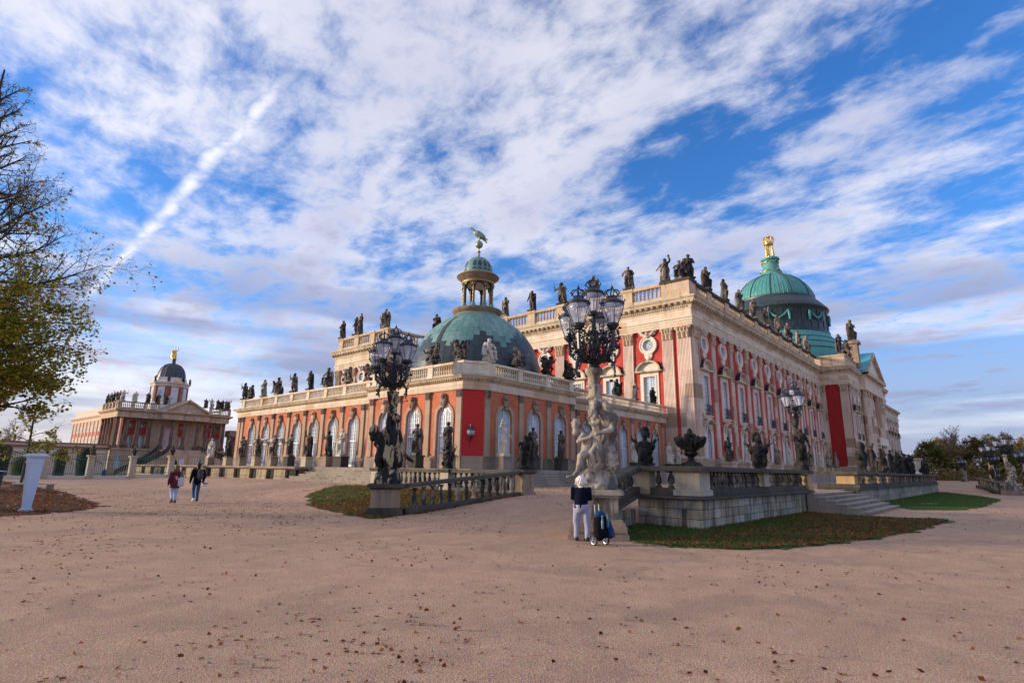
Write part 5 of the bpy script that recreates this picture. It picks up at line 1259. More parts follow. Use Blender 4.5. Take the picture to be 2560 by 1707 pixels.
# colonnade remains to the right of it, and the long cream wall to its left
CO = thing('colonnade', 'dark brown curved colonnade seen between the two palaces', 'colonnade', (66, 149, -0.8))
put('wall', MB().box(63, 90, 151, 152, -1, 9.0).mesh('wall', 'brown_stone'), CO)
put('entablature', MB().box(62.6, 90, 149.4, 152.4, 9.0, 10.6).mesh('entablature', 'plinth_stone'), CO)
for i in range(10): c_ = put('column', colC, CO, (64+2.4*i, 150, -4.2), scale=(1, 1, 1.08))
GW = thing('garden_wall', 'long cream wall with blind arches and a red tiled coping', 'wall', (0, 151, -1))
wall(GW, (0, 151), RIGHT, -70, 37.6, -1.5, 5.0, [arch_open(-63+5.2*i, 1.35, -1.5, 1.2) for i in range(20)], 'cream_wall', 0.25)
put('back_panel', MB().box(-70, 37.6, 151.24, 151.6, -1.5, 5.0).mesh('back_panel', 'cream_wall'), GW)
put('string_course', MB().box(-70, 37.6, 150.75, 151.3, 4.1, 4.35).mesh('string_course', 'pale_trim'), GW)
put('coping', MB().box(-70, 37.6, 150.6, 152.2, 5.0, 5.35).mesh('coping', 'roof_tile'), GW)
put('upper_wall', MB().box(-70, 37.6, 151.4, 152.0, 5.35, 5.9).mesh('upper_wall', 'cream_wall'), GW)
put('tile_ridge', MB().box(-70, 37.6, 151.2, 152.3, 5.9, 6.1).mesh('tile_ridge', 'roof_tile'), GW)
arr = band(archline(1.6, -1.5, 1.2), archline(1.36, -1.5, 1.2), -0.06, 0.02).mesh('arch_surround', 'pale_trim')
for i in range(20): put('arch_surround', arr, GW, (-63+5.2*i, 151, 0), RIGHT)
# ------------------------------------------------------------------ carved figures: rough limbs fused into one continuous body
def fuse(name, mb, voxel, smooth=2, folds=0.0, fscale=9.0, zsq=0.35, material='statue_mid'):
    me = mb.mesh(name+'_raw'); o = bpy.data.objects.new(name+'_raw', me); COL.objects.link(o)
    r = o.modifiers.new('r', 'REMESH'); r.mode = 'VOXEL'; r.voxel_size = voxel; r.use_smooth_shade = True
    s_ = o.modifiers.new('s', 'SMOOTH'); s_.iterations = smooth; s_.factor = 0.5
    bpy.context.view_layer.update()
    dg_ = bpy.context.evaluated_depsgraph_get()
    out = bpy.data.meshes.new_from_object(o.evaluated_get(dg_)); out.name = name
    bpy.data.objects.remove(o); bpy.data.meshes.remove(me)
    if folds:
        n_ = len(out.vertices); co = np.empty(n_*3); no = np.empty(n_*3)
        out.vertices.foreach_get('co', co); out.vertices.foreach_get('normal', no); co = co.reshape(-1, 3); no = no.reshape(-1, 3)
        d = np.array([noise.noise((x*fscale, y*fscale, z*fscale*zsq)) for x, y, z in co])
        co = co + no*(d*folds)[:, None]; out.vertices.foreach_set('co', co.ravel())
    out.materials.clear(); out.materials.append(MATS[material])
    out.polygons.foreach_set('use_smooth', [True]*len(out.polygons)); out.update()
    return out
def robe(mb, secs, seg=26):
    """secs: (z, cx, cy, rx, ry, fold, nfold, phase)"""
    rows = []
    for z, cx, cy, rx, ry, fo, nf, ph in secs:
        ps = []
        for k in range(seg):
            a = 2*PI*k/seg; m_ = 1+fo*math.sin(nf*a+ph)+fo*0.5*math.sin((nf*2-1)*a+ph*2)
            ps.append((cx+rx*m_*math.cos(a), cy+ry*m_*math.sin(a), z))
        rows.append(mb.pts(ps))
    for a, b_ in zip(rows, rows[1:]): mb.quadstrip(a, b_, True)
    mb.f.append(tuple(reversed(rows[0]))); mb.f.append(tuple(rows[-1]))
def head(mb, c, r=0.058, look=(0, -1, 0), hair=1.0):
    c = Vector(c); l = Vector(look).normalized(); sd = l.cross(Vector((0, 0, 1)))
    mb.ell(c, (r*0.92, r*1.0, r*1.25)); mb.ell(c+l*r*0.35-Vector((0, 0, r*0.55)), r*0.62)
    mb.ell(c-l*r*0.22+Vector((0, 0, r*0.28)), (r*1.05*hair, r*1.05*hair, r*1.08*hair)); mb.ell(c+l*r*1.02-Vector((0, 0, r*0.1)), (r*.2, r*.2, r*.32), 6, 5)
    for q in (-1, 1): mb.ell(c+sd*q*r*0.92, r*0.22, 6, 4)
    mb.cap(c-Vector((0, 0, r*1.9)), c-Vector((0, 0, r*0.6)), r*0.75, r*0.62)
def arm(mb, sh, el, ha, r=0.040):
    mb.cap(sh, el, r*1.05, r*0.85); mb.cap(el, ha, r*0.85, r*0.55); d = (Vector(ha)-Vector(el)).normalized()
    mb.cap(ha, Vector(ha)+d*r*1.4, r*0.75, r*0.5)
def leg(mb, hip, kn, an, toe, r=0.068):
    mb.cap(hip, kn, r*1.15, r*0.78); mb.cap(kn, an, r*0.80, r*0.48); mb.cap(an, toe, r*0.5, r*0.42)
def torso(mb, hip, chest, neck, w=0.105):
    mb.cap(hip, chest, w*0.92, w*1.08, 12)
    c = Vector(chest); mb.ell(c+Vector((0, 0, 0.05)), (w*1.35, w*0.85, w*0.85)); mb.ell(Vector(hip), (w*1.12, w*0.95, w*0.9)); mb.cap(chest, neck, w*0.7, w*0.45)
V = 0.0125
def fig_robed(armpose=0):
    mb = MB()
    robe(mb, [(0.0, 0.0, 0.0, 0.15, 0.13, .12, 7, 0), (0.1, 0.0, 0.0, 0.135, 0.12, .12, 7, 0.4), (0.28, 0.01, -0.01, 0.125, 0.105, .10, 7, 0.9), (0.45, 0.02, -0.01, 0.125, 0.10, .06, 6, 1.4), (0.56, 0.01, 0, 0.115, 0.09, .04, 5, 2), (0.64, 0.0, 0, 0.10, 0.08, .03, 5, 2)])
    mb.cap((0.05, -0.10, 0.0), (0.05, -0.12, 0.36), 0.05, 0.075)
    torso(mb, (0.01, 0, .60), (0, -.005, .73), (0, 0, .84), .098); head(mb, (-.015, -.015, .925), .056, (-.5, -1, 0), 1.1)
    if armpose == 0: arm(mb, (-.13, 0, .80), (-.19, -.03, .64), (-.10, -.13, .60)); arm(mb, (.13, 0, .80), (.19, -.02, .66), (.08, -.12, .72))
    elif armpose == 1: arm(mb, (-.13, 0, .80), (-.22, -.02, .68), (-.26, -.10, .54)); arm(mb, (.13, 0, .80), (.20, -.05, .88), (.17, -.08, 1.02)); mb.ell((.17, -.08, 1.05), .04)
    elif armpose == 2: arm(mb, (-.13, 0, .80), (-.18, -.03, .65), (.02, -.12, .68)); arm(mb, (.13, 0, .80), (.18, -.03, .65), (-.02, -.13, .64))
    mb.tube([(-.13, .05, .82), (-.17, .06, .55), (-.16, .04, .25), (-.18, .05, .02)], [.05, .07, .075, .06], 8)
    mb.tube([(.12, .02, .82), (-.02, -.11, .66), (-.13, -.06, .54)], [.045, .04, .05], 8)
    return mb
def fig_cloak():
    mb = MB()
    leg(mb, (-.05, 0, .52), (-.07, -.05, .28), (-.06, 0, .04), (-.07, -.08, .025)); leg(mb, (.06, 0, .52), (.07, -.02, .28), (.06, .02, .04), (.08, -.06, .025))
    torso(mb, (.0, 0, .56), (0, -.01, .72), (0, -.01, .84), .10); head(mb, (.02, -.02, .925), .056, (.8, -1, 0))
    arm(mb, (-.14, 0, .80), (-.20, -.06, .66), (-.12, -.16, .58)); arm(mb, (.14, 0, .80), (.21, .02, .66), (.20, -.06, .52))
    robe(mb, [(0, .02, .08, .16, .06, .15, 6, 0), (.3, .03, .07, .15, .06, .13, 6, .5), (.6, .01, .07, .14, .05, .1, 6, 1), (.82, 0, .05, .12, .05, .08, 5, 1)])
    robe(mb, [(.42, 0, 0, .13, .11, .1, 6, 0), (.5, 0, 0, .135, .11, .1, 6, 0), (.58, 0, 0, .11, .095, .06, 6, 0)])
    mb.tube([(.1, -.06, .84), (-.05, -.10, .78), (-.14, .02, .80)], [.04, .05, .05], 8); mb.cap((.13, .08, 0), (.12, .06, .36), .07, .05)
    return mb
def fig_warrior():
    mb = MB()
    leg(mb, (-.05, 0, .50), (-.08, -.05, .27), (-.06, .01, .04), (-.08, -.08, .025)); leg(mb, (.06, 0, .50), (.09, -.02, .27), (.09, .03, .04), (.12, -.05, .025))
    torso(mb, (.0, 0, .56), (0, -.01, .72), (0, -.01, .84), .112); head(mb, (-.02, -.02, .925), .058, (-.8, -.6, 0), 1.15)
    mb.tube([(-.06, -.02, .99), (-.01, .0, 1.04), (.05, .01, .99), (.08, .02, .90)], [.02, .03, .03, .02], 6)
    robe(mb, [(.38, 0, 0, .15, .13, .14, 9, 0), (.5, 0, 0, .13, .11, .08, 9, 0), (.58, 0, 0, .115, .10, .0, 9, 0)])
    arm(mb, (-.15, 0, .80), (-.25, -.02, .70), (-.28, -.07, .84)); arm(mb, (.15, 0, .80), (.22, .0, .66), (.16, -.10, .60))
    mb.tube([(-.27, -.08, .60), (-.30, -.06, 1.1)], .014, 6)
    robe(mb, [(0.02, .05, .09, .13, .05, .15, 6, 0), (.35, .04, .08, .13, .05, .1, 6, .6), (.82, 0, .06, .12, .05, .05, 6, 1)])
    mb.ell((.17, -.04, .32), (.05, .14, .19)); mb.cap((.15, .02, 0), (.14, .04, .3), .09, .06)
    return mb
def fig_seated():
    mb = MB()
    robe(mb, [(0, 0, .03, .22, .2, .1, 6, 0), (.25, 0, .04, .2, .18, .1, 6, .5), (.42, 0, .05, .15, .14, .05, 6, 1)])
    leg(mb, (-.07, .02, .42), (-.10, -.19, .40), (-.11, -.21, .08), (-.12, -.28, .05), .075); leg(mb, (.08, .02, .42), (.12, -.17, .38), (.08, -.22, .06), (.09, -.30, .04), .075)
    torso(mb, (0, .04, .47), (.01, .02, .66), (0, .0, .79), .11); head(mb, (.03, -.02, .89), .066, (.6, -1, -.2), 1.1)
    arm(mb, (-.15, .02, .75), (-.22, -.06, .60), (-.10, -.17, .52), .045); arm(mb, (.15, .02, .75), (.25, -.02, .62), (.22, -.14, .66), .045)
    mb.tube([(.14, .05, .78), (.22, .05, .5), (.24, .0, .2)], [.06, .09, .1], 8); mb.ell((.22, -.16, .72), .06); mb.cap((.19, -.12, .45), (.2, -.15, .66), .07, .06)
    return mb
def fig_pair():
    mb = fig_robed(0); k = MB()
    leg(k, (-.03, 0, .3), (-.04, -.05, .17), (-.03, 0, .03), (-.04, -.05, .02), .05); leg(k, (.04, 0, .3), (.06, -.03, .17), (.05, .02, .03), (.06, -.04, .02), .05)
    torso(k, (0, 0, .33), (0, 0, .44), (0, 0, .5), .075); head(k, (0, -.01, .57), .055, (1, -.6, .3), 1.1); arm(k, (-.09, 0, .48), (-.14, -.04, .40), (-.10, -.12, .44), .03); arm(k, (.09, 0, .48), (.13, -.02, .55), (.08, -.05, .63), .03)
    mb.join(k, lambda p: (p.x+.23, p.y-.02, p.z)); mb.cap((.12, .04, 0), (.2, .05, .3), .1, .06)
    return mb
def putto(mb, c, lean=0.0, h=0.5, sgn=1):
    k = MB()
    leg(k, (-.05, 0, .40), (-.10, -.10, .26), (-.08, 0, .05), (-.09, -.08, .03), .07); leg(k, (.06, 0, .40), (.10, -.06, .22), (.10, .04, .04), (.12, -.05, .03), .07)
    torso(k, (0, 0, .45), (lean*.1, -.01, .62), (lean*.14, -.02, .70), .11); head(k, (lean*.2, -.03, .83), .085, (lean, -1, 0), 1.12)
    arm(k, (-.14, 0, .68), (-.26, -.05, .62), (-.30, -.10, .76), .045); arm(k, (.14, 0, .68), (.24, -.08, .58), (.14, -.18, .54), .045)
    mb.join(k, lambda p: (c[0]+p.x*h*sgn, c[1]+p.y*h, c[2]+p.z*h))
def fig_putti():
    mb = MB(); putto(mb, (-.16, 0, .05), -.6, .9, 1); putto(mb, (.17, .03, .0), .7, .85, -1)
    mb.ell((0, .04, .12), (.26, .16, .14)); mb.ell((.02, .03, .34), (.14, .12, .16)); mb.ell((.0, -.02, .55), (.12, .10, .11))
    mb.tube([(-.3, .1, .1), (-.05, .14, .5), (.1, .12, .85)], [.06, .07, .04], 7); return mb
def fig_trophy():
    mb = MB()
    robe(mb, [(0, 0, 0, .25, .16, .06, 9, 0), (.12, 0, 0, .24, .16, .1, 10, 0), (.25, 0, 0, .22, .15, .04, 8, .5), (.42, 0, 0, .23, .15, .02, 6, 1), (.55, 0, 0, .24, .15, .02, 6, 1), (.60, 0, 0, .12, .1, 0, 6, 1)])
    mb.cap((0, 0, .56), (0, 0, .68), .075, .065)
    mb.ell((-.01, -.02, .77), (.115, .14, .12)); mb.box(-.12, .10, -.2, -.06, .70, .735); mb.ell((-.02, -.10, .70), (.07, .07, .08))
    for x, z, r in ((-.08, .87, .055), (-.02, .92, .065), (.06, .94, .065), (.12, .89, .06), (.15, .80, .055), (.14, .72, .045)): mb.ell((x, .03, z), r, 8, 6)
    for sx in (-1, 1):
        mb.ell((sx*.26, .02, .46), (.09, .1, .12)); mb.cap((sx*.18, .05, .2), (sx*.33, .06, .62), .055, .035)
        mb.cap((sx*.24, .06, .4), (sx*.43, .08, .74), .03, .016); mb.cap((sx*.2, .07, .4), (sx*.30, .1, .80), .028, .014); mb.cap((sx*.3, .03, .55), (sx*.47, .0, .66), .04, .018)
    mb.ell((.03, -.14, .33), (.17, .05, .09), rot=Matrix.Rotation(.3, 3, 'Y')); mb.ell((-.16, -.12, .16), (.09, .08, .1)); mb.ell((.14, -.12, .12), (.1, .08, .09))
    mb.tube([(-.2, -.14, .56), (0, -.17, .42), (.2, -.12, .30)], .03, 6)
    return mb
def fig_bustman():
    mb = MB(); torso(mb, (0, 0, .25), (0, 0, .55), (0, 0, .72), .2); head(mb, (0, -.03, .86), .13, (-.3, -1, 0), 1.12); mb.ell((0, 0, .5), (.34, .17, .2)); mb.box(-.14, .14, -.12, .12, 0, .3); return mb
FIG = {'robed': fuse('statue', fig_robed(0), V, 1, .016, 15), 'raised': fuse('statue', fig_robed(1), V, 1, .016, 15), 'folded': fuse('statue', fig_robed(2), V, 1, .016, 14),
       'cloak': fuse('statue', fig_cloak(), V, 1, .012, 13), 'warrior': fuse('statue', fig_warrior(), V, 1, .010, 13), 'seated': fuse('statue', fig_seated(), V, 1, .018, 12),
       'pair': fuse('statue', fig_pair(), V, 1, .016, 14), 'putti': fuse('statue_group', fig_putti(), .016, 1, .015, 10, .8), 'trophy': fuse('trophy', fig_trophy(), .011, 1, .018, 13, .7), 'bust': fuse('bust', fig_bustman(), .02, 1, .02, 8)}
POSE = {'robed': 'robed statue', 'raised': 'arm raising statue', 'folded': 'arms folded statue', 'cloak': 'cloaked statue',
        'warrior': 'warrior statue', 'seated': 'seated statue', 'pair': 'statue with child', 'putti': 'cherub group', 'trophy': 'carved armour trophy with plumed helmet', 'bust': 'carved bust'}
TONE = {'statue_light': 'pale', 'statue_mid': 'weathered', 'statue_dark': 'sooty', 'statue_black': 'black', 'statue_grey': 'grey'}
PLINTH = {k: MB().box(-.16, .16, -.15, .15, -.06, .015).mesh('statue_base', k) for k in ('statue_light', 'statue_mid', 'statue_dark', 'statue_black')}
ORD = ['first', 'second', 'third', 'fourth', 'fifth', 'sixth', 'seventh', 'eighth', 'ninth', 'tenth', 'eleventh', 'twelfth', 'thirteenth', 'fourteenth', 'fifteenth', 'sixteenth']
def statue(kind, loc, rz, h, tone, label, group, mirror=False, name=None):
    wide_ = 1.22 if loc[2] > 9 else 1.0
    nm = name or ('trophy' if kind == 'trophy' else 'statue')
    o = put(nm, FIG[kind], None, (loc[0], loc[1], loc[2]+0.06*h), rz, material=tone, scale=((-h if mirror else h)*wide_*(.80 if kind == 'trophy' else 1), h*wide_, h))
    tag(o, label, 'statue' if nm != 'trophy' else 'trophy', group)
    put('statue_base', PLINTH['statue_mid'] if tone == 'statue_grey' else PLINTH[tone], o, local=True)
    return o
def desc(tone, kind): return TONE[tone] + ' ' + POSE[kind]

# along the roof of the low wing: the long gallery first
zr = 10.31
seq = [(76.0, 'warrior', 'statue_dark'), (74.4, 'putti', 'statue_dark'), (70.51, 'folded', 'statue_mid'), (66.79, 'seated', 'statue_mid'), (63.05, 'warrior', 'statue_dark'), (59.37, 'cloak', 'statue_dark'), (55.69, 'seated', 'statue_mid'), (52.0, 'putti', 'statue_mid'), (47.8, 'putti', 'statue_dark')]
for i, (t, k, tn) in enumerate(seq):
    statue(k, (sG+.17, t, zr), LEFT, 2.1 if k != 'putti' else 1.9, tn, f'{desc(tn, k)} on the gallery roof rail, {ORD[i]} from its far end', 'statues on the roof rail of the long gallery', i % 2 == 1)
seq = [(43.9, 'putti', 'statue_dark'), (36.1, 'putti', 'statue_dark'), (32.6, 'putti', 'statue_dark')]
for i, (t, k, tn) in enumerate(seq):
    statue(k, (sP+.17, t, zr), LEFT, 1.95, tn, f'{desc(tn, k)} on the pavilion parapet, ' + ('beside the long gallery' if i == 0 else 'in front of the left flank of its dome' if i == 1 else 'at its corner block towards the gallery'), 'cherub groups around the domed pavilion', i % 2 == 1)
seq = [(33.1, 'seated', 'statue_light'), (36.95, 'putti', 'statue_mid'), (40.85, 'putti', 'statue_black'), (44.5, 'putti', 'statue_black')]
for i, (a, k, tn) in enumerate(seq):
    statue(k, (a, tP+.17, zr), RIGHT, 1.95, tn, f'{desc(tn, k)} on the pavilion parapet, ' + ('on its corner block below the lantern', 'before the right flank of its dome', 'where dome and red palace wall meet', 'last one towards the red palace')[i], 'cherub groups around the domed pavilion', i % 2 == 0)
seq = [(52.5, 'putti', 'statue_mid'), (56.3, 'putti', 'statue_black'), (60.13, 'seated', 'statue_mid'), (64.1, 'putti', 'statue_dark')]
seq = [(52.5, 'putti', 'statue_mid'), (57.2, 'seated', 'statue_black'), (61.6, 'cloak', 'statue_mid'), (66.2, 'folded', 'statue_black')]
for i, (a, k, tn) in enumerate(seq):
    statue(k, (a, tQ+.17, zr), RIGHT, 1.95, tn, f'{desc(tn, k)} on the short gallery roof, {ORD[i]} from the domed pavilion', 'statues on the roof rail of the short gallery', i % 2 == 0)
# roof of the main block
seq = [(99.4, 'robed', 'statue_dark'), (94.6, 'cloak', 'statue_dark'), (93.4, 'raised', 'statue_dark'), (85.2, 'pair', 'statue_mid')]
for i, (t, k, tn) in enumerate(seq):
    statue(k, (sB+.2, t, 27.26), LEFT, 3.6 if k != 'cloak' or True else 2, tn, f'{desc(tn, k)} on the projecting palace end roof, {ORD[i]} from its outer corner', 'statues on the palace roof', i % 2 == 1)
seq = [(79.9, 'robed', 'statue_dark'), (74.0, 'raised', 'statue_dark'), (68.05, 'folded', 'statue_dark'), (62.1, 'folded', 'statue_mid'), (56.2, 'cloak', 'statue_dark'), (50.3, 'warrior', 'statue_dark'), (44.3, 'robed', 'statue_mid'), (38.4, 'cloak', 'statue_mid')]
where = ['far left of the dome lantern', 'just left of the dome lantern', 'hidden behind the lantern', 'leaning right beside the dome lantern', 'second from the dome lantern', 'spear bearer left of the tall lamp', 'behind the tip of the tall lamp', 'right of the tall lamp']
for i, (t, k, tn) in enumerate(seq):
    statue(k, (sM+.25, t, 27.26), LEFT, 3.4, tn, f'{desc(tn, k)} on the palace end roof, {where[i]}', 'statues on the palace roof', i % 2 == 0)
statue('raised', (sM+.3, tM+3.3, 27.28), LEFT, 3.3, 'statue_mid', 'striding robed statue on the near roof corner of the palace, left of a seated one', 'statues on the palace roof')
statue('seated', (sM+.2, tM+1.3, 27.28), LEFT, 2.6, 'statue_mid', 'seated draped statue on the very roof corner of the palace', 'statues on the palace roof')
statue('folded', (sM+1.1, tM+.3, 27.28), DIAG, 3.4, 'statue_dark', 'tall dark standing statue at the roof corner of the palace, behind the seated one', 'statues on the palace roof')
kinds = ['robed', 'folded', 'robed', 'cloak', 'raised', 'warrior', 'robed', 'folded', 'raised']
for i, a in enumerate(PR_):
    k = kinds[i]; tn = 'statue_dark' if i < 2 else 'statue_mid'
    statue(k, (a, tM+.25, 27.26), RIGHT, 3.3, tn, f'{desc(tn, k)} on the long receding palace roof rail, {ORD[i]} from the near corner', 'statues on the palace roof', i % 2 == 1)
for i, (a, t, z, k) in enumerate(((136.8, tR+1.0, 27.15, 'cloak'), (143.5, tR+.6, 27.15, 'putti'))):
    statue(k, (a, t, z), RIGHT, 4.4, 'statue_dark', f'{desc("statue_dark", k)} on the attic corner before the great dome' if i == 0 else 'dark carved group on the attic beside the triangular gable', 'statues on the palace roof')
pm_ = put('statue_pillar', MB().box(148.4, 150.6, tR-.6, tR+1.6, 24.6, 31.6).box(148.0, 151.0, tR-1, tR+2, 31.6, 32.3).mesh('statue_pillar', 'brown_stone'), PA)
statue('robed', (149.5, tR+.5, 32.3), RIGHT, 5.0, 'statue_dark', 'dark robed statue on a tall square pillar beside the triangular gable', 'statues on the palace roof')
for i, a in enumerate((186, 192, 198)):
    statue('seated' if i == 1 else 'raised', (a, tM, 25.0), RIGHT, 3.8, 'statue_dark', f'small dark statue on the palace roof beyond the triangular gable, {ORD[i]} of three', 'statues on the palace roof')

# statues on pedestals in front of the low wing
pedm = {k: MB().box(-.52, .52, -.48, .48, 0, .10).box(-.46, .46, -.42, .42, .10, .92).box(-.53, .53, -.49, .49, .92, 1.03).mesh('pedestal', k) for k in ('plinth_stone', 'dark_rail_stone', 'pier_stone')}
def on_pedestal(kind, x, y, rz, h, tone, pm, label, group, mirror=False, wide=1.0):
    p_ = put('pedestal', pedm[pm], None, (x, y, 1.752), rz, scale=(wide, 1, 1))
    tag(p_, label[1], 'pedestal', 'statue pedestals before the low wing')
    statue(kind, (x, y, 2.782), rz, h, tone, label[0], group, mirror)
seq = [(79.5, 'pair', 'statue_light', 'plinth_stone'), (74.0, 'raised', 'statue_dark', 'pier_stone'), (70.3, 'robed', 'statue_dark', 'plinth_stone'), (66.4, 'cloak', 'statue_mid', 'pier_stone'), (62.5, 'folded', 'statue_mid', 'plinth_stone'), (58.8, 'robed', 'statue_mid', 'dark_rail_stone'), (55.1, 'raised', 'statue_dark', 'pier_stone'), (51.3, 'warrior', 'statue_dark', 'plinth_stone'), (48.9, 'pair', 'statue_light', 'dark_rail_stone')]
for i, (t, k, tn, pm) in enumerate(seq):
    w_ = 'before the long gallery, ' + (f'{ORD[i]} from its far end' if i < 8 else 'nearest the domed pavilion')
    on_pedestal(k, 31.2, t, LEFT, 2.35 if i != 8 else 2.5, tn, pm, (f'{desc(tn, k)} {w_}', f'square stone pedestal {w_}'), 'statues standing before the low wing', i % 2 == 0, 1.0 if i < 8 else 1.5)
seq = [(40.1, 'robed', 'statue_dark', 'dark_rail_stone', 'left of the second pavilion window'), (36.1, 'robed', 'statue_dark', 'dark_rail_stone', 'between the last two pavilion windows before the red corner'), (32.4, 'robed', 'statue_dark', 'plinth_stone', 'against the left edge of the crimson brick corner')]
for i, (t, k, tn, pm, w_) in enumerate(seq):
    on_pedestal(k, 29.7, t-.25, LEFT, 2.35, tn, pm, (f'{desc(tn, k)}, {w_}', f'dark square pedestal {w_}'), 'statues standing before the low wing', i == 1)
seq = [(33.4, 'raised', 'statue_light', 'plinth_stone', 'at the right edge of the crimson brick corner'), (37.1, 'folded', 'statue_dark', 'dark_rail_stone', 'between the first two windows right of the red corner'), (41.0, 'folded', 'statue_dark', 'dark_rail_stone', 'right of the second window past the red corner'), (45.6, 'robed', 'statue_dark', 'plinth_stone', 'at the far right end of the pavilion')]
for i, (a, k, tn, pm, w_) in enumerate(seq):
    on_pedestal(k, a, 29.8, RIGHT, 2.45 if i == 0 else 2.3, tn, pm, (f'{desc(tn, k)}, {w_}', f'square pedestal {w_}'), 'statues standing before the low wing', i % 2 == 0)
for i, (a, k) in enumerate(((52.2, 'folded'), (57.4, 'robed'), (60.9, 'raised'), (66.2, 'robed'), (68.6, 'folded'))):
    on_pedestal(k, a, 31.6, RIGHT, 2.4, 'statue_light', 'dark_rail_stone', (f'{desc("statue_light", k)} before the short gallery, {ORD[i]} towards the red palace', f'dark pedestal before the short gallery, {ORD[i]} towards the red palace'), 'statues standing before the low wing', i % 2 == 0)
# along the foot of the long front
pb = MB().box(-.9, .9, -.7, .7, 0, 1.25).box(-1.0, 1.0, -.8, .8, 1.25, 1.45).mesh('pedestal', 'sandstone')
urn = MB().lathe([(.25, 0), (.15, .1), (.12, .3), (.45, .6), (.5, .9), (.35, 1.1), (.2, 1.25), (.1, 1.5)], 12).mesh('urn', 'statue_dark', 60)
fk = ['robed', 'raised', 'pair', 'folded', 'robed', 'cloak', 'pair', 'robed', 'folded', 'raised']
for i in range(10):
    a = 74.6+6.68*i
    p_ = put('pedestal', pb, None, (a, 27.4, 1.752)); tag(p_, f'tan stone pedestal at the foot of the long palace front, {ORD[i]} from the corner', 'pedestal', 'pedestals along the long front')
    tn = ('statue_mid', 'statue_light', 'statue_mid')[i % 3]
    statue(fk[i], (a, 27.4, 3.2), RIGHT, 3.0, tn, f'{desc(tn, fk[i])} at the foot of the long palace front, {ORD[i]} from the corner', 'statues along the foot of the long front', i % 2 == 1)

# ------------------------------------------------------------------ trophies and vases on the terrace rails
statue('trophy', (17.9, 9.45, 1.92), -0.9, 1.28, 'statue_black', 'black armour trophy with plumed helmet on the terrace rail, right of the big stone lamp', 'trophies on the garden terrace', name='trophy')
statue('trophy', (24.3, 7.72, 1.92), -1.1, 1.42, 'statue_black', 'black armour trophy with plumed helmet between the stone vase and single lamp', 'trophies on the garden terrace', True, name='trophy')
statue('seated', (19.75, 16.35, 1.74), -0.75, 1.45, 'statue_black', 'black armour and shield group on the upper pier of the sloping balustrade', 'trophies on the garden terrace', name='trophy')
statue('trophy', (19.9, 21.5, 1.74), LEFT, 1.4, 'statue_black', 'black crouching trophy group on the level balustrade before the crimson corner', 'trophies on the garden terrace', True, name='trophy')
for i, a in enumerate((43.2, 47.2, 51.2, 55.2, 59.2, 63.2, 67.2, 75.2, 79.2)):
    k = ('bust', 'raised', 'trophy', 'robed', 'trophy', 'seated', 'trophy', 'seated', 'pair')[i]
    statue(k, (a, 7.3, 1.93), RIGHT, 1.75, 'statue_black', f'black figure on the far terrace balustrade past the steps, {ORD[i]} from the steps', 'dark figures on the far terrace balustrade', i % 2 == 1, name='trophy')
VS = thing('stone_vase', 'black stone vase with curling leaves and a fruit finial on the terrace corner pier', 'vase', (18.22, 7.95, 1.922))
put('vase_body', MB().box(-.36, .36, -.36, .36, 0, .09).box(-.30, .30, -.30, .30, .09, .15).lathe([(.26, .15), (.17, .22), (.13, .36), (.22, .42), (.31, .50), (.30, .56), (.24, .60), (.30, .66), (.36, .69), (.33, .74), (.26, .77), (.30, .84), (.40, .98), (.42, 1.08), (.30, 1.14), (.1, 1.16)], 18).mesh('vase_body', 'statue_black', 50), VS, local=True)
put('vase_lid', MB().lathe([(.2, 1.12), (.22, 1.18), (.27, 1.22), (.26, 1.30), (.18, 1.33), (.1, 1.36)], 12).ell((0, 0, 1.41), (.12, .12, .11), 10, 6).ell((0, 0, 1.50), (.05, .05, .06), 8, 5).mesh('vase_lid', 'statue_black', 60), VS, local=True)
lfm = MB().tube([(.25, 0, .78), (.42, 0, .90), (.55, 0, 1.05), (.62, 0, 1.16), (.57, 0, 1.20)], [.12, .17, .15, .09, .04], 7); lfm = MB().join(lfm, lambda p: (p.x, p.y*1.15, p.z)).mesh('leaf', 'statue_black', 180)
for k in range(8): put('leaf', lfm, VS, (0, 0, 0), 2*PI*k/8+.2, local=True)
VS.scale = (.76, .76, .80)
WU = tag(put('stone_urn', MB().box(-.4, .4, -.4, .4, 0, .12).lathe([(.3, .12), (.16, .25), (.15, .4), (.4, .7), (.42, 1.2), (.55, 1.45), (.62, 1.5), (.6, 1.56), (.3, 1.56)], 18).mesh('stone_urn', 'statue_light', 50), None, (71.2, 7.3, 1.93)), 'pale grey urn among black figures on the far terrace balustrade', 'urn')

# ------------------------------------------------------------------ statues on the columned palace
PCS = []
for i, (x, y) in enumerate([(s0+.2, 160.5), (s0+.2, 158), (s0+.2, 155.6), (s0+.2, 153.3), (s0+.2, 151.2), (s0+.6, 150.2), (40.9, 150.2), (43.4, 150.2), (45.6, 150.2), (47.3, 151), (48.3, 151.5), (56.5, 151), (57.6, 150.2), (59.1, 150.2), (60.3, 150.2), (61.2, 150.2), (61.9, 150.4)]):
    k = ('robed', 'folded', 'raised', 'cloak', 'robed', 'warrior', 'folded')[i % 7]; tn = 'statue_dark' if i not in (5, 6, 10, 12) else 'statue_light'
    statue(k, (x, y, ZT+.02), LEFT if i < 5 else RIGHT, 2.2, tn, f'small {desc(tn, k)} on the distant columned palace roof, {ORD[i] if i < 16 else "last"} from its left', 'statues on the roof of the columned palace', i % 2 == 1)
for i, k in enumerate((4, 5, 6, 7)):
    an = 2*PI*k/8+a8
    statue('robed', (D3[0]+4.4*math.cos(an), D3[1]+4.4*math.sin(an), 22.6), an+PI/2, 1.5, 'statue_dark', f'tiny dark statue round the drum of the small dome, {ORD[i]} from its left', 'statues round the small dome')
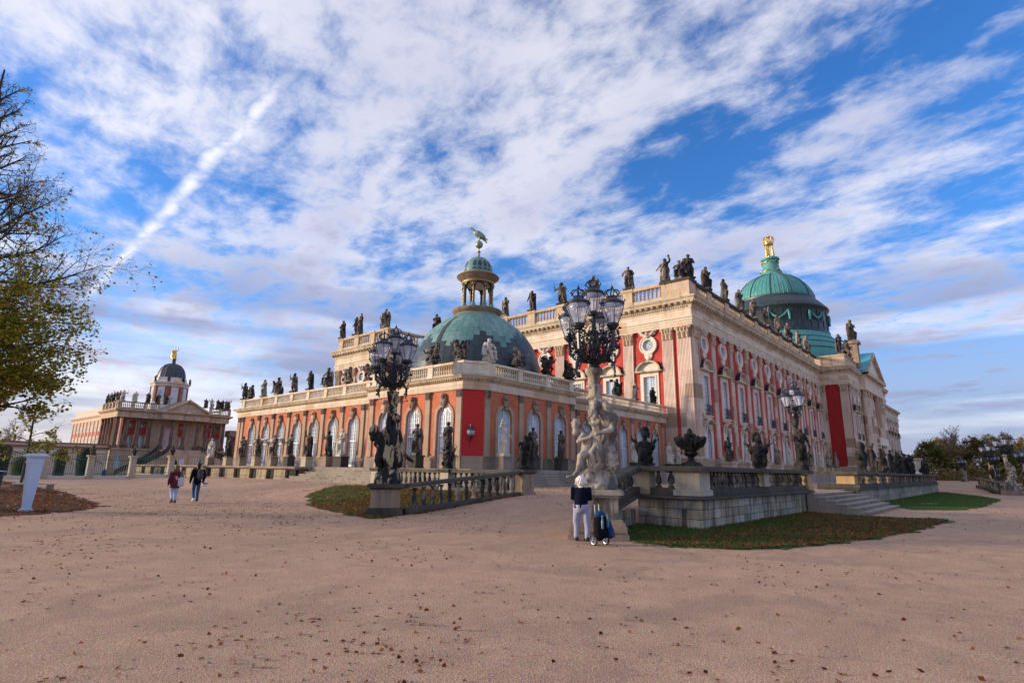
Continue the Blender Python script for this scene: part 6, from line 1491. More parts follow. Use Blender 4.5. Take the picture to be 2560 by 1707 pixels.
statue('raised', (52, 164, 29.2), RIGHT, 2.6, 'statue_light', 'gilded figure crowning the small dark dome of the columned palace', 'roof figures')
bpy.data.objects[-1] if False else None
for o_ in [o for o in bpy.data.objects if o.get('label', '').startswith('gilded figure')]:
    o_.material_slots[0].material = MATS['gold']; o_.children[0].material_slots[0].link = 'OBJECT'; o_.children[0].material_slots[0].material = MATS['gold']; del o_['group']
statue('robed', (62.5, 147.0, -.8), LEFT, 2.6, 'statue_light', 'pale statue standing in front of the dark colonnade', 'garden figures')
# ------------------------------------------------------------------ candelabra with five lanterns
def lantern_meshes():
    prof = [(0.125, 0.0), (0.15, 0.05), (0.215, 0.22), (0.275, 0.38), (0.285, 0.47), (0.25, 0.54)]
    gl = MB(); rows = [gl.pts([(r*math.cos(2*PI*k/18), r*math.sin(2*PI*k/18), z) for k in range(18)]) for r, z in prof]
    for a, b_ in zip(rows, rows[1:]): gl.quadstrip(a, b_, True)
    fm = MB()
    for k in range(6):
        an = 2*PI*k/6+.3; fm.tube([((r+.006)*math.cos(an), (r+.006)*math.sin(an), z) for r, z in prof], .011, 4)
    fm.lathe([(.15, -.04), (.16, .0), (.14, .03), (.12, .03)], 14)
    rm = MB().lathe([(.30, .52), (.31, .56), (.24, .62), (.15, .67), (.12, .74), (.05, .76)], 18)
    for k in range(6):
        an = 2*PI*k/6+.3; c_, s_ = math.cos(an), math.sin(an)
        rm.tube([(.13*c_, .13*s_, .72), (.19*c_, .19*s_, .80), (.15*c_, .15*s_, .88), (.03*c_, .03*s_, .92)], [.016, .02, .018, .012], 5); rm.ell((.2*c_, .2*s_, .80), .028, 6, 4)
        rm.tube([(.29*c_, .29*s_, .55), (.34*c_, .34*s_, .60), (.31*c_, .31*s_, .64)], [.02, .015, .006], 5)
    rm.ell((0, 0, .96), .045, 8, 6); rm.tube([(0, 0, .97), (0, 0, 1.06)], [.02, .008], 5)
    core_ = MB().lathe([(.035, 0), (.035, .34), (.06, .36), (.05, .40), (.01, .42)], 8)
    return gl.mesh('lantern_glass', 'lamp_glass', 180), fm.mesh('lantern', 'iron_black'), rm.mesh('lantern_roof', 'lantern_roof', 50), core_.mesh('burner', 'white_paint')
LGM = lantern_meshes()
def add_lantern(parent, loc, sc=1.0, local=True):
    o = put('lantern', LGM[1], parent, loc, random.uniform(0, 1), local=local, scale=(sc, sc, sc))
    put('lantern_glass', LGM[0], o, local=True); put('lantern_roof', LGM[2], o, local=True); put('burner', LGM[3], o, local=True)
def iron_basket(seed, rings, z0=0.0):
    """foliage bracket: ribs, scrolls, leaves between the shaft and the lantern ring"""
    R = random.Random(seed); mb = MB()
    mb.lathe([(.16, 0), (.13, .10), (.20, .22), (.12, .34), (.10, .9), (.16, 1.0), (.07, 1.1), (.05, 1.6), (.11, 1.66)], 10, (0, 0, z0))
    for (x, y, zt) in rings:
        mb.tube([(x*.1, y*.1, z0+.15), (x*.62, y*.62, z0+.22), (x*.98, y*.98, z0+.45), (x*1.02, y*1.02, z0+.75), (x, y, zt)], [.05, .06, .055, .045, .05], 6)
        mb.lathe([(.05, -.16), (.12, -.10), (.15, -.04), (.13, 0)], 10, (x, y, zt))
        mb.tube([(0, 0, z0+1.0), (x*.5, y*.5, z0+.92), (x*.9, y*.9, zt-.1)], [.03, .03, .02], 5)
    for i in range(14):
        an = 2*PI*i/14; r = .52
        mb.tube([(.14*math.cos(an), .14*math.sin(an), z0+.12), (.38*math.cos(an+.25), .38*math.sin(an+.25), z0+.22), (r*math.cos(an+.5), r*math.sin(an+.5), z0+.48), (.62*math.cos(an+.3), .62*math.sin(an+.3), z0+.85)], [.026, .026, .024, .016], 5)
        mb.tube([(.14*math.cos(an), .14*math.sin(an), z0+.14), (.38*math.cos(an-.25), .38*math.sin(an-.25), z0+.24), (r*math.cos(an-.5), r*math.sin(an-.5), z0+.5), (.60*math.cos(an-.2), .60*math.sin(an-.2), z0+.95)], [.026, .026, .024, .016], 5)
    for i in range(120):   # scrolls
        an = R.uniform(0, 2*PI); r = R.uniform(.2, .70); z = z0+R.uniform(.2, 1.2); rad = R.uniform(.05, .12)
        u = Vector((math.cos(an+PI/2), math.sin(an+PI/2), 0)); u2 = Vector((0, 0, 1)); c = Vector((r*math.cos(an), r*math.sin(an), z)); ph = R.uniform(0, 6)
        mb.tube([c+(u*math.cos(ph+q*.75)+u2*math.sin(ph+q*.75))*rad*(1-q/9) for q in range(8)], [.018-.0012*q for q in range(8)], 4)
    lv = MB()
    for i in range(340):   # leaves and berries
        an = R.uniform(0, 2*PI); z = R.uniform(.10, 1.2); r = .26+.46*S01((z-.05)/.6)*R.uniform(.6, 1.06)
        c = Vector((r*math.cos(an), r*math.sin(an), z0+z))
        if i % 6 == 0: lv.ell(c, R.uniform(.022, .035), 6, 4); continue
        d = Vector((math.cos(an)*R.uniform(.2, 1), math.sin(an)*R.uniform(.2, 1), R.uniform(-.8, .9))).normalized(); s_ = d.cross(Vector((R.uniform(-1, 1), R.uniform(-1, 1), .3))).normalized(); n_ = d.cross(s_)
        L, w_ = R.uniform(.07, .13), R.uniform(.022, .042)
        i0 = lv.pts([c-d*.02, c+d*L*.45+s_*w_+n_*.02, c+d*L+n_*-.03, c+d*L*.45-s_*w_+n_*.02, c+d*L*.5-n_*.02]); lv.f += [(i0[0], i0[1], i0[4]), (i0[1], i0[2], i0[4]), (i0[2], i0[3], i0[4]), (i0[3], i0[0], i0[4])]
    for an in (PI*1.15, -.25, PI*.55):   # hanging garlands
        x, y = math.cos(an), math.sin(an); pth = [(x*.25, y*.25, z0+.12), (x*.42, y*.42, z0+.22), (x*.55, y*.55, z0+.08), (x*.58, y*.58, z0-.16), (x*.54, y*.54, z0-.34)]
        lv.tube(pth, [.05, .06, .05, .035, .02], 6)
        for i in range(16):
            q = R.choice(pth[1:]); lv.ell((q[0]+R.uniform(-.08, .08), q[1]+R.uniform(-.08, .08), q[2]+R.uniform(-.1, .1)), R.uniform(.02, .05), 6, 4)
    return mb, lv
RING = [(.52, -.49, 1.12), (-.43, -.55, 1.12), (-.70, .36, .96), (.29, .63, .96)]
def lamp_pedestal(parent, h, w_, matl, capm, foot=None):
    mb = MB().box(-w_/2, w_/2, -w_/2, w_/2, 0.0, h-.17)
    put('pedestal', mb.mesh('pedestal', matl), parent, local=True)
    put('pedestal_cap', MB().box(-w_/2-.05, w_/2+.05, -w_/2-.05, w_/2+.05, h-.20, h-.13).box(-w_/2-.15, w_/2+.15, -w_/2-.15, w_/2+.15, h-.13, h-.02).box(-w_/2-.10, w_/2+.10, -w_/2-.10, w_/2+.10, h-.02, h).mesh('pedestal_cap', capm), parent, local=True)
    if foot: put('pedestal_foot', foot, parent, local=True)
# right lamp: satyr embracing a boy, standing on a rock
LR = thing('statue_lamp', 'grey stone figures carrying a five lantern iron candelabrum, behind the white haired person', 'street lamp', (13.5, 8.62, -.01), math.radians(-56), 'lamp statues at the ramp')
ft = MB().box(-.76, .76, -.76, .76, -.05, .16).lathe([(.78, .14), (.86, .24), (.86, .36), (.78, .44), (.66, .48)], 4, a0=PI/4)
ft = MB().box(-.78, .78, -.78, .78, -.05, .14)
for (e, za, zc) in ((.70, .14, .20), (.74, .20, .34), (.70, .34, .42), (.62, .42, .50)): ft.box(-e, e, -e, e, za, zc)
lamp_pedestal(LR, 1.25, 1.08, 'statue_grey', 'statue_grey', ft.mesh('pedestal_foot', 'brown_stone'))
def rock(mb, z0, z1, w_):
    robe(mb, [(z0, 0, 0, w_, w_*.9, .05, 5, 0), (z0+.25*(z1-z0), 0, 0, w_*1.0, w_*.92, .07, 5, 1), (z0+.7*(z1-z0), .03, 0, w_*.85, w_*.8, .08, 6, 2), (z1, .06, 0, w_*.6, w_*.6, .05, 5, 2)])
sat = MB()
rock(sat, 1.25, 1.80, .54)
for q in range(14): sat.ell((random.uniform(-.35, .4), random.uniform(-.35, .3), random.uniform(1.4, 1.85)), random.uniform(.10, .2), 7, 5)
robe(sat, [(1.7, .20, .10, .30, .30, .08, 6, 0), (2.1, .24, .12, .22, .22, .10, 6, .6), (2.5, .16, .14, .17, .17, .06, 6, 1.2), (3.0, .05, .16, .17, .17, .08, 5, 1), (3.6, .0, .16, .18, .18, .05, 5, 1), (4.1, -.02, .14, .17, .17, .0, 5, 1), (4.50, -.02, .14, .18, .18, .0, 5, 1)])
sat.lathe([(.20, 4.40), (.25, 4.48), (.25, 4.60), (.20, 4.62)], 16, (-.02, .14, 0)); sat.lathe([(.205, 4.02), (.23, 4.08), (.2, 4.13)], 14, (-.02, .14, 0)); sat.lathe([(.2, 3.72), (.225, 3.77), (.2, 3.82)], 14, (-.01, .15, 0))
for q in range(5): sat.tube([(-.20+.02*q, .05, 3.72+.05*q), (0, -.06-.01*q, 3.80+.06*q), (.19, .08, 3.92+.05*q)], .028, 6)
# man leaning in from the right, back to us
sat.cap((.34, -.06, 2.50), (.40, -.14, 2.78), .185, .205, 12); sat.cap((.40, -.14, 2.78), (.36, -.20, 3.12), .21, .22, 12)
sat.ell((.52, -.18, 3.16), (.15, .14, .15)); sat.ell((.24, -.20, 3.22), (.14, .13, .13)); sat.cap((.42, -.25, 3.05), (.40, -.22, 2.70), .07, .06)
sat.ell((.48, -.28, 2.98), (.09, .08, .14)); sat.ell((.28, -.31, 2.98), (.09, .07, .14))
sat.cap((.26, -.24, 3.26), (.08, -.30, 3.38), .10, .10)
head(sat, (-.02, -.36, 3.44), .125, (-.8, -.5, -.45), 1.12)
for q in range(30):
    an, ph = random.uniform(0, 2*PI), random.uniform(-.1, 1.2); sat.ell((.0+.15*math.cos(an)*math.cos(ph), -.33+.15*math.sin(an)*math.cos(ph), 3.48+.14*math.sin(ph)), .04, 6, 4)
for q in range(5): sat.cap((-.10-.02*q, -.44+.03*q, 3.34), (-.12-.02*q, -.42+.03*q, 3.20-.01*q), .035, .02, 6)
sat.cap((.54, -.22, 3.16), (.42, -.44, 2.82), .105, .085); sat.cap((.42, -.44, 2.82), (.0, -.56, 2.70), .085, .052)
for q in range(4): sat.cap((-.01, -.57, 2.74-.035*q), (-.15-.01*q, -.55, 2.77-.05*q), .022, .015, 6)
sat.cap((.0, -.56, 2.76), (-.08, -.60, 2.83), .024, .016, 6)
sat.cap((.46, -.06, 3.24), (.26, .02, 3.62), .105, .085); sat.cap((.26, .02, 3.62), (.02, -.02, 3.70), .08, .055)
sat.cap((.30, -.12, 2.48), (.34, -.36, 2.10), .17, .12, 12); sat.cap((.34, -.36, 2.10), (.42, -.26, 1.74), .11, .075); sat.cap((.46, .0, 2.46), (.50, .0, 1.9), .15, .10)
for q in range(60):   # shaggy thighs
    f = random.random(); sat.cap((.30+.08*f+random.uniform(-.12, .2), -.22-.16*f+random.uniform(-.12, .1), 2.5-.65*f), (.31+.08*f+random.uniform(-.12, .2), -.24-.14*f+random.uniform(-.12, .1), 2.38-.65*f), .035, .012, 5)
# boy on the left
sat.cap((-.26, -.34, 2.30), (-.22, -.36, 2.60), .155, .14, 12); sat.ell((-.24, -.32, 2.24), (.20, .18, .18))
sat.cap((-.28, -.38, 2.62), (-.42, -.36, 2.82), .10, .08); head(sat, (-.55, -.38, 2.96), .115, (-1, -.5, .3), 1.15)
for q in range(16):
    an, ph = random.uniform(0, 2*PI), random.uniform(-.1, 1.1); sat.ell((-.53+.13*math.cos(an)*math.cos(ph), -.36+.13*math.sin(an)*math.cos(ph), 2.99+.12*math.sin(ph)), .036, 6, 4)
sat.cap((-.34, -.44, 2.68), (-.48, -.50, 2.50), .065, .058); sat.cap((-.48, -.50, 2.50), (-.14, -.58, 2.62), .055, .04)
sat.cap((-.27, -.40, 2.20), (-.42, -.58, 2.10), .135, .10); sat.cap((-.42, -.57, 2.10), (-.50, -.52, 1.74), .095, .055); sat.cap((-.50, -.52, 1.72), (-.64, -.56, 1.58), .055, .04); sat.cap((-.64, -.56, 1.58), (-.78, -.60, 1.57), .042, .03)
sat.cap((-.18, -.34, 2.14), (-.16, -.44, 1.86), .115, .08); sat.cap((-.16, -.44, 1.86), (-.20, -.38, 1.54), .072, .045); sat.cap((-.20, -.38, 1.52), (-.30, -.5, 1.47), .045, .03)
# drapery swinging between the two
for q in range(8):
    sat.tube([(-.04+.015*q, -.50+.012*q, 2.62-.02*q), (.05+.035*q, -.56+.02*q, 2.32-.03*q), (.12+.02*q, -.52+.02*q, 2.04-.02*q), (.0-.02*q, -.52+.03*q, 1.86-.03*q), (-.14+.05*q, -.50+.03*q, 1.72-.03*q)], [.018, .034, .036, .03, .018], 6)
sat.tube([(-.08, -.46, 2.56), (-.02, -.50, 2.40), (-.14, -.54, 2.22), (-.10, -.52, 2.02), (-.06, -.46, 1.84)], [.04, .07, .07, .07, .06], 8); sat.ell((.06, -.36, 2.2), (.16, .16, .3))
for q in range(6): sat.tube([(-.18+.05*q, -.10-.02*q, 3.06+.03*q-.12*(q % 2)), (-.04+.04*q, -.22, 2.92+.04*q), (.14+.02*q, -.16, 3.0+.04*q)], .03, 6)
sat.cap((.56, -.14, 2.50), (.54, -.24, 2.06), .06, .03); sat.cap((.40, -.32, 2.40), (.50, -.36, 2.08), .045, .03)
put('stone_group', fuse('stone_group', sat, .0145, 1, .012, 10, .6, 'statue_grey'), LR, local=True)
mb, lv = iron_basket(3, RING, 4.62)
RG = [(x, y, 4.62+z) for x, y, z in RING]
mb, lv = iron_basket(3, RG, 4.62)
put('iron_bracket', mb.mesh('iron_bracket', 'iron_black', 40), LR, local=True); put('iron_foliage', lv.mesh('iron_foliage', 'iron_black'), LR, local=True)
for x, y, z in RG: add_lantern(LR, (x, y, z), 1.12)
add_lantern(LR, (0, 0, 6.20), 1.12)
# left lamp: dark weathered boys
LL = thing('statue_lamp', 'black and tan stone boys carrying a five lantern iron candelabrum, left of the ramp', 'street lamp', (13.7, 18.2, -.02), math.radians(-38), 'lamp statues at the ramp')
ft = MB().box(-.66, .66, -.66, .66, -.05, .24).box(-.62, .62, -.62, .62, .24, .30)
lamp_pedestal(LL, 1.16, 1.08, 'brown_stone', 'dark_rail_stone', ft.mesh('pedestal_foot', 'dark_rail_stone'))
by = MB(); rock(by, 1.14, 1.72, .50)
robe(by, [(1.6, 0, .08, .30, .28, .08, 6, 0), (2.2, .0, .1, .24, .22, .06, 6, 1), (3.2, .02, .1, .19, .18, .08, 6, 2), (4.3, .03, .1, .19, .18, .07, 5, 2), (4.72, .03, .1, .24, .23, .0, 5, 2)])
by.cap((-.28, -.18, 2.55), (-.40, -.22, 2.92), .19, .20, 12); head(by, (-.62, -.34, 3.12), .155, (-1, -.4, -.5), 1.15); by.cap((-.42, -.24, 2.98), (-.54, -.30, 3.06), .14, .11)
by.cap((-.28, -.16, 2.45), (-.34, -.22, 2.0), .17, .12); by.cap((-.34, -.22, 2.0), (-.22, -.12, 1.62), .11, .07); by.cap((-.14, -.2, 2.45), (-.06, -.32, 2.05), .17, .12); by.cap((-.06, -.32, 2.05), (-.04, -.24, 1.64), .11, .07)
by.cap((-.34, -.34, 2.92), (-.50, -.40, 2.62), .085, .08); by.cap((-.50, -.40, 2.62), (-.28, -.46, 2.42), .075, .055); by.cap((-.38, .0, 3.0), (-.1, .05, 3.3), .085, .06)
by.cap((.18, -.20, 2.55), (.20, -.16, 3.05), .18, .20, 12); by.ell((.16, -.2, 2.5), (.22, .2, .22)); head(by, (.24, -.10, 3.62), .145, (.8, .4, 0), 1.15); by.cap((.20, -.13, 3.15), (.23, -.11, 3.42), .15, .1)
by.cap((.10, -.22, 2.45), (.10, -.30, 2.05), .165, .12); by.cap((.10, -.30, 2.05), (.12, -.22, 1.64), .11, .07); by.cap((.26, -.14, 2.42), (.30, -.14, 2.0), .15, .11); by.cap((.30, -.14, 2.0), (.32, -.05, 1.62), .1, .065)
by.cap((.36, -.16, 3.12), (.46, -.22, 2.80), .085, .075); by.cap((.46, -.22, 2.80), (.36, -.32, 2.62), .07, .05); by.cap((.05, -.14, 3.2), (.0, -.05, 3.5), .08, .06)
by.cap((.40, .0, 2.66), (.48, .0, 2.30), .14, .13); by.cap((.48, .0, 2.40), (.74, -.04, 2.14), .09, .07); by.cap((.74, -.04, 2.14), (.98, -.05, 1.98), .08, .05)
by.ell((.46, .0, 2.72), .11); by.ell((-.36, -.05, 2.1), (.16, .14, .34)); by.ell((.42, -.02, 2.02), (.16, .15, .3))
put('stone_group', fuse('stone_group', by, .018, 1, .022, 8, .7, 'statue_patchy'), LL, local=True)
RG = [(x, y, 4.76+z) for x, y, z in RING]
mb, lv = iron_basket(11, RG, 4.76)
put('iron_bracket', mb.mesh('iron_bracket', 'iron_black', 40), LL, local=True); put('iron_foliage', lv.mesh('iron_foliage', 'iron_black'), LL, local=True)
for x, y, z in RG: add_lantern(LL, (x, y, z), 1.12)
add_lantern(LL, (0, 0, 6.26), 1.12)
# single lamp on the terrace pier
LS = thing('single_lamp', 'black figure holding an iron lantern cluster on the terrace end pier', 'street lamp', (30.5, 7.75, 1.92), DIAG)
sg = MB(); robe(sg, [(0, 0, 0, .40, .36, .08, 5, 0), (.25, .0, 0, .36, .32, .1, 6, 1), (.45, .0, 0, .22, .2, .05, 5, 2)])
k_ = fig_cloak(); sg.join(k_, lambda p: (p.x*1.85+.06, p.y*1.7-.05, p.z*1.75+.25)); sg.cap((-.02, .1, .3), (-.02, .1, 2.3), .14, .12); sg.cap((-.05, .05, 2.2), (-.04, .05, 2.62), .16, .2)
put('stone_group', fuse('stone_group', sg, .03, 1, .03, 6, .7, 'statue_black'), LS, local=True)
ir = MB().lathe([(.10, 2.2), (.12, 2.55), (.16, 2.60), (.08, 2.7), (.07, 2.85), (.2, 3.0), (.1, 3.1)], 10)
for an in (.6, 2.7, 4.8): c_, s_ = math.cos(an), math.sin(an); ir.tube([(.05*c_, .05*s_, 2.7), (.3*c_, .3*s_, 2.78), (.36*c_, .36*s_, 3.05)], [.05, .05, .04], 6)
put('iron_bracket', ir.mesh('iron_bracket', 'iron_black', 50), LS, local=True)
for an in (.6, 2.7, 4.8): add_lantern(LS, (.34*math.cos(an), .34*math.sin(an), 3.08), .95)
add_lantern(LS, (0, 0, 3.42), .95)
fol = iron_basket(21, [], 2.65)[1]; put('iron_foliage', MB().join(fol, lambda p: (p.x*.42, p.y*.42, (p.z-2.65)*.42+2.68)).mesh('iron_foliage', 'iron_black'), LS, local=True)
# lamps far along the garden front: copies
def copy_lamp(src, loc, rz, label, sc=1.0, group='far lamp statues'):
    c = clone(src); c.location = loc; c.rotation_euler = (0, 0, rz); c.scale = (sc, sc, sc); tag(c, label, 'street lamp', group); return c
copy_lamp(LR, (77.5, .25, .0), DIAG, 'pale stone figure lamp at the foot of the distant ramp', .87)
copy_lamp(LL, (92, 1.9, .1), DIAG, 'dark figure lamp behind the pale one at the distant ramp', .82)
copy_lamp(LL, (99, -1.2, .0), DIAG, 'dark lamp at the right edge behind the distant pale lamp', .75)
copy_lamp(LR, (190, 9.5, .2), DIAG, 'tiny far lamp before the trees past the terrace end', .9)
copy_lamp(LL, (165, 2.5, .2), DIAG, 'tiny far lamp between the terrace end and the distant ramp', .9)
FR = thing('ramp_balustrade', 'distant dark curved ramp balustrade beside the far lamps', 'balustrade', (85, 2, 0))
rail(FR, (78.2, .6), (92, 3.4), .95, 1.55, .18, .5, 'dark_rail_stone', 'sloping_handrail'); rail(FR, (78.2, .6), (92, 3.4), -.1, .4, .4, .5, 'dark_rail_stone', 'sloping_plinth'); balusters(FR, (78.6, .8), (91.5, 3.3), .3, .9, bal_mesh(.7, 'dark_baluster', 8), .5)
# lantern on the crimson corner
WL = thing('wall_lantern', 'small dark wall lantern with pale glass on the crimson brick corner', 'lantern', (0, 0, 0))
mid = Fc(chl*.38, .35, 4.35); WL.location = mid; WL.rotation_euler = (0, 0, chz); 
put('bracket', MB().tube([(0, .35, -.5), (0, .2, -.35), (0, 0, -.28)], .03, 5).tube([(0, .35, -.95), (0, .33, -.4)], .02, 5).lathe([(.05, -.35), (.13, -.25), (.17, -.12), (.2, 0)], 12).mesh('bracket', 'iron_black'), WL, local=True)
put('lantern_glass', MB().lathe([(.2, 0), (.30, .12), (.32, .30), (.28, .38)], 14).mesh('lantern_glass', 'lamp_glass', 180), WL, local=True)
put('lantern_roof', MB().lathe([(.34, .36), (.32, .42), (.18, .52), (.16, .62), (.09, .66), (.1, .74), (.03, .92)], 14).mesh('lantern_roof', 'iron_black', 50), WL, local=True)
# ------------------------------------------------------------------ people
def person(name, label, loc, rz):
    return thing(name, label, 'person', loc, rz)
def hand(mb, w, d, sd, r=0.010):
    w, d, sd = Vector(w), Vector(d).normalized(), Vector(sd).normalized()
    mb.ell(w+d*.045, (.034, .034, .045))
    for i, L in enumerate((.065, .075, .07, .055)):
        o = w+d*.075+sd*(-.027+.018*i); n_ = d.cross(sd); m_ = o+d*L*.55+n_*.006
        mb.cap(o, m_, .0095, .0085, 6); mb.cap(m_, o+d*L+n_*.02, .0085, .007, 6)
    mb.cap(w+d*.025+sd*-.03, w+d*.06+sd*-.055, .011, .009, 6); mb.cap(w+d*.06+sd*-.055, w+d*.085+sd*-.056, .009, .007, 6)
def body(pose, h, parent):
    """one continuous skin surface; joints given for a 1 m tall figure, facing -y"""
    P = {k: Vector(v)*h for k, v in pose.items()}; mb = MB()
    torso(mb, P['hip'], P['chest'], P['neck'], .082*h)
    hd = P['head']; l = Vector(pose.get('look', (0, -1, 0))).normalized()
    r = .062*h; mb.ell(hd, (r*.86, r*.98, r*1.2)); mb.ell(hd+l*r*.4-Vector((0, 0, r*.55)), r*.55); mb.cap(P['neck'], hd, r*.62, r*.6)
    sd = l.cross(Vector((0, 0, 1)))
    mb.ell(hd+l*r*1.0-Vector((0, 0, r*.12)), (r*.16, r*.16, r*.28), 6, 5); mb.ell(hd+l*r*.9-Vector((0, 0, r*.55)), (r*.3, r*.12, r*.1), 6, 4)
    for q in (-1, 1): mb.ell(hd+sd*q*r*.86, r*.2, 6, 4)
    for s_ in 'lr':
        mb.cap(P['sh'+s_], P['el'+s_], .036*h, .029*h); mb.cap(P['el'+s_], P['ha'+s_], .028*h, .018*h)
        hand(mb, P['ha'+s_], P['ha'+s_]-P['el'+s_]*1.0, (0, 1, 0) if abs((P['ha'+s_]-P['el'+s_]).normalized().y) < .7 else (1, 0, 0))
        leg(mb, P['hp'+s_], P['kn'+s_], P['an'+s_], P['to'+s_], .040*h)
    put('body', fuse('body', mb, .0085*h, 1, 0, material='skin'), parent, local=True)
    return P
def garment(name, mb, parent, material, voxel=.014, folds=.006, fs=9):
    return put(name, fuse(name, mb, voxel, 2, folds, fs, .5, material), parent, local=True)
def shoes(P, h, parent, m1, m2=None):
    for s_, mm in (('l', m1), ('r', m2 or m1)):
        mb = MB().cap(P['an'+s_]+Vector((0, .02*h, -.012*h)), P['to'+s_]+Vector((0, -.005, .004)), .034*h, .026*h).cap(P['an'+s_]+Vector((0, .01, .01)), P['an'+s_]+Vector((0, .01, -.02)), .034*h, .034*h)
        put('shoe', fuse('shoe', mb, .012, 1, 0, material=mm), parent, local=True)
def face_dir(px_from, px_to): return math.atan2(px_to[1]-px_from[1], px_to[0]-px_from[0]) + PI/2   # local -y looks that way
# elderly woman with white hair, seen from behind, hands raised before her chest
hw_ = 1.60
WM = person('person', 'person with white hair in navy jumper and pale trousers, standing before the stone lamp pedestal', (12.42, 8.40, .0), face_dir((12.42, 8.4), (13.7, 9.15)))
pose = dict(hip=(0, 0, .55), chest=(0, -.005, .70), neck=(0, -.01, .825), head=(0, -.035, .915), look=(0, -1, -.15), shl=(-.125, 0, .79), ell=(-.137, -.03, .645), hal=(-.045, -.17, .69), shr=(.125, 0, .79), elr=(.137, -.03, .645), har=(.045, -.17, .69),
            hpl=(-.06, 0, .52), knl=(-.085, -.01, .285), anl=(-.095, .015, .05), tol=(-.11, -.075, .025), hpr=(.06, 0, .52), knr=(.08, -.015, .285), anr=(.075, .0, .05), tor=(.085, -.09, .025))
P = body(pose, hw_, WM)
j = MB(); j.cap(P['hip']+Vector((0, 0, -.05)), P['chest'], .178, .165, 14); j.ell(P['chest']+Vector((0, 0, .08)), (.20, .135, .13)); j.ell(P['hip']+Vector((0, .01, -.05)), (.205, .17, .12)); j.cap(P['chest'], P['neck']-Vector((0, 0, .03)), .14, .075)
for s_ in 'lr': j.cap(P['sh'+s_], P['el'+s_], .066, .06); j.cap(P['el'+s_], P['ha'+s_], .058, .045)
garment('jumper', j, WM, 'navy_knit', .016, .008)
put('collar', MB().lathe([(.062, 0), (.075, .02), (.068, .045), (.055, .045)], 16, (0, P['neck'].y+.01, P['neck'].z-.035)).mesh('collar', 'white_paint', 180), WM, local=True)
j = MB(); j.ell(P['hip']+Vector((0, .015, -.06)), (.200, .17, .17))
for s_ in 'lr': j.cap(P['hp'+s_]-Vector((0, 0, .0)), P['kn'+s_], .115, .085); j.cap(P['kn'+s_], P['an'+s_]+Vector((0, 0, .02)), .082, .070)
garment('trousers', j, WM, 'pale_cotton', .014, .014, 10)
j = MB(); hd = P['head']; j.ell(hd+Vector((0, .02, .01)), (.118, .12, .128)); j.ell(hd+Vector((0, .04, -.07)), (.115, .095, .085))
for q in range(110):
    a, b_ = random.uniform(0, 2*PI), random.uniform(-.2, 1.5); y_ = math.sin(a)
    if y_ < -.55 and b_ < .9: continue
    c0 = hd+Vector((.112*math.cos(a)*math.cos(b_), .025+.115*y_*math.cos(b_), .015+.122*math.sin(b_)))
    j.tube([c0, c0+Vector((.026*math.cos(a)+random.gauss(0, .008), .026*y_+random.gauss(0, .008), -.04)), c0+Vector((.036*math.cos(a)+random.gauss(0, .012), .036*y_+random.gauss(0, .012), -.11))], [.016, .015, .006], 5)
garment('hair', j, WM, 'white_hair', .0075, .003, 40)
shoes(P, hw_, WM, 'shoe_dark')
# shopping trolley behind her
TR = thing('trolley', 'two wheeled shopping trolley loaded with black and blue bags beside the white haired person', 'trolley', (12.08, 7.66, 0), -math.radians(14))
fm = MB()
for x in (-.075, .075): fm.tube([(x, .02, .16), (x, .05, .55), (x, .09, 1.0)], .010, 6)
fm.tube([(-.22, 0, .12), (.22, 0, .12)], .013, 6); fm.tube([(-.14, 0, .12), (-.14, .1, .03)], .01, 5); fm.box(-.16, .16, -.12, .06, .11, .135)
put('frame', fm.mesh('frame', 'chrome', 60), TR, local=True)
put('handle', MB().tube([(-.075, .088, .98), (-.08, .092, 1.05), (-.05, .095, 1.085), (.05, .095, 1.085), (.08, .092, 1.05), (.075, .088, .98)], .017, 8).mesh('handle', 'rubber', 180), TR, local=True)
for x in (-.21, .21):
    wl_ = put('wheel', MB().tube([(x, .125*math.cos(2*PI*k/20), .125+.125*math.sin(2*PI*k/20)*.98) for k in range(21)], .022, 6, cap=False).mesh('wheel', 'rubber', 180), TR, local=True)
    rm = MB().tube([(x, .095*math.cos(2*PI*k/16), .125+.095*math.sin(2*PI*k/16)) for k in range(17)], .009, 5, cap=False).cap((x-.02, 0, .125), (x+.02, 0, .125), .02, .02, 8)
    for k in range(6): rm.tube([(x, 0, .125), (x, .095*math.cos(2*PI*k/6), .125+.095*math.sin(2*PI*k/6))], .007, 4)
    put('rim', rm.mesh('rim', 'chrome'), wl_, local=True)
bgm = MB(); bgm.cap((-.10, -.10, .26), (-.10, -.08, .58), .15, .13, 14); bgm.cap((.06, -.10, .28), (.06, -.08, .60), .13, .12, 14)
garment('bag', bgm, TR, 'black_cloth', .016, .012, 8)
bgm = MB(); bgm.ell((0, -.03, .72), (.165, .13, .11)); bgm.ell((.04, -.05, .66), (.15, .12, .09))
garment('backpack', bgm, TR, 'blue_cloth', .014, .012, 11)
bgm = MB(); bgm.cap((.10, -.16, .60), (.25, -.16, .26), .08, .11, 12); bgm.cap((.14, -.20, .58), (.30, -.18, .28), .05, .07)
garment('jacket', bgm, TR, 'blue_cloth', .014, .02, 12)
bgm = MB().cap((.24, -.26, .32), (.26, -.25, .24), .05, .05); garment('scarf', bgm, TR, 'plum_cloth', .012, .01, 12)
for x, z in ((-.12, .42), (.07, .45)):
    bt = put('bottle', MB().lathe([(.035, 0), (.036, .18), (.03, .2), (.018, .23), (.018, .25), (.03, .26), (.03, .31), (.01, .32)], 12, (x, -.25, z)).mesh('bottle', 'bottle_plastic', 40), TR, local=True)
TR.scale = (.92, .92, .95)
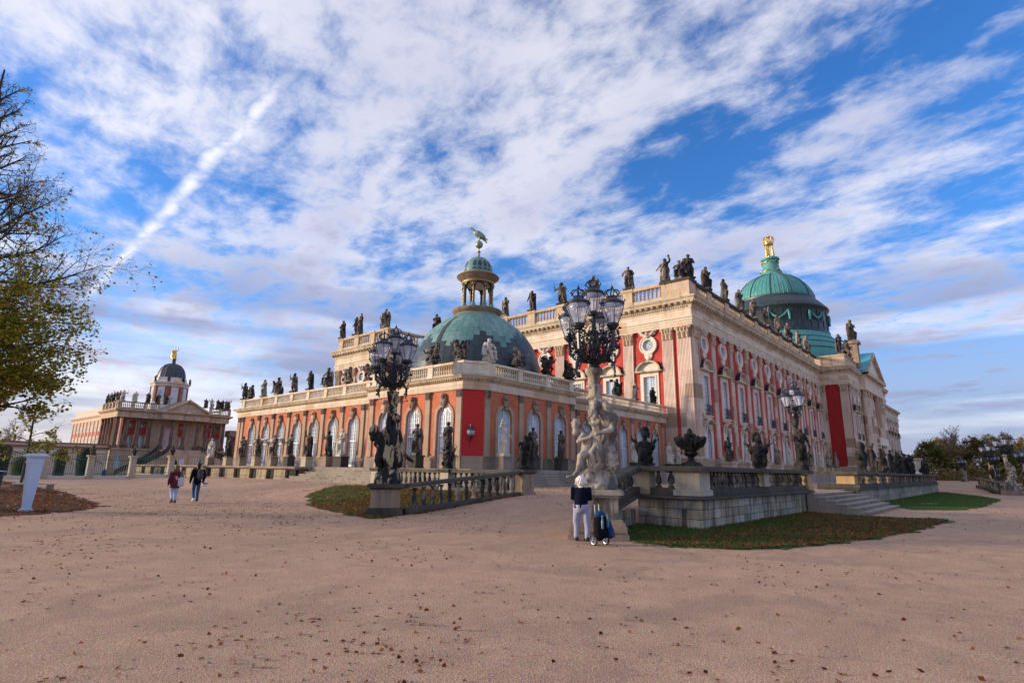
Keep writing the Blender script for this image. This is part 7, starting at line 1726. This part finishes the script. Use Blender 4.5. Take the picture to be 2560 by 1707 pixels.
# two walkers on the left
def walker(loc, h, label, heading):
    o = person('person', label, loc, heading)
    pose = dict(hip=(0, 0, .53), chest=(0, -.005, .69), neck=(0, -.01, .82), head=(0, -.025, .915), shl=(-.115, 0, .785), ell=(-.16, .02, .63), hal=(-.15, -.06, .50), shr=(.115, 0, .785), elr=(.15, .03, .62), har=(.155, -.03, .49),
                hpl=(-.05, 0, .51), knl=(-.055, -.04, .285), anl=(-.05, -.02, .05), tol=(-.055, -.11, .025), hpr=(.05, 0, .51), knr=(.055, -.03, .285), anr=(.055, .11, .075), tor=(.06, .03, .03))
    return o, pose
hd_ = face_dir((10, 29), (14, 62))
W1, pose = walker((9.85, 28.55, .05), 1.68, 'person with wavy brown hair in a long burgundy coat carrying a white shoulder bag', hd_)
pose['hal'] = (-.12, -.10, .53); P = body(pose, 1.68, W1)
j = MB(); robe(j, [(.66, 0, .0, .20, .165, .03, 6, 0), (.85, 0, 0, .185, .155, .03, 6, 1), (1.05, 0, 0, .165, .13, .02, 6, 1), (1.25, 0, 0, .185, .13, .02, 6, 2), (1.36, 0, 0, .13, .1, 0, 6, 2)]); j.ell((0, 0, 1.27), (.205, .12, .1)); j.ell((0, .08, 1.33), (.13, .10, .09))
for s_ in 'lr': j.cap(P['sh'+s_], P['el'+s_], .074, .066); j.cap(P['el'+s_], P['ha'+s_], .064, .05)
garment('coat', j, W1, 'burgundy', .016, .012)
j = MB()
for s_ in 'lr': j.cap(P['hp'+s_], P['kn'+s_], .10, .075); j.cap(P['kn'+s_], P['an'+s_]+Vector((0, 0, .12)), .074, .06)
garment('trousers', j, W1, 'light_denim', .014, .01)
j = MB(); hp = P['head']; j.ell(hp+Vector((0, .02, .02)), (.108, .115, .12)); j.ell(hp+Vector((0, .045, -.09)), (.12, .085, .11)); j.ell(hp+Vector((-.09, .02, -.12)), (.06, .06, .09)); j.ell(hp+Vector((.09, .02, -.10)), (.06, .06, .09))
garment('hair', j, W1, 'brown_hair', .012, .012, 18)
shoes(P, 1.68, W1, 'shoe_dark')
TB_ = tag(put('shoulder_bag', fuse('shoulder_bag', MB().cap((0, 0, .12), (0, 0, .36), .11, .085, 12).box(-.13, .13, -.05, .05, .04, .40), .014, 2, .008, 8, .6, 'canvas'), None, W1.matrix_world @ Vector((.21, .05, .62)) if False else (0, 0, 0)), 'white canvas bag hanging from the shoulder of the person in burgundy', 'bag')
def place_on(o, root, loc):
    c, s_ = math.cos(root.rotation_euler.z), math.sin(root.rotation_euler.z); o.location = (root.location.x+c*loc[0]-s_*loc[1], root.location.y+s_*loc[0]+c*loc[1], root.location.z+loc[2]); o.rotation_euler = root.rotation_euler
place_on(TB_, W1, (-.20, .09, .70))
put('strap', MB().tube([(-.06, 0, .38), (-.07, -.03, .62), (-.08, -.06, .70)], .010, 5).tube([(.05, .0, .38), (-.01, -.02, .62), (-.06, -.06, .70)], .010, 5).mesh('strap', 'canvas'), TB_, local=True)
W2, pose = walker((11.05, 29.3, .05), 1.82, 'tall person in black jacket and blue jeans with a dark backpack, walking away', hd_)
P = body(pose, 1.82, W2)
j = MB(); j.cap((0, 0, .92), (0, 0, 1.30), .165, .185, 14); j.ell((0, 0, 1.38), (.235, .135, .11)); j.cap((0, 0, 1.38), (0, 0, 1.50), .13, .085); j.ell((0, .06, 1.46), (.13, .10, .06))
for s_ in 'lr': j.cap(P['sh'+s_], P['el'+s_], .08, .07); j.cap(P['el'+s_], P['ha'+s_], .068, .05)
garment('jacket', j, W2, 'black_cloth', .016, .010)
j = MB(); j.ell((0, .01, .94), (.165, .14, .13))
for s_ in 'lr': j.cap(P['hp'+s_], P['kn'+s_], .098, .075); j.cap(P['kn'+s_], P['an'+s_]+Vector((0, 0, .03)), .072, .055)
garment('trousers', j, W2, 'blue_denim', .014, .012)
j = MB(); hp = P['head']; j.ell(hp+Vector((0, .02, .03)), (.108, .118, .118)); j.ell(hp+Vector((0, .05, -.05)), (.085, .07, .08)); garment('hair', j, W2, 'black_hair', .012, .008, 20)
shoes(P, 1.82, W2, 'shoe_dark', 'shoe_white')
BP = tag(put('backpack', fuse('backpack', MB().cap((0, 0, .12), (0, 0, .36), .15, .13, 14).cap((0, .08, .12), (0, .08, .22), .11, .1, 12), .016, 2, .012, 9, .7, 'dark_purple'), None), 'dark patterned backpack on the back of the person in the black jacket', 'backpack'); place_on(BP, W2, (-.05, .20, 1.02))
for x in (-.10, .10): put('strap', MB().tube([(x, -.05, .44), (x*1.1, -.18, .47), (x*1.2, -.27, .38)], .018, 5).mesh('strap', 'black_cloth'), BP, local=True)
HM = thing('helmet', 'small blue and white helmet held in the hand of the person in the black jacket', 'helmet', (0, 0, 0)); place_on(HM, W2, (-.36, -.04, .72))
put('shell', MB().lathe([(.115, 0), (.12, .05), (.105, .11), (.07, .15), (.01, .165)], 18).mesh('shell', 'helmet_shell', 60), HM, local=True)
put('stripe', MB().lathe([(.119, .012), (.124, .045), (.116, .08), (.10, .085)], 18).mesh('stripe', 'white_paint', 60), HM, local=True)
put('strap', MB().tube([(-.11, 0, .03), (-.12, 0, .14), (-.16, .0, .20)], .01, 5).mesh('strap', 'black_cloth'), HM, local=True)
for i, (x, y) in enumerate(((36.9, 149.4), (34.2, 148.6))):
    f_ = tag(put('person', FIG['folded'], None, (x, y-1, gz(x, y-1)), .3+2*i, material='statue_black', scale=(1.7,)*3), ('tiny distant dark dressed person on the lawn by the round hedge', 'tiny distant person between the two tall hedges')[i], 'person')
    f_.material_slots[0].material = MATS['blue_denim' if i == 0 else 'black_cloth']

# ------------------------------------------------------------------ pylon, bin, benches, fence
PY = thing('pylon', 'pale blue tapering square pillar with a flat overhanging cap among fallen leaves', 'pillar', (4.57, 27.3, 0), math.radians(-90+8))
mb = MB(); i = [mb.pts([(-a, -a, z), (a, -a, z), (a, a, z), (-a, a, z)]) for a, z in ((.115, .10), (.205, 1.72))]; mb.quadstrip(i[0], i[1], True); mb.f.append(tuple(i[1])); mb.f.append(tuple(reversed(i[0])))
put('shaft', mb.mesh('shaft', 'pylon_paint'), PY, local=True)
put('base', MB().box(-.18, .18, -.18, .18, -.03, .05).box(-.145, .145, -.145, .145, .05, .10).mesh('base', 'pylon_paint'), PY, local=True)
put('cap', MB().box(-.22, .22, -.22, .22, 1.722, 1.77).box(-.205, .205, -.205, .205, 1.77, 1.90).box(-.245, .245, -.245, .245, 1.90, 1.95).box(-.31, .31, -.31, .31, 1.95, 2.00).box(-.30, .30, -.30, .30, 2.0, 2.05, .08).mesh('cap', 'pylon_paint'), PY, local=True)
q = MB(); i = [q.pts([(-a*.9, -a-.006, z), (-a*.82, -a-.006, z), (-a*.82, -a+.004, z), (-a*.9, -a+.004, z)]) for a, z in ((.1165, .12), (.2045, 1.70))]; q.quadstrip(i[0], i[1], True)
put('edge_strip', q.mesh('edge_strip', 'bin_grey'), PY, local=True)
BN = thing('litter_bin', 'dark grey square litter bin with a pale tilted lid beside the stone bench', 'bin', (5.45, 43.0, .1), .5)
put('bin_body', MB().box(-.30, .30, -.30, .30, 0, 1.0, -.05).mesh('bin_body', 'bin_grey'), BN, local=True); put('lid', MB().box(-.40, .40, -.40, .40, 1.12, 1.17).mesh('lid', 'pylon_paint'), BN, local=True)
put('opening', MB().box(-.28, .28, -.33, .33, 1.0, 1.12).mesh('opening', 'void_dark'), BN, local=True)
def bench(loc, rz, label):
    o = thing('stone_bench', label, 'bench', loc, rz, 'stone benches')
    put('seat', MB().box(-1.0, 1.0, -.25, .25, .40, .50).mesh('seat', 'bench_stone'), o, local=True)
    for x in (-.75, .75): put('support', MB().box(x-.15, x+.15, -.2, .2, -.05, .40).mesh('support', 'plinth_stone'), o, local=True)
    return o
bench((7.55, 44.0, .06), -.35, 'pale stone bench right of the litter bin, behind the blue pillar'); bench((4.6, 42.0, .06), -.35, 'pale stone bench cut by the left edge, left of the litter bin')
tF = 63.0
FE = thing('iron_fence', 'green iron railing fence between stone bust posts before the lawn', 'fence', (10, tF, .3))
px_ = [1.3, 4.6, 7.9, 11.2, 14.5, 17.8, 21.1]
bar = MB().tube([(0, 0, .35), (0, 0, 1.95)], .016, 4).tube([(0, 0, 1.95), (0, 0, 2.10)], [.028, .003], 4).mesh('railing', 'iron_green')
for x0, x1 in zip([-2.0]+px_, px_):
    zb = gz((x0+x1)/2, tF)
    for z in (.45, 1.72): put('crossbar', MB().box(x0+.25, x1-.25, -.02, .02, z-.025, z+.025).mesh('crossbar', 'iron_green'), FE, (0, tF, zb))
    n_ = 18
    for k in range(n_): put('railing', bar, FE, (x0+.35+(x1-x0-.7)*k/(n_-1), tF, zb))
    put('plinth', MB().box(x0+.2, x1-.2, -.18, .18, -.2, .28).mesh('plinth', 'bench_stone'), FE, (0, tF, zb))
for x, tl in ((19.2, 0),): pass
pom = MB().box(-.24, .24, -.24, .24, -.2, 1.95).box(-.30, .30, -.30, .30, -.2, .3).box(-.34, .34, -.34, .34, 1.95, 2.10).mesh('fence_post', 'pier_stone')
for i, x in enumerate(px_):
    zb = gz(x, tF); p_ = tag(put('fence_post', pom, None, (x, tF, zb)), f'square stone fence post, {ORD[i]} from the left, carrying a bust', 'post', 'stone posts of the green fence')
    statue('bust', (x, tF, zb+2.08), RIGHT, .85, 'statue_dark' if i % 2 == 0 else 'statue_mid', f'{"dark" if i % 2 == 0 else "brown"} stone bust on the {ORD[i]} fence post from the left', 'busts on the fence posts', name='bust')
GT = thing('iron_gate', 'green iron gate leaf standing open between the last fence post and the terrace', 'gate', (23.0, 61, .4), 1.1)
for k in range(9): put('railing', bar, GT, (-.8+.2*k, 0, 0), local=True)
for z in (.45, 1.72): put('crossbar', MB().box(-.85, .85, -.02, .02, z-.025, z+.025).mesh('crossbar', 'iron_green'), GT, local=True)

# ------------------------------------------------------------------ foliage
def leaf_mesh(name, pts, size, tint, material, dirs=None, flat=False, seed=1):
    """pts (n,3): one bent leaf of four triangles' worth (two quads) at each point"""
    R = np.random.default_rng(seed); n_ = len(pts)
    a = R.normal(size=(n_, 3)); a[:, 2] *= .5 if not flat else .12; a /= np.linalg.norm(a, axis=1)[:, None]
    b_ = R.normal(size=(n_, 3)); 
    if flat: b_[:, 2] *= .15
    b_ -= a*(a*b_).sum(1)[:, None]; b_ /= np.linalg.norm(b_, axis=1)[:, None]; c_ = np.cross(a, b_)
    L = (np.broadcast_to(size, n_)*R.uniform(.7, 1.3, n_))[:, None]; W_ = L*.42
    v = np.stack([pts-a*L*.5, pts+b_*W_+c_*L*.08, pts+a*L*.5+c_*L*.05, pts-b_*W_+c_*L*.08], 1).reshape(-1, 3)
    me = bpy.data.meshes.new(name); me.vertices.add(4*n_); me.vertices.foreach_set('co', v.astype(np.float32).ravel())
    k = np.arange(n_)*4; tri = np.stack([k, k+1, k+2, k, k+2, k+3], 1).ravel().astype(np.int32)
    me.loops.add(6*n_); me.loops.foreach_set('vertex_index', tri)
    me.polygons.add(2*n_); me.polygons.foreach_set('loop_start', np.arange(0, 6*n_, 3, dtype=np.int32)); me.polygons.foreach_set('loop_total', np.full(2*n_, 3, dtype=np.int32))
    me.update(calc_edges=True); me.validate()
    at = me.attributes.new('tint', 'FLOAT', 'POINT'); at.data.foreach_set('value', np.repeat(tint, 4).astype(np.float32))
    me.materials.append(MATS[material]); return me
class Tubes:
    def __init__(s): s.mb = MB(); s.tips = []
def branch(T, p, d, L, r, lvl, R, spec):
    k = spec['seg'][lvl]; pts_ = [Vector(p)]; rad = [r]; d = Vector(d).normalized()
    for i in range(k):
        d = (d + Vector((R.gauss(0, 1), R.gauss(0, 1), R.gauss(0, 1)))*spec['wob'][lvl] + Vector((0, 0, spec['up'][lvl]))).normalized()
        pts_.append(pts_[-1]+d*(L/k)); rad.append(r*(1-(i+1)/k*spec['tap'][lvl]))
    T.mb.tube(pts_, rad, spec['sides'][lvl], cap=False)
    if lvl+1 < spec['lv']:
        n_ = max(2, int(spec['n'][lvl]*(0.6+0.4*L/spec['L0'][lvl])))
        for i in range(n_):
            f = 0.22+0.78*(i+R.random())/n_; q = f*k; a = min(int(q), k-1); pt_ = pts_[a].lerp(pts_[a+1], q-a); dd = (pts_[a+1]-pts_[a]).normalized()
            side = dd.cross(Vector((R.gauss(0, 1), R.gauss(0, 1), R.gauss(0, .7)))).normalized()
            nd = (dd*spec['fwd'][lvl] + side*R.uniform(.6, 1.1) + Vector((0, 0, spec['lift'][lvl]))).normalized()
            branch(T, pt_, nd, L*spec['rat'][lvl]*R.uniform(.65, 1.15)*(1.15-.5*f), max(rad[a]*.55, spec['rmin']), lvl+1, R, spec)
    else:
        T.tips.append((pts_[0].copy(), pts_[-1].copy()))
# the big half bare tree whose trunk stands outside the frame on the left
R = random.Random(5)
BT = thing('tree', 'big half bare autumn tree with dark branches and yellow green lower leaves', 'tree', (1.5, 30.5, 0))
T = Tubes()
tr = [Vector((1.5, 30.5, -.2)), Vector((1.55, 30.5, 4)), Vector((1.35, 30.4, 9)), Vector((1.55, 30.6, 12)), Vector((1.4, 30.5, 15.2)), Vector((1.45, 30.5, 18.2))]
T.mb.tube(tr, [.50, .38, .30, .20, .11, .03], 10)
spec = dict(lv=4, seg=[7, 5, 4, 3], wob=[.10, .16, .2, .22], up=[.035, .02, -.02, -.05], tap=[.85, .85, .85, .8], sides=[6, 5, 4, 3], n=[12, 9, 6, 0], L0=[4.6, 2.2, 1.1, 1], fwd=[1.0, .9, .9, .9], lift=[.12, .05, 0, 0], rat=[.50, .50, .55, .5], rmin=.006)
nl = 74
for i in range(nl):
    f = i/(nl-1); z = 3.4+13.2*f; az = i*2.39996+R.uniform(-.3, .3)
    Lr = 4.5*(.78+.30*math.sin(PI*min(1, f*1.25)))*(1-.66*max(0, f-.35)/.65)*R.uniform(.82, 1.1)
    el = -.12+.95*f+R.uniform(-.08, .12)
    a = min(int(f*4.2)+1, 4); 
    branch(T, (1.45, 30.5, z), (math.cos(az)*math.cos(el), math.sin(az)*math.cos(el), math.sin(el)), Lr, .095*(1-.6*f)+.015, 0, R, spec)
put('trunk', T.mb.mesh('trunk', 'bark', 180), BT)
lp_, lt = [], []
for p, q in T.tips:
    z = q.z; den_ = 4.4 if z < 6.5 else 3.4 if z < 8.5 else 1.4 if z < 10 else .30 if z < 12.5 else .07
    rad_ = math.hypot(q.x-1.45, q.y-30.5); den_ *= 1.0 if rad_ < 3.8 else .5
    k = int(den_ + R.random())
    for i in range(k):
        f = R.random(); c = p.lerp(q, f); lp_.append((c.x+R.gauss(0, .10), c.y+R.gauss(0, .10), c.z+R.gauss(0, .10)-.05))
        t_ = R.gauss(.42, .16) if z < 11.5 else R.gauss(.75, .2); lt.append(min(max(t_+.16*noise.noise(c*.35), 0), 1))
print('big tree tips', len(T.tips), 'leaves', len(lp_))
put('crown', leaf_mesh('crown', np.array(lp_), .135, np.array(lt), 'tree_leaves', seed=3), BT, kind='stuff')
# young lime tree
R = random.Random(9)
YT = thing('young_tree', 'thin young tree with sparse yellow green leaves before the fence', 'tree', (7.2, 46.0, .1)); T = Tubes()
T.mb.tube([(7.2, 46, 0), (7.25, 46, 2), (7.2, 46, 4.6), (7.25, 46, 5.6)], [.09, .075, .05, .01], 7)
sp2 = dict(lv=3, seg=[5, 4, 3], wob=[.12, .2, .2], up=[-.01, -.03, -.05], tap=[.85]*3, sides=[5, 4, 3], n=[8, 6, 0], L0=[2.2, .8, .5], fwd=[1, .8, .8], lift=[.05, 0, 0], rat=[.45, .5, .5], rmin=.005)
for i in range(12):
    az = i*2.4; f = i/11; branch(T, (7.2, 46, 2.0+2.9*f), (math.cos(az), math.sin(az), .1+.7*f), 2.4*(1-.55*f), .03, 0, R, sp2)
put('trunk', T.mb.mesh('trunk', 'bark', 180), YT)
lp_ = [tuple(p.lerp(q, R.random())+Vector((R.gauss(0, .06), R.gauss(0, .06), R.gauss(0, .06)))) for p, q in T.tips if p.z < 3.9 for _ in range(4)]
put('crown', leaf_mesh('crown', np.array(lp_), .15, np.clip(rng.normal(.5, .25, len(lp_)), 0, 1), 'lime_leaves', seed=4), YT, kind='stuff')
# clipped hedges on the lawn
def topiary(loc, w_, h, kind, label, material, dens=900, size=.085):
    o = thing('topiary', label, 'hedge', loc, 0, 'clipped hedges on the lawn'); R = np.random.default_rng(int(abs(loc[0])*10)+3)
    n_ = int(dens*w_*h); z = R.uniform(0, 1, n_); an = R.uniform(0, 2*PI, n_)
    prof = np.where(z < .85, 1.0-.12*(1-z) , np.sqrt(np.clip(1-((z-.85)/.15)**2, 0, 1))*.98) if kind == 'col' else np.where(z < .7, .75+.35*z, np.sqrt(np.clip(1-((z-.7)/.3)**2, 0, 1))*.995)
    r = w_/2*prof*R.uniform(.86, 1.03, n_)
    pts_ = np.stack([loc[0]+r*np.cos(an), loc[1]+r*np.sin(an), loc[2]+z*h], 1)
    core_ = [(w_/2*.84*(1.0-.12*(1-q) if q < .85 else math.sqrt(max(1-((q-.85)/.15)**2, 0))*.98), q*h*.985) for q in (0, .2, .4, .6, .8, .9, .96, .99)] if kind == 'col' else [(w_/2*.84*(.75+.35*q if q < .7 else math.sqrt(max(1-((q-.7)/.3)**2, 0))), q*h*.985) for q in (0, .2, .4, .6, .7, .8, .9, .96, .99)]
    put('trunk', MB().lathe(core_, 16, loc).mesh('trunk', 'bark', 180), o)
    put('foliage', leaf_mesh('foliage', pts_, size, R.uniform(0, 1, n_), material, seed=7), o, kind='stuff')
hz = lambda x, y: gz(x, y)-.1
for (x, y, w_, h, k, lb, m_) in ((17.9, 92, 1.3, 3.6, 'col', 'tall narrow brownish clipped hedge on the lawn', 'hedge_brown'), (17.9, 80, 1.9, 3.3, 'ball', 'dark green round topped clipped hedge', 'hedge_leaves'), (23.6, 82, 1.2, 2.5, 'col', 'short brown clipped hedge before the curved stairs', 'hedge_brown'), (11.0, 84, 1.8, 3.6, 'col', 'dark clipped hedge column near the left edge', 'hedge_brown'), (13.7, 88, 2.4, 2.5, 'ball', 'loose olive bush behind the blue pillar', 'park_green'), (28.9, 86, 1.2, 2.6, 'ball', 'small round dark green bush behind the two walkers', 'hedge_leaves')):
    topiary((x, y, hz(x, y)), w_, h, k, lb, m_)
# park trees beyond the palace end
def park_tree(x, y, h, w_, label, material, bare=0.0, seed=1, n_=9500):
    R = random.Random(seed); z0 = gz(x, y)-.2
    o = thing('tree', label, 'tree', (x, y, z0), 0, 'trees beyond the palace'); T = Tubes()
    T.mb.tube([(x, y, z0), (x+R.uniform(-.4, .4), y, z0+h*.4), (x+R.uniform(-.6, .6), y, z0+h*.85)], [h*.022, h*.016, .05], 7)
    sp_ = dict(lv=3, seg=[5, 4, 3], wob=[.14, .2, .24], up=[.06, .02, -.02], tap=[.85]*3, sides=[5, 4, 3], n=[13, 10, 0] if bare > .4 else [9, 7, 0], L0=[w_*.5, w_*.2, 2], fwd=[1, .9, .9], lift=[.15, .05, 0], rat=[.45, .5, .5], rmin=.03)
    for i in range(26 if bare > .4 else 16):
        f = (i % 16)/15; az = i*2.4+R.random()*.5; el = .1+.9*f; branch(T, (x, y, z0+h*(.22+.60*f)), (math.cos(az)*math.cos(el), math.sin(az)*math.cos(el), math.sin(el)), w_*.50*(1-.35*f)*R.uniform(.8, 1.1), h*.010*(1-.5*f)+.04, 0, R, sp_)
    put('trunk', T.mb.mesh('trunk', 'bark_grey', 180), o)
    pts_, ti = [], []
    cl = [(p.lerp(q, .7)) for p, q in T.tips]
    for i in range(int(n_*(1-bare))):
        c = R.choice(cl)
        if bare > .3 and c.z > z0+h*.62: continue
        pts_.append((c.x+R.gauss(0, .55), c.y+R.gauss(0, .55), c.z+R.gauss(0, .5))); ti.append(min(max(.5+.5*noise.noise(c*.22)+R.gauss(0, .14), 0), 1))
    put('crown', leaf_mesh('crown', np.array(pts_), .50, np.array(ti), material, seed=seed), o, kind='stuff')
PT = [(262, 15, 20, 15, 'tall nearly bare grey crowned tree right of the palace end', 'park_leaves', .5), (256, 22, 12, 13, 'yellow green tree beside the far palace end', 'park_green', 0), (262, 8, 13, 14, 'rusty red and olive tree below the bare crown', 'park_leaves', 0), (285, 2, 15, 16, 'tawny half bare tree beyond the terrace end', 'park_leaves', .15), (300, 20, 16, 16, 'grey green tree seen over the low far wing', 'park_leaves', .2),
      (270, -6, 10, 13, 'dark brown tree behind the tiny far lamps', 'park_leaves', 0), (280, -15, 13, 12, 'amber tree with a pointed top right of the brown trees', 'park_amber', .1), (262, -16, 9, 12, 'olive amber tree behind the distant lamps', 'park_amber', 0), (250, -24, 8, 12, 'dark tree behind the distant pale lamp', 'park_leaves', 0), (300, -42, 12, 18, 'golden tree at the right edge', 'park_amber', 0), (290, -58, 13, 18, 'russet tree just outside the distant lamps at the right', 'park_amber', 0), (345, -50, 16, 22, 'far olive tree on the right skyline', 'park_green', 0), (240, -34, 8.5, 12, 'orange brown tree by the right edge, behind the dark lamp', 'park_amber', 0), (330, -24, 15, 22, 'far tawny tree filling the skyline on the right', 'park_leaves', 0), (310, -4, 13, 18, 'far brown tree between the bare and amber trees', 'park_leaves', 0), (246, 2, 8, 12, 'low dark tree behind the far vase and figures', 'park_green', 0)]
for i, (x, y, h, w_, lb, m_, br_) in enumerate(PT): park_tree(x, y, h, w_, lb, m_, br_, 20+i)
und = np.array([(rng.uniform(225, 330), rng.uniform(-75, 26), 0) for _ in range(16000)]); und[:, 2] = np.abs(rng.normal(0, 3.6, len(und)))
put('undergrowth', leaf_mesh('undergrowth', und, .9, np.clip(rng.normal(.3, .25, len(und)), 0, 1), 'park_leaves', seed=31), kind='stuff')
for i, (x, y, h, w_, lb) in enumerate(((28, 205, 12.5, 12, 'bare distant tree above the cream garden wall'), (17, 215, 10.5, 14, 'low brown bare tree behind the cream wall'), (4, 210, 11, 14, 'brownish bare tree behind the wall at the far left'))): park_tree(x, y, h, w_, lb, 'park_leaves', .75, 60+i)

# ------------------------------------------------------------------ fallen leaves and grass
pts_ = []
while len(pts_) < 15000:
    r = rng.uniform(3.0, 46)**1.0; an = rng.uniform(-.15, 1.75); x, y = r*math.cos(an), r*math.sin(an)
    dens_ = .16+.84*S01((y-9)/16)
    dens_ *= min(1.0, max(.10, .45+1.5*noise.noise((x*.45, y*.45, 7.0))))
    if rng.random() > dens_ or inside(GR, x, y): continue
    pts_.append((x, y, gz(x, y)+.012))
pl_ = np.array(pts_)
lit = leaf_mesh('fallen_leaves', pl_, .055, rng.beta(1.3, 2.2, len(pl_)), 'litter', flat=True, seed=8)
put('fallen_leaves', lit, kind='stuff')
def scatter(poly, n_, dz, fn=lambda x, y: 1.0, zf=gz):
    x0, x1 = min(p[0] for p in poly), max(p[0] for p in poly); y0, y1 = min(p[1] for p in poly), max(p[1] for p in poly); out = []
    while len(out) < n_:
        x, y = rng.uniform(x0, x1), rng.uniform(y0, y1)
        if inside(poly, x, y) and rng.random() < fn(x, y): out.append((x, y, zf(x, y)+dz+rng.uniform(0, .03)))
    return np.array(out)
z00 = lambda x, y: 0.0
e_ = scatter(GR, 9000, .035, lambda x, y: max(.08, min(1, (7.6-y)/3.2 - .05 + .9*noise.noise((x*.5, y*.5, 0)))), z00)
put('fallen_leaves', leaf_mesh('fallen_leaves', e_, .085, rng.beta(1.6, 1.8, len(e_)), 'litter', flat=True, seed=9), kind='stuff')
e_ = scatter(LB, 9000, .035, lambda x, y: 1.0 if y < 40 else .4)
put('fallen_leaves', leaf_mesh('fallen_leaves', e_, .11, rng.beta(1.3, 2.2, len(e_)), 'litter', flat=True, seed=10), kind='stuff')
e_ = scatter(GM, 6500, .035, lambda x, y: .9 if y < 24 else .4)
put('fallen_leaves', leaf_mesh('fallen_leaves', e_, .10, rng.beta(1.6, 1.6, len(e_)), 'litter', flat=True, seed=11), kind='stuff')
e_ = np.array([(14.3+5.0*f+rng.normal(0, .05), 17.25-1.15*f-abs(rng.normal(0, .10)), gz(14.3+5*f, 17.1-1.1*f)+.02) for f in rng.uniform(0, 1, 350)])
put('fallen_leaves', leaf_mesh('fallen_leaves', e_, .09, rng.beta(1.3, 2.2, len(e_)), 'litter', flat=True, seed=12), kind='stuff')
def grass(poly, n_, h, seed, zf=gz):
    p_ = scatter(poly, n_, .0, zf=zf); R = np.random.default_rng(seed); a = R.uniform(0, 2*PI, n_); w_ = .012; hh = h*R.uniform(.5, 1.3, n_); ln = R.normal(0, .4, (n_, 2))*hh[:, None]
    dx_ = np.stack([np.cos(a)*w_, np.sin(a)*w_, 0*a], 1); v = np.stack([p_-dx_, p_+dx_, p_+np.stack([ln[:, 0], ln[:, 1], hh], 1)], 1).reshape(-1, 3)
    me = bpy.data.meshes.new('grass'); me.vertices.add(3*n_); me.vertices.foreach_set('co', v.astype(np.float32).ravel()); me.loops.add(3*n_); me.loops.foreach_set('vertex_index', np.arange(3*n_, dtype=np.int32))
    me.polygons.add(n_); me.polygons.foreach_set('loop_start', np.arange(0, 3*n_, 3, dtype=np.int32)); me.polygons.foreach_set('loop_total', np.full(n_, 3, dtype=np.int32)); me.update(calc_edges=True)
    at = me.attributes.new('tint', 'FLOAT', 'POINT'); at.data.foreach_set('value', np.repeat(R.uniform(0, 1, n_), 3).astype(np.float32)); me.materials.append(MATS['grass_blades'])
    put('grass', me, kind='stuff')
grass(GR, 42000, .055, 1, z00); grass(GM, 9000, .06, 2); grass(GL2, 22000, .06, 3, z00)
# a few stones and twigs in the open gravel near the camera
st = MB(); R = random.Random(4)
for i in range(900):
    r = R.uniform(2.2, 13); an = R.uniform(-.1, 1.6); s_ = R.uniform(.004, .013); st.ell((r*math.cos(an), r*math.sin(an), s_*.4), (s_*R.uniform(.8, 1.5), s_, s_*.7), 5, 3)
put('pebbles', st.mesh('pebbles', 'step_stone'), kind='stuff')
